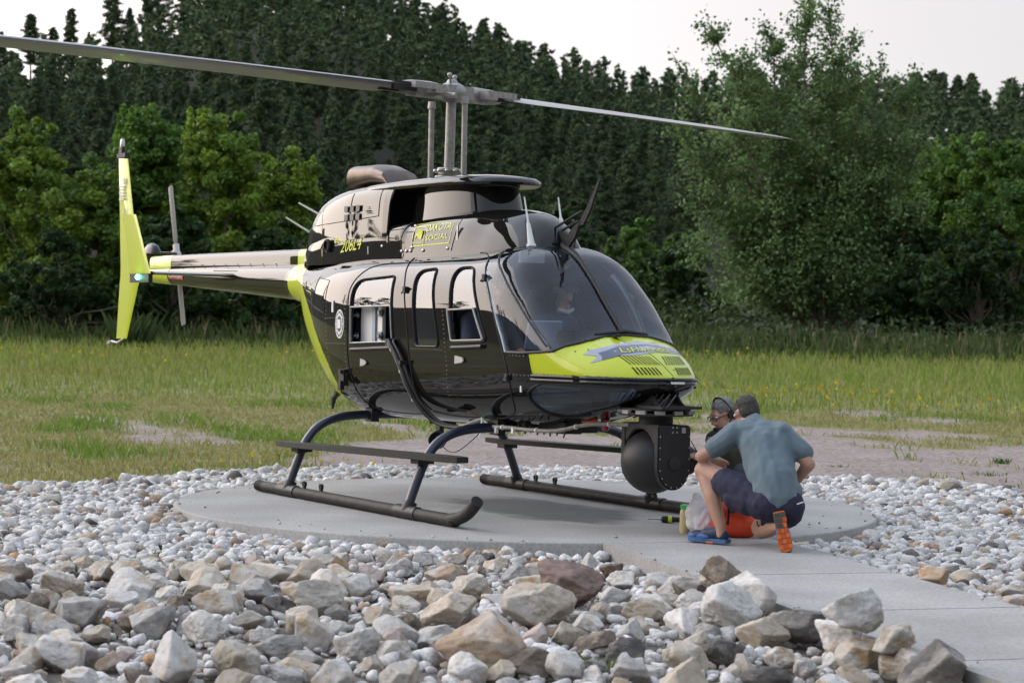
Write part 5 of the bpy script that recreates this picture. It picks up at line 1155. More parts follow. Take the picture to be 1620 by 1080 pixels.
def tint_mat(name, rough=.8, trans=0., bump=0., bs=60, nvar=.0):
    m = bpy.data.materials.new(name); m.use_nodes = True; t = m.node_tree; b = t.nodes['Principled BSDF']; b.inputs['Roughness'].default_value = rough; b.inputs['Specular IOR Level'].default_value = .3
    at = t.nodes.new('ShaderNodeVertexColor'); at.layer_name = 'tint'; src = at.outputs[0]
    if nvar:
        tcn = t.nodes.new('ShaderNodeTexCoord'); n = t.nodes.new('ShaderNodeTexNoise'); n.inputs['Scale'].default_value = bs; n.inputs['Detail'].default_value = 4; t.links.new(tcn.outputs['Object'], n.inputs['Vector'])
        r_ = t.nodes.new('ShaderNodeMapRange'); r_.inputs[1].default_value = .3; r_.inputs[2].default_value = .7; r_.inputs[3].default_value = 1-nvar; r_.inputs[4].default_value = 1+nvar*.6; t.links.new(n.outputs[0], r_.inputs[0])
        k = t.nodes.new('ShaderNodeMixRGB'); k.blend_type = 'MULTIPLY'; k.inputs[0].default_value = 1; t.links.new(src, k.inputs[1]); t.links.new(r_.outputs[0], k.inputs[2]); src = k.outputs[0]
    t.links.new(src, b.inputs['Base Color'])
    if trans:
        tl = t.nodes.new('ShaderNodeBsdfTranslucent'); mx_ = t.nodes.new('ShaderNodeMixShader'); mx_.inputs[0].default_value = trans; t.links.new(src, tl.inputs[0]); t.links.new(b.outputs[0], mx_.inputs[1]); t.links.new(tl.outputs[0], mx_.inputs[2]); t.links.new(mx_.outputs[0], t.nodes['Material Output'].inputs[0])
    return m
g = mesh_np('pebble_bed', np.concatenate(Vs), np.concatenate(Fs), tint_mat('pebble_stone', .8, nvar=.3, bs=70), colors=np.concatenate(Cs), smooth=True)
tag(g, 'bed of small white pebbles around the concrete pad', 'pebbles', kind='stuff')
# grit kicked onto the concrete near its edges
n = 70; th = rng.uniform(0, 2*np.pi, n); rr = PADR-np.abs(rng.normal(0, .22, n))-.02; gx, gy = PADC[0]+rr*np.cos(th), PADC[1]+rr*np.sin(th); u = rng.uniform(.6, 7, 40); v = np.where(rng.random(40) < .5, np.abs(rng.normal(0, .06, 40)), WW-np.abs(rng.normal(0, .06, 40)))
gx = np.concatenate([gx, WA[0]+WD[0]*u+WN[0]*v]); gy = np.concatenate([gy, WA[1]+WD[1]*u+WN[1]*v]); n = len(gx); sc = rng.uniform(.004, .014, (n, 1)); Rm = rotmats(n); V, F = pv[12]
P = np.einsum('nij,nvj->nvi', Rm, V[None]*sc[:, None, :])+np.stack([gx, gy, sc[:, 0]*.5], -1)[:, None, :]; col = PC[rng.choice(6, n)]
tag(mesh_np('grit', P.reshape(-1, 3), (F[None]+(np.arange(n)*len(V))[:, None, None]).reshape(-1, 3), bpy.data.materials['pebble_stone'], colors=np.repeat(np.concatenate([col, np.ones((n, 1))], 1), len(V), axis=0)), 'tiny stones and grit kicked onto the concrete edges', 'grit', kind='stuff')

# ------------------------------------------------------------------ grass and weeds
def blades(x, y, h, w_, lean, col, z=None):
    n = len(x); a = rng.uniform(0, 2*np.pi, n); l = rng.uniform(0, 2*np.pi, n); z = ground_z(x, y)-.01 if z is None else z; V = np.empty((n, 4, 3))
    dx, dy = np.cos(a)*w_/2, np.sin(a)*w_/2; lx, ly = np.cos(l)*lean*h, np.sin(l)*lean*h
    V[:, 0] = np.stack([x-dx, y-dy, z], -1); V[:, 1] = np.stack([x+dx, y+dy, z], -1); V[:, 2] = np.stack([x+dx*.7+lx*.35, y+dy*.7+ly*.35, z+h*.6], -1); V[:, 3] = np.stack([x+lx, y+ly, z+h], -1)
    F = np.array([(0, 1, 2), (0, 2, 3)])[None]+(np.arange(n)*4)[:, None, None]; C = np.repeat(np.concatenate([col, np.ones((n, 1))], 1), 4, axis=0)
    return V.reshape(-1, 3), F.reshape(-1, 3), C
def scatter(n, s0, s1, pw=1.0, wide=.335):
    s = s0+(s1-s0)*rng.random(n)**pw; t = rng.uniform(-wide, wide, n)*s; x, y = w2(s, t); return s, t, x, y
MT['grass'] = tint_mat('grass_blades', .7, .35)
parts = []
GC1, GC2, GC3, GC4 = np.array([(.135, .205, .034), (.24, .25, .07), (.31, .28, .12), (.05, .10, .03)])
s, t, x, y = scatter(80000, 19, 36); g_ = grass_amount(s, t, x, y); ok = (rng.random(len(s)) < g_*.95) & (s > back_edge(t)+.1); s, t, x, y = s[ok], t[ok], x[ok], y[ok]
m_ = fbm(x/2.2, y/1.1, 55)[:, None]; c = (GC2*(1-m_)+GC3*m_)*rng.uniform(.75, 1.25, (len(x), 1)); gm = (fbm(x/1.4, y/1.4, 41) > .63)[:, None]; c = np.where(gm, GC1*rng.uniform(.9, 1.5, (len(x), 1)), c)
parts.append(blades(x, y, rng.uniform(.035, .10, len(x))*(1+gm[:, 0]*.6), .014, .5, c))
s, t, x, y = scatter(15000, 57, 76); c = np.tile([(.055, .085, .022)], (len(x), 1))*rng.uniform(.6, 1.5, (len(x), 1)); parts.append(blades(x, y, rng.uniform(.35, 1.0, len(x))*np.clip((s-55)/8, .3, 1), .045, .3, c))
s, t, x, y = scatter(100000, 32, 84, .9); g_ = grass_amount(s, t, x, y)*np.clip((s-32)/5, 0, 1); ok = rng.random(len(s)) < g_; s, t, x, y = s[ok], t[ok], x[ok], y[ok]
m_ = fbm(x/3.5, y/3.5, 61)[:, None]; c = (GC1*m_*1.4+GC2*(1-m_)*.95)*rng.uniform(.7, 1.3, (len(x), 1)); dry = rng.random(len(x)) < .12; c[dry] = GC3*1.1
hh = np.interp(s, [32, 38, 50, 64, 84], [.09, .16, .26, .38, .50])*rng.uniform(.55, 1.25, len(x)); parts.append(blades(x, y, hh, np.interp(s, [32, 84], [.018, .05]), .3, c))
V = np.concatenate([p[0] for p in parts]); o_ = np.cumsum([0]+[len(p[0]) for p in parts[:-1]]); F = np.concatenate([p[1]+k for p, k in zip(parts, o_)])
tag(mesh_np('grass', V, F, MT['grass'], colors=np.concatenate([p[2] for p in parts]), smooth=False), 'short dry grass and taller green grass across the field', 'grass', kind='stuff')
# pale seed stalks and yellow flowers
s, t, x, y = scatter(520, 58, 80); c = np.tile([(.13, .115, .06)], (len(x), 1))*rng.uniform(.6, 1.3, (len(x), 1)); p1 = blades(x, y, rng.uniform(.6, 1.2, len(x)), .02, .2, c)
p2 = blades(x+rng.normal(0, .03, len(x)), y, rng.uniform(.15, .3, len(x)), .04, .2, c*1.2, z=ground_z(x, y)+rng.uniform(.5, .95, len(x)))
tag(mesh_np('seed_stalks', np.concatenate([p1[0], p2[0]]), np.concatenate([p1[1], p2[1]+len(p1[0])]), MT['grass'], colors=np.concatenate([p1[2], p2[2]]), smooth=False), 'tan dry seed stalks standing at the foot of the trees', 'dry stalks', kind='stuff')
cl = [(37, .145, 1.3, 130), (36, .125, 1.0, 60), (34.5, .19, 1.6, 110), (33, .235, .8, 30), (52, .02, 1.5, 110), (54, .085, 2.0, 90), (50, -.14, 1.6, 60), (46, -.215, 1.6, 60), (21.8, -.11, .8, 40), (21.5, -.135, .5, 24), (22, -.08, .6, 24), (48, -.09, 1.0, 30), (45, -.24, 2, 40)]
fs, ft, fh = [], [], []
for s0, r0, sd_, n in cl:
    n = int(n*.26); fs.append(rng.normal(s0, sd_*.6, n)); ft.append(rng.normal(s0*r0, sd_*.9, n))
s = np.concatenate(fs); t = np.concatenate(ft); x, y = w2(s, t); z = ground_z(x, y)+np.interp(s, [20, 33, 50], [.08, .24, .42])*rng.uniform(.8, 1.2, len(x))
p = blades(x, y, rng.uniform(.03, .07, len(x)), np.interp(s, [20, 50], [.03, .08]), .6, np.tile([(.55, .42, .02)], (len(x), 1))*rng.uniform(.7, 1.1, (len(x), 1)), z=z)
q = blades(x, y, z-ground_z(x, y), np.full(len(x), .015), .02, np.tile([(.09, .15, .03)], (len(x), 1)))
tag(mesh_np('wildflowers', np.concatenate([p[0], q[0]]), np.concatenate([p[1], q[1]+len(p[0])]), MT['grass'], colors=np.concatenate([p[2], q[2]]), smooth=False), 'yellow wildflowers scattered through the green field', 'wildflowers', kind='stuff')
def weed(x, y, h, n, sp, col, lab, w_=.014):
    h = h*(.55 if h < 1 else 1)
    px_ = rng.normal(0, sp, n); py_ = rng.normal(0, sp, n); V, F, C = blades(px_, py_, rng.uniform(.5, 1, n)*h, w_, .55, np.tile([col], (n, 1))*rng.uniform(.7, 1.3, (n, 1)), z=np.zeros(n))
    o = mesh_np('weed', V, F, MT['grass'], colors=C, smooth=False); o.location = (x, y, float(ground_z(x, y))); tag(o, lab, 'weed', 'weeds among the stones')
for a_ in WEEDS: weed(*a_)

# ------------------------------------------------------------------ trees
MT['leaf'] = tint_mat('leaf_foliage', .55, .35); MT['needle'] = tint_mat('pine_needles', .8, .12)
MT['bark'] = mat('tree_bark', (.11, .085, .065), .9, col2=(.17, .14, .11), ns=5, bump=.5, bs=18); MT['pbark'] = mat('pine_bark', (.075, .045, .034), .9, col2=(.13, .085, .065), ns=3); MT['dead'] = mat('dead_wood', (.22, .19, .17), .9)
def leaf_cards(P, size, dirs, col, r_, elong=1.25, up=.35):
    """one bent quad per point"""
    n = len(P); N = r_.normal(size=(n, 3))+dirs*.9+np.array([0, 0, up]); N /= np.linalg.norm(N, axis=1)[:, None]; q = r_.normal(size=(n, 3)); U = np.cross(N, q); U /= np.linalg.norm(U, axis=1)[:, None]; Wv = np.cross(N, U)
    sz = (size*r_.uniform(.7, 1.3, n))[:, None]; a, c = U*sz*.5*elong, Wv*sz*.5
    V = np.stack([P-a, P-c*.8+N*sz*.12, P+a, P+c*.8+N*sz*.12], 1).reshape(-1, 3); F = (np.arange(n)*4)[:, None]+np.array([0, 1, 2, 3]); C = np.repeat(np.concatenate([col, np.ones((n, 1))], 1), 4, axis=0); return V, F, C
def limb(mb, p0, p1, r0, r1, r_, n=5, wob=.06):
    p0, p1 = np.array(p0, float), np.array(p1, float); L = np.linalg.norm(p1-p0); P = [p0+(p1-p0)*u+(r_.normal(size=3)*wob*L*math.sin(u*3.14) if 0 < u < 1 else 0) for u in np.linspace(0, 1, n)]; mb.tube(P, np.linspace(r0, r1, n), 6); return P
def bushy(h, w, seed, nlobes=26, per=1350, leaf=.145, cols=((.06, .12, .02), (.035, .08, .018)), spire=0., low=.06):
    """broadleaf tree: lobes of leaf clumps on limbs; returns crown arrays and a limb builder"""
    r_ = np.random.default_rng(seed); mb = MB(); P = []; D = []; Cc = []; c1, c2 = np.array(cols[0]), np.array(cols[1])
    for k in range(nlobes):
        a = r_.uniform(0, 6.283); v = low+(1-low)*r_.random()**.8; env = math.sin(min(1, (1-v)*1.55+.05)*math.pi/2)*(.62+.38*min(1, v*5)); rad = w*.5*env*math.sqrt(r_.random())*r_.uniform(.75, 1.12)
        c = np.array([rad*math.cos(a), rad*math.sin(a), h*(v*.90)+.3]); lr = h*r_.uniform(.07, .135)*(1.15-.55*v)
        limb(mb, (c[0]*.08, c[1]*.08, h*.10+.5*c[2]*.4), c, .035*h*.25*(1.1-v)+.02, .012, r_)
        ns = 9; sub = c+r_.normal(size=(ns, 3))*lr*.95; sub[:, 2] += r_.random(ns)*lr*.5
        for q in sub:
            m = per//ns; d = r_.normal(size=(m, 3)); d /= np.linalg.norm(d, axis=1)[:, None]; rr = lr*.56*r_.random((m, 1))**.45; P.append(q+d*rr*np.array([1, 1, .8])); D.append(d); u = r_.random(); Cc.append((c1*u+c2*(1-u))*r_.uniform(.75, 1.25, (m, 1)))
    for k in range(int(spire)):
        a = r_.uniform(0, 6.283); b0 = np.array([w*.22*math.cos(a)*r_.random(), w*.22*math.sin(a), h*r_.uniform(.80, .88)]); m = 160; u = r_.random((m, 1))**.8; P.append(b0+np.array([0, 0, h*.2])*u+r_.normal(size=(m, 3))*np.array([.16, .16, .1])*(1.15-u)); D.append(r_.normal(size=(m, 3))); Cc.append(c1*1.15*r_.uniform(.8, 1.2, (m, 1)))
    limb(mb, (0, 0, -.3), (0, 0, h*.72), .035*h*.55, .03, r_, 6, .02)
    P = np.concatenate(P); return leaf_cards(P, leaf, np.concatenate(D), np.concatenate(Cc), r_), mb
def place_bushy(px_t, s, h, w, seed, lab, name='leafy_tree', cat='tree', group='leafy trees along the far side of the field', **k):
    k.setdefault('per', 1000 if k['cols'] is not dg else 620); k.setdefault('leaf', .145 if k['cols'] is not dg else .19); (V, F, C), mb = bushy(h, w, seed, **k); x, y = map(float, w2(s, px_t)); e = empty(name, (x, y, float(ground_z(x, y))-.05)); tag(e, lab, cat, group)
    mesh_np('crown', V, F, MT['leaf'], e, colors=C, smooth=False); mb.build('trunk', MT['bark'], e); return e
T = lambda px, s: (px-810)/3240.*s
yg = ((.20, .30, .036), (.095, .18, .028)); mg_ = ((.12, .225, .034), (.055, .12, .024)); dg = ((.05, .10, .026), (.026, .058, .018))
place_bushy(T(35, 70), 70, 7.4, 6.0, 1, 'bushy yellow green tree at the far left behind the tail', cols=yg, nlobes=34)
place_bushy(T(-70, 74), 74, 6.6, 6.0, 2, 'leafy tree cut off by the left edge of the view', cols=mg_, nlobes=26)
place_bushy(T(128, 72), 72, 5.6, 4.4, 3, 'lower green tree between the yellow green tree and the tail fin', cols=yg, nlobes=24)
place_bushy(T(215, 73), 73, 8.0, 3.6, 4, 'tall narrow leafy tree with a pointed top behind the tail fin', cols=mg_, nlobes=26, spire=3)
place_bushy(T(345, 71), 71, 7.5, 5.2, 5, 'broad green tree behind the tail boom', cols=yg, nlobes=38, spire=1)
place_bushy(T(458, 73), 73, 6.4, 3.4, 6, 'smaller tree with two pointed tops behind the end of the tail boom', cols=yg, nlobes=20, spire=3)
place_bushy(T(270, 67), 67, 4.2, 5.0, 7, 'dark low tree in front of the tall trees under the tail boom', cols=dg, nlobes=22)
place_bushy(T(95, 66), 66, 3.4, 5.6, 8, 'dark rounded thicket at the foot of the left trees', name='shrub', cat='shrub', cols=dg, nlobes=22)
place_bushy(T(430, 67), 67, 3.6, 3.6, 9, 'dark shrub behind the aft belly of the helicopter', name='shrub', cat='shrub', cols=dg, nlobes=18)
place_bushy(T(1490, 84), 84, 8.3, 6.4, 10, 'bright topped green tree right of the cottonwood', cols=mg_, nlobes=40, spire=3)
place_bushy(T(1590, 80), 80, 8.0, 5.2, 11, 'dark green tree at the right edge of the view', cols=mg_, nlobes=34, spire=2)
place_bushy(T(1700, 82), 82, 7.6, 5.0, 12, 'leafy tree beyond the right edge of the view', cols=mg_, nlobes=20)
place_bushy(T(1545, 76), 76, 4.6, 6.0, 13, 'dark green tree low in front of the right hand trees', cols=dg, nlobes=28)
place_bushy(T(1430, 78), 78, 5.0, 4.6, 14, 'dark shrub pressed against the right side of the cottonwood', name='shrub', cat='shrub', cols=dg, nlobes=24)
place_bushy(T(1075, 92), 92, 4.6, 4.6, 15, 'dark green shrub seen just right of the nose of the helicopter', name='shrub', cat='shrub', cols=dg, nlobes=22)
place_bushy(T(1000, 98), 98, 5.6, 5.4, 16, 'mid green oak behind the windshield', cols=mg_, nlobes=24)
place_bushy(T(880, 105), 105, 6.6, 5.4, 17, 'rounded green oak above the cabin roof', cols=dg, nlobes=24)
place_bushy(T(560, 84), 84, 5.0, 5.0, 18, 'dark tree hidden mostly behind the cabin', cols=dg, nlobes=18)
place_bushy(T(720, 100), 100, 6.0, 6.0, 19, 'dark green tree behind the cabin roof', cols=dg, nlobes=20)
# the big cottonwood: several stems fanning up from one base, airy crown of small leaves
def cottonwood(seed=5):
    r_ = np.random.default_rng(seed); mb = MB(); P = []; Cc = []; H = 13.4
    tips = [(-5.9, 11.3), (-4.7, 12.6), (-3.2, 11.3), (-2.1, 12.2), (-.9, 13.6), (-.1, 13.3), (1.0, 12.2), (2.2, 11.4), (3.2, 10.7), (-6.2, 9.0), (-5.9, 6.2), (3.7, 8.2), (3.6, 5.5), (-5.2, 3.8), (2.8, 3.4), (-4.2, 9.5), (.8, 10.6), (-2.6, 8), (1.6, 7.2), (-1.0, 9.5), (-3.8, 5.2), (0.2, 5.5)]
    for i, (tx, tz) in enumerate(tips):
        dep = r_.uniform(-2.6, 2.6)*(1 if tz < 11.5 else .6); b0 = np.array([r_.normal()*.18, r_.normal()*.18, -.3]); tip = np.array([tx, dep, tz]); 
        mid = np.array([tx*.42+r_.normal()*.3, dep*.45, tz*.45]); stem = smoothpath([b0, mid*[.55, .55, .45], mid, (mid+tip)/2+r_.normal(size=3)*.25, tip], 7); n = len(stem)
        mb.tube(stem, np.linspace(.17 if i < 9 else .10, .012, n), 6)
        L = np.linalg.norm(np.diff(stem, axis=0), axis=1).sum()
        for k in range(int(L*5.2)):
            u = r_.uniform(.16, .98); j = int(u*(n-1)); q = stem[j]; dirn = stem[min(j+1, n-1)]-stem[max(j-1, 0)]; dirn /= np.linalg.norm(dirn); a = r_.normal(size=3); a -= dirn*(a@dirn); a /= np.linalg.norm(a)
            bl = (2.5*(1-u)+.75)*r_.uniform(.55, 1.1); bd = dirn*.75+a*.8+np.array([0, 0, .12]); bd /= np.linalg.norm(bd); e = q+bd*bl
            if e[2] < 1.9: continue
            mb.tube([q, q+bd*bl*.5+r_.normal(size=3)*.05, e], [.022, .014, .005], 4, cap=False); m = int(24+bl*32); vv = r_.random((m, 1))**.7; off = r_.normal(size=(m, 3))*(.10+.20*vv*(bl/2.0)); P.append(q+(e-q)*(.15+.9*vv)+off); u2 = r_.random(); Cc.append((np.array([.18, .28, .10])*u2+np.array([.085, .15, .055])*(1-u2))*r_.uniform(.75, 1.3, (m, 1)))
        vv = r_.random((80, 1)); P.append(stem[-6]+(tip-stem[-6])*vv*1.08+r_.normal(size=(80, 3))*.13); Cc.append(np.tile([.07, .12, .045], (80, 1))*r_.uniform(.8, 1.3, (80, 1)))
    for k in range(26):   # dead and leafless twigs low in the crown
        a = r_.uniform(0, 6.28); e = np.array([math.cos(a)*r_.uniform(1, 3.8), math.sin(a)*2, r_.uniform(.7, 2.6)]); limb(mb, (0, 0, r_.uniform(.2, 1.2)), e, .03, .006, r_, 5, .08)
    P = np.concatenate(P); Cc = np.concatenate(Cc); return leaf_cards(P, .14, r_.normal(size=P.shape)*.3, Cc, r_, 1.1), mb, len(P)
(V, F, C), mb, ncl = cottonwood()
s0 = 78.; x0, y0 = map(float, w2(s0, T(1305, s0))); e = empty('cottonwood_tree', (x0, y0, float(ground_z(x0, y0))), rz=math.atan2(R2[1], R2[0])); tag(e, 'large airy cottonwood with several stems right of the helicopter', 'tree')
mesh_np('crown', V, F, MT['leaf'], e, colors=C, smooth=False); mb.build('trunk', MT['bark'], e)

# pines
def pine_mesh(seed, h=13., w=4.2, crown0=.28, shape='cone', tufts=1500, size=.62, sides=6, branches=70):
    r_ = np.random.default_rng(seed); mb = MB(); P = []; D = []; Cc = []
    lean = r_.normal(size=2)*.02*h; mb.tube([(lean[0]*u, lean[1]*u, h*u-.5*(u == 0)) for u in np.linspace(0, 1, 6)], np.linspace(.017*h, .02, 6), sides)
    c1, c2 = np.array([.098, .145, .058]), np.array([.040, .075, .038]); per = tufts//branches
    for k in range(branches):
        v = crown0+(1-crown0)*((k+r_.random())/branches); u = (v-crown0)/(1-crown0); a = k*2.4+r_.normal()*.5
        env = {'cone': (1-u)**.75*(.55+.45*min(1, u*6)), 'round': math.sin(min(1, (1-u)*1.25)*math.pi/2)**.9*(.5+.5*min(1, u*4)), 'open': (1-u)**.45*(.45+.55*min(1, u*3))*r_.uniform(.4, 1.15)}[shape]
        L = w*.5*env*r_.uniform(.65, 1.15)+.15; z = h*v; d = np.array([math.cos(a), math.sin(a), .18 if shape != 'cone' else -.05]); b0 = np.array([lean[0]*v, lean[1]*v, z]); e = b0+d*L; mb.tube([b0, b0+d*L*.5, e], [.035, .02, .006], 3, cap=False)
        m = max(4, int(per*(.4+L/w*2))); q = r_.random((m, 1))**.6; P.append(b0+(e-b0)*(.2+.85*q)+r_.normal(size=(m, 3))*np.array([.20, .20, .12])*(.6+L*.35)); D.append(np.tile(d, (m, 1))); uu = r_.random(); Cc.append((c1*uu+c2*(1-uu))*r_.uniform(.75, 1.25, (m, 1)))
    P = np.concatenate(P); V, F, C = leaf_cards(P, size, np.concatenate(D)*.4, np.concatenate(Cc), r_, 1.9, .4); return V, F, C, mb
PV = []
for k, kw in enumerate([dict(shape='cone', w=3.7), dict(shape='round', w=4.1, crown0=.18), dict(shape='open', w=4.4, crown0=.30), dict(shape='cone', w=4.4, crown0=.14), dict(shape='round', w=3.7, crown0=.26), dict(shape='open', w=3.7, crown0=.20)]):
    V, F, C, mb = pine_mesh(40+k, size=.18, tufts=12000, branches=100, **kw); o1 = mesh_np('crown', V, F, MT['needle'], colors=C, smooth=False); o2 = mb.build('trunk', MT['pbark']); PV.append((o1.data, o2.data)); bpy.data.objects.remove(o1); bpy.data.objects.remove(o2)
def pine(k, x, y, sc, lab, group, z=None, rz=None, wide=1.):
    e = empty('pine_tree', (x, y, (float(ground_z(x, y)) if z is None else z)-.2)); e.scale = (sc*wide, sc*wide, sc); e.rotation_euler[2] = rng.uniform(0, 6.28) if rz is None else rz; tag(e, lab, 'pine tree', group)
    for nm, me in zip(('crown', 'trunk'), PV[k]): o = bpy.data.objects.new(nm, me); COL.objects.link(o); o.parent = e
    return e
# skyline trees one can point to
sky_t = [(62, 2, 1.05, 1.0, 'open pine on the skyline at the far left edge'), (20, 0, .8, 1, 'small pine at the left edge of the skyline'), (92, 2, .85, 1, 'thin open topped pine on the left skyline above the rotor blade'), (120, 5, 1.1, 1, 'twin topped pine in the skyline gap'), (146, 3, .75, .8, 'short pine in the skyline gap right of the twin topped pine'),
    (183, 2, 1.25, 1, 'tall ragged pine against the bright sky gap'), (208, 4, .9, .9, 'thin pine right of the tall ragged pine'), (232, 5, 1.15, .8, 'slim pine with bare lower trunk on the left skyline'), (250, 2, 1.1, 1, 'open pine at the right end of the sky gap'),
    (622, 0, .8, .9, 'pine at the top of the falling ridge line'), (643, 4, .85, .9, 'small pine just below the ridge top'), (690, 1, 1.0, 1.1, 'leaning topped pine on the upper ridge line'), (712, 3, .7, .8, 'small pointed pine on the ridge line'), (752, 1, 1.05, 1.15, 'rounded dark pine above the rotor hub'), (775, 4, 1.0, 1.2, 'wide dark pine on the ridge right of the rotor hub'),
    (808, 1, 1.0, 1.2, 'large dome shaped pine midway down the ridge'), (838, 2, .7, .7, 'thin pine right of the dome shaped pine'), (860, 0, .7, .8, 'short pine on the lower ridge'), (884, 4, .75, .9, 'round pine left of the dead snags'), (945, 1, .85, 1.1, 'dark pine right of the dead snags'), (975, 5, .75, .8, 'small pine on the lower ridge'), (1003, 1, .85, 1.0, 'full crowned pine on the lower ridge'), (1028, 3, .85, 1.0, 'pointed pine near the cottonwood'), (1050, 4, .7, .9, 'pine touching the cottonwood outline'),
    (1432, 4, 1.0, 1.25, 'tall pine beside the cottonwood top on the far ridge'), (1465, 5, 1.0, 1.3, 'straight pine with a long bare trunk on the right ridge'), (1488, 4, .98, 1.2, 'dark pine with a full crown on the right ridge'), (1508, 1, 1.05, 1.1, 'paired pine left of the ridge gap'), (1533, 5, .85, .8, 'thin pine in the gap of the right ridge'), (1566, 2, 1.05, 1.35, 'broad pine on the right ridge'), (1592, 5, 1.0, 1.25, 'tall pine near the right edge of the ridge'), (1614, 4, 1.1, 1.2, 'pine cut off by the right edge of the view')]
for px, k, sc, wd, lab in sky_t:
    d_ = 398.; t_ = T(px, d_); s_ = math.sqrt(d_*d_-t_*t_); x, y = map(float, w2(s_, t_)); pine(k, x, y, sc, lab, 'pines on the skyline', wide=wd)
for px, hgt in ((895, 13.5), (925, 12.5), (930, 13)):
    d_ = 396.; t_ = T(px, d_); x, y = map(float, w2(math.sqrt(d_*d_-t_*t_), t_)); mb = MB(); r_ = np.random.default_rng(px); mb.tube([(0, 0, -.5), (.1, 0, hgt*.5), (0, .1, hgt)], [.20, .13, .03], 6)
    for k in range(16): z = hgt*r_.uniform(.45, .95); a = r_.uniform(0, 6.28); L = r_.uniform(.6, 1.6); mb.tube([(0, 0, z), (math.cos(a)*L, math.sin(a)*L, z+.35)], [.05, .015], 4)
    o = mb.build('dead_pine', MT['dead']); o.location = (x, y, float(ground_z(x, y))); tag(o, {895: 'bare dead snag standing above the ridge line', 925: 'thin dead snag right of the tallest snag', 930: 'forked dead snag closest to the lower ridge pines'}[px], 'dead tree')
# hillside
cand = []
for d_ in np.arange(136, 400, 5.7):
    wd = .29*d_; n = int(2*wd/5.4)
    for k in range(n):
        t_ = -wd+(k+rng.uniform(.1, .9))*2*wd/n; dj = d_+rng.uniform(-3.4, 3.4); cand.append((dj, t_))
cand = np.array(cand); x, y = w2(np.sqrt(np.maximum(cand[:, 0]**2-cand[:, 1]**2, 1)), cand[:, 1]); a = cand[:, 1]/cand[:, 0]
bare = ((a > .185) & (a < .235) & (cand[:, 0] > 330) & (cand[:, 0] < 372) & (rng.random(len(a)) < .5)) | ((a > .02) & (a < .045) & (cand[:, 0] > 230) & (cand[:, 0] < 300) & (rng.random(len(a)) < .6))
hidden = ((a > .09) & (cand[:, 0] < 250) & (rng.random(len(a)) < .5)); okc = ~bare & ~hidden
cand, x, y, a = cand[okc], x[okc], y[okc], a[okc]; zc = ground_z(x, y)
el = (zc+10-1.5)/cand[:, 0]; score = 1/cand[:, 0]+(rng.random(len(x))*.0004); slp_ = fsl(np.degrees(a)); cap_ = np.interp(a, [-.25, -.17, -.14, -.06, .08, .14, .3], [.014, .014, .022, .030, .028, .022, .022]); kp = (zc+8.5-1.5)/cand[:, 0] < slp_+cap_; cand, x, y, zc, a, el = cand[kp], x[kp], y[kp], zc[kp], a[kp], el[kp]; score = score[kp]; vis_ = (el > .055) & (np.abs(a) < .26); order = np.argsort(-(score+vis_*.01)); NI = 252
lab_h = ['dark green pine on the wooded hillside behind the helicopter']
def hill_lab(k, i):
    px_ = 810+3240*a[i]; zn = ('beyond the tail fin' if px_ < 260 else 'above the tail boom' if px_ < 480 else 'left of the rotor mast' if px_ < 690 else 'right of the rotor mast' if px_ < 900 else 'left of the cottonwood' if px_ < 1080 else 'behind the cottonwood' if px_ < 1420 else 'beyond the right hand trees')
    return f"{('narrow', 'rounded', 'open', 'broad based', 'dome topped', 'ragged')[k]} dark pine {'at the foot of' if cand[i, 0] < 200 else 'midway up' if cand[i, 0] < 300 else 'high on'} the hillside {zn}"
for i in order[:NI]:
    kq = int(rng.integers(0, 6)); pine(kq, float(x[i]), float(y[i]), float(np.interp(cand[i, 0], [150, 400], [.52, .82])*rng.uniform(.65, 1.4)), hill_lab(kq, i), 'pines on the hillside', z=float(zc[i]), wide=float(rng.uniform(.8, 1.1)))
rest = order[NI:]; Vs, Fs, Cs, off = [], [], [], 0; Tv, Tf, to = [], [], 0
low = [pine_mesh(70+k, tufts=330, branches=22, size=.58, sides=4, w=3.9, shape=('cone', 'round', 'open')[k % 3], crown0=.25) for k in range(4)]
for j, i in enumerate(rest):
    V, F, C, mb = low[j % 4]; sc = np.interp(cand[i, 0], [150, 400], [.52, .82])*rng.uniform(.65, 1.4); Rz = rotz(rng.uniform(0, 6.28)); Vs.append((V*sc) @ Rz.T+np.array([x[i], y[i], zc[i]])); Fs.append(F+off); Cs.append(C); off += len(V)
    q = np.concatenate(mb.V[:1])*sc+np.array([x[i], y[i], zc[i]]); Tv.append(q)
o = mesh_np('pine_wood', np.concatenate(Vs), np.concatenate(Fs), MT['needle'], colors=np.concatenate(Cs), smooth=False); tag(o, 'far pine wood covering the hillside behind the nearer pines', 'pine wood', kind='stuff')
print('pines', NI, 'rest', len(rest), 'cottonwood leaves', ncl)
# low woods all round the meadow behind the camera station, seen in the paint's reflections
Vs, Fs, Cs, off = [], [], [], 0
for k in range(100):
    a = rng.uniform(R(48), R(312)); d_ = rng.uniform(150, 300); px_, py_ = w2(d_*math.cos(a), d_*math.sin(a)); V, F, C, mb = low[k % 4]; sc = rng.uniform(1.2, 1.7); Vs.append((V*sc) @ rotz(rng.uniform(0, 6.28)).T+np.array([px_, py_, float(ground_z(px_, py_))])); Fs.append(F+off); Cs.append(C); off += len(V)
o = mesh_np('meadow_wood', np.concatenate(Vs), np.concatenate(Fs), MT['needle'], colors=np.concatenate(Cs), smooth=False); tag(o, 'far pine wood on the other side of the meadow', 'pine wood', kind='stuff')
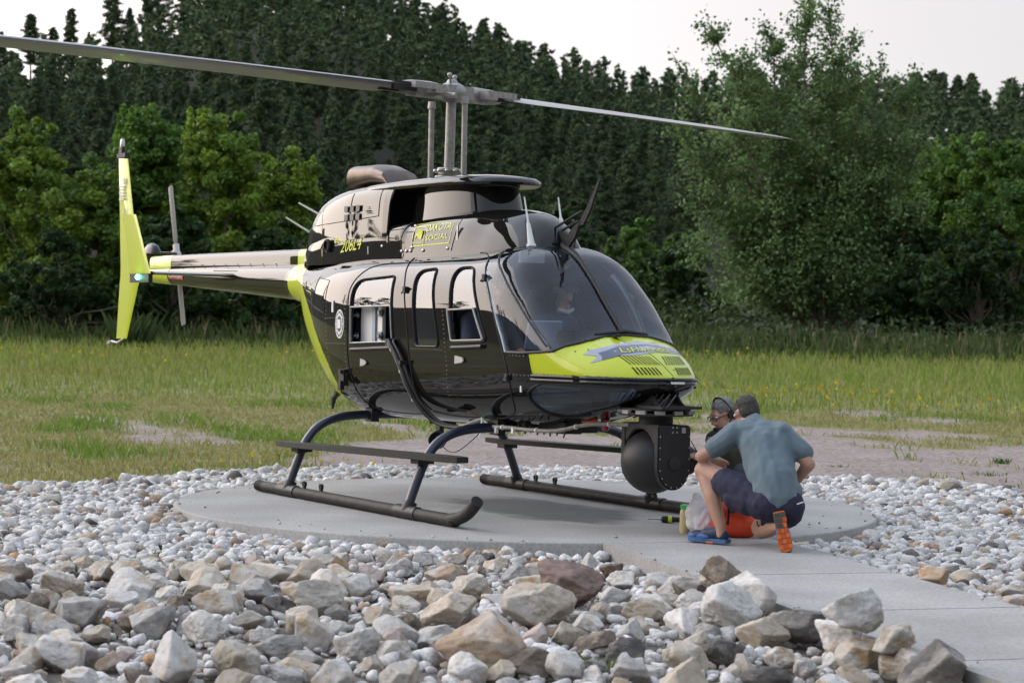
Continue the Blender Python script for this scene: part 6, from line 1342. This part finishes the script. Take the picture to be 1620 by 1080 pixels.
# brush at the foot of the trees
s, t, X, Y = scatter(26000, 64, 92, 1.0, .3); keepb = fbm(X/4, Y/4, 91) > .40; X, Y, s = X[keepb], Y[keepb], s[keepb]; n = len(X); hgt = rng.random(n)**1.5*1.3*np.interp(s, [64, 72, 92], [.45, 1, 1.6]); P = np.stack([X, Y, ground_z(X, Y)+hgt], -1)
r_ = np.random.default_rng(3); cc = np.where((fbm(X/2.5, Y/2.5, 93) > .52)[:, None], (.045, .075, .022), (.028, .05, .017))*rng.uniform(.7, 1.3, (n, 1)); V, F, C = leaf_cards(P, .20, np.zeros((n, 3)), cc, r_)
tag(mesh_np('undergrowth', V, F, MT['leaf'], colors=C, smooth=False), 'dark leafy undergrowth at the foot of the trees', 'undergrowth', kind='stuff')

# ------------------------------------------------------------------ people and hand items
_icoV, _ = ico(2)
def blob(name, prims, m, parent, voxel=.010, smooth=4, disp=0., dscale=18.):
    """one continuous surface from tapered limbs and ellipsoids"""
    V = []; F = []; off = 0
    for p in prims:
        if p[0] == 'c':
            _, a, ra, b_, rb = p; pts = np.concatenate([np.array(a)+_icoV*ra, np.array(b_)+_icoV*rb])
        else:
            _, c, r_ = p[:3]; pts = _icoV*np.array(r_)
            if len(p) > 3: pts = pts @ np.array(p[3]).T
            pts = pts+np.array(c)
        bm = bmesh.new(); vs = [bm.verts.new(v) for v in pts]; h = bmesh.ops.convex_hull(bm, input=vs); bm.verts.ensure_lookup_table(); bmesh.ops.delete(bm, geom=[v for v in bm.verts if not v.link_faces], context='VERTS'); bm.verts.index_update()
        V += [v.co[:] for v in bm.verts]; F += [[v.index+off for v in f.verts] for f in bm.faces]; off = len(V); bm.free()
    me = bpy.data.meshes.new(name); me.from_pydata(V, [], F); o = bpy.data.objects.new(name, me); COL.objects.link(o)
    md = o.modifiers.new('r', 'REMESH'); md.mode = 'VOXEL'; md.voxel_size = voxel; md.use_smooth_shade = True
    if smooth: sm_ = o.modifiers.new('s', 'SMOOTH'); sm_.iterations = smooth; sm_.factor = .5
    bpy.context.view_layer.update(); ev = o.evaluated_get(bpy.context.evaluated_depsgraph_get()); me2 = bpy.data.meshes.new_from_object(ev); bpy.data.objects.remove(o)
    if disp:
        n = len(me2.vertices); co = np.empty(n*3); me2.vertices.foreach_get('co', co); co = co.reshape(-1, 3); no = np.empty(n*3); me2.vertices.foreach_get('normal', no); no = no.reshape(-1, 3)
        d = np.array([mnoise.noise(Vector((c[0]*dscale, c[1]*dscale*.8, c[2]*dscale*.5)))+.5*mnoise.noise(Vector((c[0]*dscale*2.1+7, c[1]*dscale*2.1, c[2]*dscale))) for c in co]); co += no*d[:, None]*disp; me2.vertices.foreach_set('co', co.ravel())
    me2.materials.clear(); me2.materials.append(m); me2.polygons.foreach_set('use_smooth', np.ones(len(me2.polygons), bool)); me2.update()
    q = bpy.data.objects.new(name, me2); COL.objects.link(q); q.parent = parent; return q
def skin(name, c): m = mat(name, c, .5, col2=tuple(k*.86 for k in c), ns=12, bump=.08, bs=150); m.node_tree.nodes['Principled BSDF'].inputs['Subsurface Weight'].default_value = .15; m.node_tree.nodes['Principled BSDF'].inputs['Subsurface Radius'].default_value = (.02, .008, .004); return m
MT['skin'] = skin('skin', (.44, .25, .175)); MT['skin2'] = skin('ruddy_skin', (.62, .36, .26))
MT['shirt'] = mat('blue_grey_shirt', (.115, .160, .185), .88, col2=(.10, .142, .168), ns=5, bump=.4, bs=9, sheen=.1); MT['shorts'] = mat('navy_shorts', (.016, .016, .040), .85, bump=.4, bs=14)
MT['vest'] = mat('olive_vest', (.06, .065, .045), .85, bump=.3, bs=20); MT['hair'] = mat('greying_hair', (.022, .018, .016), .8, col2=(.06, .055, .05), ns=40, bump=.6, bs=120); MT['hair2'] = mat('grey_hair', (.13, .12, .115), .75, col2=(.24, .23, .22), ns=40, bump=.6, bs=120)
MT['shoe_blue'] = mat('blue_shoe_mesh', (.03, .09, .24), .6, col2=(.04, .12, .30), ns=60); MT['shoe_navy'] = mat('navy_shoe', (.012, .022, .06), .6); MT['sole_orange'] = mat('orange_rubber', (.62, .13, .015), .6); MT['sole_dark'] = mat('dark_orange_rubber', (.42, .075, .015), .6); MT['sock'] = mat('black_sock', (.012, .012, .012), .9); MT['teal'] = mat('dark_teal_rubber', (.03, .06, .06), .6)
MT['darkcloth'] = mat('dark_flight_shirt', (.05, .06, .09), .85); MT['whitecloth'] = mat('white_collar', (.6, .6, .6), .8)
def hand(base, fwd, up, s=1., spread=.02, curl=.5):
    """palm, four unequal bent fingers and a thumb leaving the palm's side"""
    b_ = np.array(base, float); f = np.array(fwd, float); f /= np.linalg.norm(f); u = np.array(up, float); u -= f*(u@f); u /= np.linalg.norm(u); r_ = np.cross(f, u); P = [('c', b_, .026*s, b_+f*.075*s, .030*s), ('c', b_+r_*.02*s, .02*s, b_+f*.08*s+r_*.028*s, .018*s), ('c', b_-r_*.02*s, .02*s, b_+f*.075*s-r_*.028*s, .018*s)]
    for k, L in enumerate((.070, .080, .074, .058)):
        o_ = r_*(.032-.0215*k)*s; k0 = b_+f*.085*s+o_; d1 = f*math.cos(curl*.6)-u*math.sin(curl*.6); k1 = k0+d1*L*.55*s; d2 = f*math.cos(curl*1.7)-u*math.sin(curl*1.7); k2 = k1+d2*L*.5*s; P += [('c', k0, .0105*s, k1, .0098*s), ('c', k1, .0098*s, k2, .009*s)]
    t0 = b_+r_*.03*s+f*.02*s; t1 = t0+(f*.6+r_*.75-u*.2)*.045*s; t2 = t1+(f*.9+r_*.1-u*.4)*.03*s; P += [('c', t0, .015*s, t1, .0125*s), ('c', t1, .0125*s, t2, .010*s)]; return P
def frame(fwd):
    f = np.array(fwd, float); f /= np.linalg.norm(f); r_ = np.cross(f, (0, 0, 1.)); r_ /= np.linalg.norm(r_); u = np.cross(r_, f); return np.stack([r_, f, u], 1)   # columns: right, forward, up
def head_prims(c, fwd, s=1.):
    Q = frame(fwd); c = np.array(c, float); L = lambda x, y, z: c+Q @ (np.array([x, y, z])*s)
    return [('e', L(0, -.012, .02), np.array([.076, .095, .098])*s, Q), ('e', L(0, .03, -.045), np.array([.058, .062, .072])*s, Q), ('c', L(0, .045, -.085), .028*s, L(0, .07, -.080), .022*s), ('c', L(0, .088, .018), .010*s, L(0, .108, -.022), .0155*s), ('c', L(-.013, .094, -.026), .010*s, L(.013, .094, -.026), .010*s),
            ('c', L(-.022, .085, -.053), .008*s, L(.022, .085, -.053), .008*s), ('c', L(-.035, .078, .032), .012*s, L(.035, .078, .032), .012*s), ('e', L(-.078, -.01, .0), np.array([.011, .020, .032])*s, Q), ('e', L(.078, -.01, .0), np.array([.011, .020, .032])*s, Q), ('c', L(0, -.03, -.05), .052*s, L(0, -.05, -.13), .056*s)]
def head_extras(parent, c, fwd, hairm, glasses=False, hs=False, s=1., cap=False):
    Q = frame(fwd); c = np.array(c, float); L = lambda x, y, z: c+Q @ (np.array([x, y, z])*s)
    blob('hair', [('e', L(0, -.022, .045), np.array([.083, .096, .084])*s, Q), ('e', L(0, -.050, .0), np.array([.080, .068, .075])*s, Q), ('c', L(-.07, -.01, .03), .016*s, L(-.072, -.015, .0), .010*s), ('c', L(.07, -.01, .03), .016*s, L(.072, -.015, .0), .010*s)], hairm, parent, .007, 2, disp=.004, dscale=60)
    for sx in (-1, 1):
        b_ = MB(); b_.ball(L(sx*.031, .083, .016), .0125*s, n=7); b_.build('eye', MT['decal_white'], parent); b_ = MB(); b_.ball(L(sx*.031, .093, .015), .006*s, n=5); b_.build('iris', MT['seam'], parent)
    if glasses:
        b_ = MB()
        for sx in (-1, 1): b_.tube([L(sx*.033+.023*math.cos(a), .104, .012+.016*math.sin(a)) for a in np.linspace(0, 6.283, 14)], .0025*s, 5); b_.tube([L(sx*.056, .102, .018), L(sx*.082, .02, .014), L(sx*.082, -.02, .0)], .003*s, 5)
        b_.tube([L(-.012, .108, .014), L(.012, .108, .014)], .0025*s, 5); b_.build('glasses', MT['seam'], parent)
    if hs:
        for sx in (-1, 1): b_ = MB(); b_.lathe([(.026*s, 0), (.034*s, .008*s), (.034*s, .022*s), (.022*s, .028*s)], L(sx*.078, -.012, .0), Q @ np.array([sx, 0, 0]), 18); b_.build('ear_cup', MT['matte'] if hs != 'grey' else MT['panelgrey'], parent)
        b_ = MB(); b_.tube([L(.108*math.cos(a), -.012, .02+.112*math.sin(a)) for a in np.linspace(0, math.pi, 14)], .007*s, 6, flat=.6); b_.build('headband', MT['matte'], parent)
        b_ = MB(); b_.tube([L(-.10, .0, -.02), L(-.095, .06, -.06), L(-.05, .105, -.062), L(-.02, .115, -.062)], .004*s, 6); b_.ball(L(-.014, .118, -.062), np.array([.018, .015, .015])*s, n=7); b_.build('microphone', MT['seam'], parent)
    if cap:
        blob('cap', [('e', L(0, -.012, .068), np.array([.090, .104, .065])*s, Q), ('e', L(0, .10, .055), np.array([.066, .065, .010])*s, Q)], MT['darkcloth'], parent, .007, 2)
def sneaker(parent, heel, toe, upn, main, blue=True, sole=None):
    """running shoe from heel to toe; upn: direction from sole to ankle"""
    h = np.array(heel, float); t = np.array(toe, float); f = t-h; Ls = np.linalg.norm(f); f /= Ls; u = np.array(upn, float); u -= f*(u@f); u /= np.linalg.norm(u); r_ = np.cross(f, u); P = lambda a, b_, c_: h+f*a*Ls+r_*b_+u*c_
    Q = np.stack([f, r_, u], 1)
    blob('shoe_upper', [('e', P(.16, 0, .05), (.06, .043, .05), Q), ('c', P(.18, 0, .055), .040, P(.20, 0, .095), .036), ('c', P(.3, 0, .06), .045, P(.55, 0, .05), .042), ('e', P(.75, 0, .038), (.075, .048, .038), Q), ('c', P(.3, 0, .08), .032, P(.5, 0, .06), .03)], MT['shoe_navy'] if main == 'navy' else MT['shoe_blue'], parent, .006, 3)
    blob('toe_cap', [('e', P(.84, 0, .034), (.060, .048, .032), Q), ('e', P(.62, -.034, .034), (.07, .014, .024), Q), ('e', P(.62, .034, .034), (.07, .014, .024), Q)], MT['shoe_blue'], parent, .006, 3)
    b_ = MB(); O = [(-.03, .030), (.0, .040), (.15, .041), (.4, .034), (.6, .044), (.8, .048), (.95, .036), (1.0, .015), (1.0, -.015), (.95, -.036), (.8, -.048), (.6, -.044), (.4, -.034), (.15, -.041), (0, -.04), (-.03, -.03)]
    b_.extrude(smoothpath(O+O[:1], 3)[:-1], -.002, .026, lambda a, c_, d_: P(a, c_, d_)); b_.build('midsole', MT['shoe_blue'] if blue else MT['sole_orange'], parent)
    if sole:
        for k in range(7):
            for j in (-1, 0, 1):
                wv = .030*(.7 if k in (2, 3) else 1)
                a = .06+k*.135; m_ = (MT['sole_orange'] if (k+j) % 2 else MT['sole_dark']) if (k > 2 or (j > 0 and k > 0)) else MT['teal']; b_ = MB(); b_.box(P(a, j*wv, -.006), (.029, .026, .006), rot=Q); b_.build('sole_lug', m_, parent)
    else:
        b_ = MB(); b_.box(P(.40, 0, -.002), (.055, .076, .012), rot=Q); b_.build('outsole', MT['sole_orange'], parent)
    blob('sock', [('c', P(.19, 0, .10), .034, P(.17, 0, .125), .034)], MT['sock'], parent, .006, 2)

PO = np.array([4.05, .16, 0.]); RR = np.array([R2[0], R2[1], 0.]); FF = np.array([F2[0], F2[1], 0.])
def K(r_, f, u): return (RR*r_+FF*f+np.array([0, 0, u]))
# man kneeling with his back to us
M1 = empty('person', tuple(PO)); tag(M1, 'man in blue grey shirt and navy shorts kneeling with his back turned', 'person')
hd = K(-.072, .33, .905); fdir = K(-.45, .85, -.42)
lk, rk = K(-.36, .30, .50), K(.045, .28, .085); la = K(-.25, .14, .115); ra = K(.10, -.13, .16); hip = K(.10, -.10, .31); le, lw = K(-.385, .26, .60), K(-.25, .52, .56); re_, rw = K(.335, .03, .575), K(.24, .20, .40)
body = [('c', K(.09, -.03, .34), .11, K(.02, .17, .68), .10), ('c', K(-.02, .22, .80), .075, hd-K(0, .03, .06), .060)]+head_prims(hd, fdir)
body += [('c', K(-.17, .2, .74), .05, le, .046), ('c', le, .046, lw, .030), ('c', K(.20, .1, .74), .05, re_, .048), ('c', re_, .047, rw, .031)]
body += [('c', K(.02, -.06, .32), .098, lk, .072), ('c', lk, .064, K(-.31, .20, .33), .062), ('c', K(-.31, .20, .33), .062, la, .038), ('c', K(.14, -.08, .29), .10, rk+K(0, .0, .02), .070), ('c', rk, .060, K(.075, .08, .12), .060), ('c', K(.075, .08, .12), .06, ra, .038), ('c', la, .038, la-K(0, 0, .05), .036), ('c', ra, .038, ra+K(.01, -.04, -.0), .034)]
body += hand(lw, K(.3, .8, -.2), K(0, .2, 1))+hand(rw, K(-.3, .7, -.5), K(0, .5, .8))
blob('body', body, MT['skin'], M1, .0092, 3)
blob('shirt', [('c', K(.105, -.09, .36), .155, K(.085, -.06, .44), .150), ('c', K(.07, -.03, .46), .15, K(-.055, .17, .735), .105), ('c', K(.11, -.03, .46), .145, K(.13, .12, .735), .105), ('c', K(.09, -.04, .46), .16, K(.03, .14, .70), .150), ('c', K(-.09, .19, .775), .092, K(.15, .12, .775), .092), ('c', K(-.15, .2, .765), .085, K(-.30, .24, .665), .076), ('c', K(.17, .12, .755), .09, K(.29, .06, .655), .077), ('c', K(.0, .19, .80), .085, K(-.025, .23, .845), .068), ('c', K(.19, -.07, .385), .098, K(.015, -.07, .39), .098)],
     MT['shirt'], M1, .0085, 3, disp=.014, dscale=10)
blob('shorts', [('c', K(.045, -.10, .31), .128, K(.165, -.10, .30), .134), ('c', K(.02, -.07, .31), .125, K(-.23, .16, .435), .100), ('c', K(-.08, 0, .32), .11, K(-.14, .08, .34), .112), ('c', K(.16, -.09, .28), .135, K(.09, .16, .16), .095), ('c', K(.12, -.10, .26), .105, K(.18, -.09, .25), .105)], MT['shorts'], M1, .0085, 2, disp=.011, dscale=11)
head_extras(M1, hd, fdir, MT['hair'], glasses=True)
sneaker(M1, K(-.205, .12, .012), K(-.455, .30, .012), (0, 0, 1), 'navy')
sneaker(M1, K(.10, -.235, .262), K(.155, -.29, .004), K(.05, 1, .25), 'navy', blue=False, sole=True)
b = MB(); b.box(K(.245, -.235, .33), (.05, .004, .008), rot=rotz(math.atan2(R2[1], R2[0])) @ roty(-.35)); b.build('shorts_logo', MT['decal_white'], M1)
# man crouching opposite with headset and glasses
M2 = empty('person', tuple(PO)); tag(M2, 'grey haired man with glasses and a headset crouching behind the kneeling man', 'person')
h2 = K(-.165, .98, .865); f2d = K(-.75, -.45, -.42)
b2 = [('c', K(.0, 1.15, .34), .13, K(-.07, 1.10, .62), .14), ('c', K(-.09, 1.08, .70), .07, h2-K(-.03, -.05, .08), .055)]+head_prims(h2, f2d)
ee, ww = K(-.22, .98, .50), K(-.33, .80, .55); e3, w3 = K(.14, .95, .48), K(.02, .76, .42)
b2 += [('c', K(-.22, 1.05, .66), .06, ee, .045), ('c', ee, .044, ww, .028), ('c', K(.10, 1.12, .66), .06, e3, .045), ('c', e3, .044, w3, .028), ('c', K(.0, 1.15, .30), .10, K(-.02, .82, .44), .07), ('c', K(-.02, .82, .44), .06, K(-.0, .95, .10), .04), ('c', K(.1, 1.15, .3), .10, K(.17, .82, .42), .07), ('c', K(.17, .82, .42), .06, K(.17, .98, .10), .04)]+hand(ww, K(-.6, -.5, .25), K(0, 0, 1))+hand(w3, K(-.6, -.5, -.2), K(0, 0, 1))
blob('body', b2, MT['skin2'], M2, .0092, 3)
blob('vest', [('c', K(.02, 1.15, .32), .16, K(-.06, 1.10, .60), .16), ('c', K(-.20, 1.08, .67), .085, K(.08, 1.13, .67), .085), ('c', K(-.2, 1.06, .66), .078, K(-.22, 1.0, .56), .066), ('c', K(.1, 1.1, .66), .078, K(.13, 1.0, .55), .066)], MT['vest'], M2, .0095, 3, disp=.005, dscale=14)
blob('trousers', [('c', K(-.02, 1.16, .27), .13, K(.10, 1.16, .27), .13), ('c', K(.0, 1.12, .30), .11, K(-.02, .83, .44), .085), ('c', K(-.02, .83, .44), .078, K(-.0, .95, .12), .06), ('c', K(.1, 1.12, .3), .11, K(.17, .83, .42), .085), ('c', K(.17, .83, .42), .078, K(.17, .98, .12), .06)], MT['darkcloth'], M2, .010, 3, disp=.005, dscale=14)
head_extras(M2, h2, f2d, MT['hair2'], glasses=True, hs=True)
sneaker(M2, K(.0, 1.02, .012), K(-.04, .78, .012), (0, 0, 1), 'navy'); sneaker(M2, K(.17, 1.04, .012), K(.15, .80, .012), (0, 0, 1), 'navy')
pr = empty('pen', tuple(PO+K(-.345, .76, .585))); b = MB(); b.tube([K(0, 0, -.03), K(-.075, -.03, .10)], [.006, .003], 8); b.build('shaft', MT['seam'], pr); b = MB(); b.tube([K(.0, 0, -.035), K(-.012, -.005, -.005)], .008, 8); b.build('grip', MT['matte'], pr); tag(pr, 'thin dark pen held in the crouching man\'s hand', 'pen')
# crew in the cabin
def crew(x, y, lab, fwd, cap, look='grey', lean=0.):
    e = empty('person', (x, y, 0)); tag(e, lab, 'person'); hc = np.array([.02+lean, 0, 1.78]); P = [('c', (-.10, 0, 1.18), .13, (-.06+lean*.6, 0, 1.45), .15), ('c', (-.03+lean*.8, 0, 1.56), .06, (hc[0]-.02, 0, 1.68), .055)]+head_prims(hc, fwd, .98)
    for s in (-1, 1): P += [('c', (-.06+lean*.6, s*.17, 1.52), .055, (.08, s*.24, 1.27), .042), ('c', (.08, s*.24, 1.27), .042, (.34, s*.14, 1.25), .03)]+hand((.34, s*.14, 1.25), (1, -s*.2, -.1), (0, 0, 1)); P += [('c', (-.05, s*.10, 1.20), .085, (.38, s*.12, 1.20), .07), ('c', (.38, s*.12, 1.20), .06, (.55, s*.12, .88), .045)]
    blob('body', P, MT['skin2'], e, .012, 3)
    S = [('c', (-.08, 0, 1.20), .16, (-.05+lean*.6, 0, 1.46), .17), ('c', (-.05+lean*.6, -.15, 1.53), .07, (-.05+lean*.6, .15, 1.53), .07), ('c', (-.03, -.10, 1.20), .10, (.36, -.12, 1.20), .082), ('c', (-.03, .10, 1.20), .10, (.36, .12, 1.20), .082)]
    for s in (-1, 1): S += [('c', (-.06+lean*.6, s*.17, 1.52), .068, (.07, s*.24, 1.28), .055), ('c', (.36, s*.12, 1.20), .078, (.54, s*.12, .90), .06)]
    blob('clothes', S, MT['darkcloth'], e, .014, 3, disp=.004, dscale=14)
    b_ = MB(); b_.tube([(.02+lean, -.07, 1.625), (.06+lean, 0, 1.60), (.02+lean, .07, 1.625)], .018, 8); b_.build('collar', MT['whitecloth'], e); head_extras(e, hc, fwd, MT['hair'], hs=look, s=.98, cap=cap); return e
crew(1.26, .33, 'pilot in dark cap and headset looking down in the far cabin seat', (.9, -.25, -.42), True, lean=.05)
crew(1.24, -.33, 'crew member with headset in the near seat of the cabin', (1, .1, -.15), False, lean=.02)

# ------------------------------------------------------------------ things on the concrete
def on(r_, f, z=0.): p = PO+K(r_, f, z); return tuple(p)
MT['plastic'] = mat('thin_white_plastic', (.82, .82, .84), .35, bump=.5, bs=22)
t_ = MT['plastic'].node_tree; tr_ = t_.nodes.new('ShaderNodeBsdfTransparent'); mm_ = t_.nodes.new('ShaderNodeMixShader'); mm_.inputs[0].default_value = .68; t_.links.new(tr_.outputs[0], mm_.inputs[1]); t_.links.new(t_.nodes['Principled BSDF'].outputs[0], mm_.inputs[2]); t_.links.new(mm_.outputs[0], t_.nodes['Material Output'].inputs[0])
MT['orangebag'] = mat('orange_nylon', (.62, .055, .015), .6, bump=.4, bs=10); MT['redinside'] = mat('red_wrapper', (.75, .12, .08), .5)
MT['greenlid'] = mat('green_lid', (.03, .55, .12), .4); MT['jar'] = mat('yellowish_jar', (.50, .42, .22), .3)
pb = empty('plastic_bag', on(-.33, .72)); tag(pb, 'translucent white plastic bag with red contents behind the kneeling man\'s shoe', 'bag')
blob('film', [('e', K(0, 0, .10), (.13, .10, .10)), ('e', K(-.05, 0, .17), (.085, .07, .09)), ('e', K(.07, .02, .16), (.08, .07, .09)), ('c', K(.02, 0, .2), .05, K(-.04, 0, .27), .03)], MT['plastic'], pb, .009, 2, disp=.016, dscale=15)
blob('contents', [('e', K(.04, 0, .09), (.075, .06, .075)), ('e', K(.06, 0, .15), (.04, .04, .05))], MT['redinside'], pb, .01, 2, disp=.006)
jr = empty('jar', on(-.44, .86)); tag(jr, 'small yellowish jar with a green lid beside the plastic bag', 'jar'); b = MB(); b.lathe([(.0, 0), (.035, .0), (.038, .02), (.038, .15), (.03, .175)], (0, 0, 0), (0, 0, 1), 24); b.build('glass_body', MT['jar'], jr); b = MB(); b.lathe([(.033, .175), (.035, .18), (.035, .205), (.02, .21)], (0, 0, 0), (0, 0, 1), 24); b.build('lid', MT['greenlid'], jr)
ob = empty('orange_bag', on(-.11, .62)); tag(ob, 'bright orange nylon kit bag between the two men', 'bag')
blob('bag_body', [('c', K(-.08, 0, .085), .085, K(.10, 0, .085), .085), ('c', K(-.09, 0, .19), .07, K(.06, 0, .15), .075)], MT['orangebag'], ob, .009, 2, disp=.010, dscale=11)
b = MB(); b.tube([K(-.05, -.08, .10), K(-.045, -.10, .21), K(.02, -.08, .24)], .012, 6, flat=.3); b.box(K(-.03, -.09, .20), (.05, .03, .035)); b.build('strap', MT['seam'], ob)
tl = empty('hand_tool', on(-.56, 1.60, .028)); tag(tl, 'black handheld driver with a yellow ring lying on the concrete', 'tool')
ax = tuple(K(1, -.1, 0)); b = MB(); b.lathe([(.006, -.10), (.006, .0)], (0, 0, 0), ax, 8); b.build('bit', MT['steel'], tl); b = MB(); b.lathe([(.012, 0), (.026, .012), (.028, .06)], (0, 0, 0), ax, 18); b.build('nose', MT['matte'], tl)
b = MB(); b.lathe([(.0285, .055), (.0285, .085)], (0, 0, 0), ax, 18); b.build('yellow_ring', MT['decal_yellow'], tl); b = MB(); b.lathe([(.027, .085), (.022, .10), (.020, .12), (.021, .23), (.018, .24)], (0, 0, 0), ax, 18); b.build('handle', MT['matte'], tl)
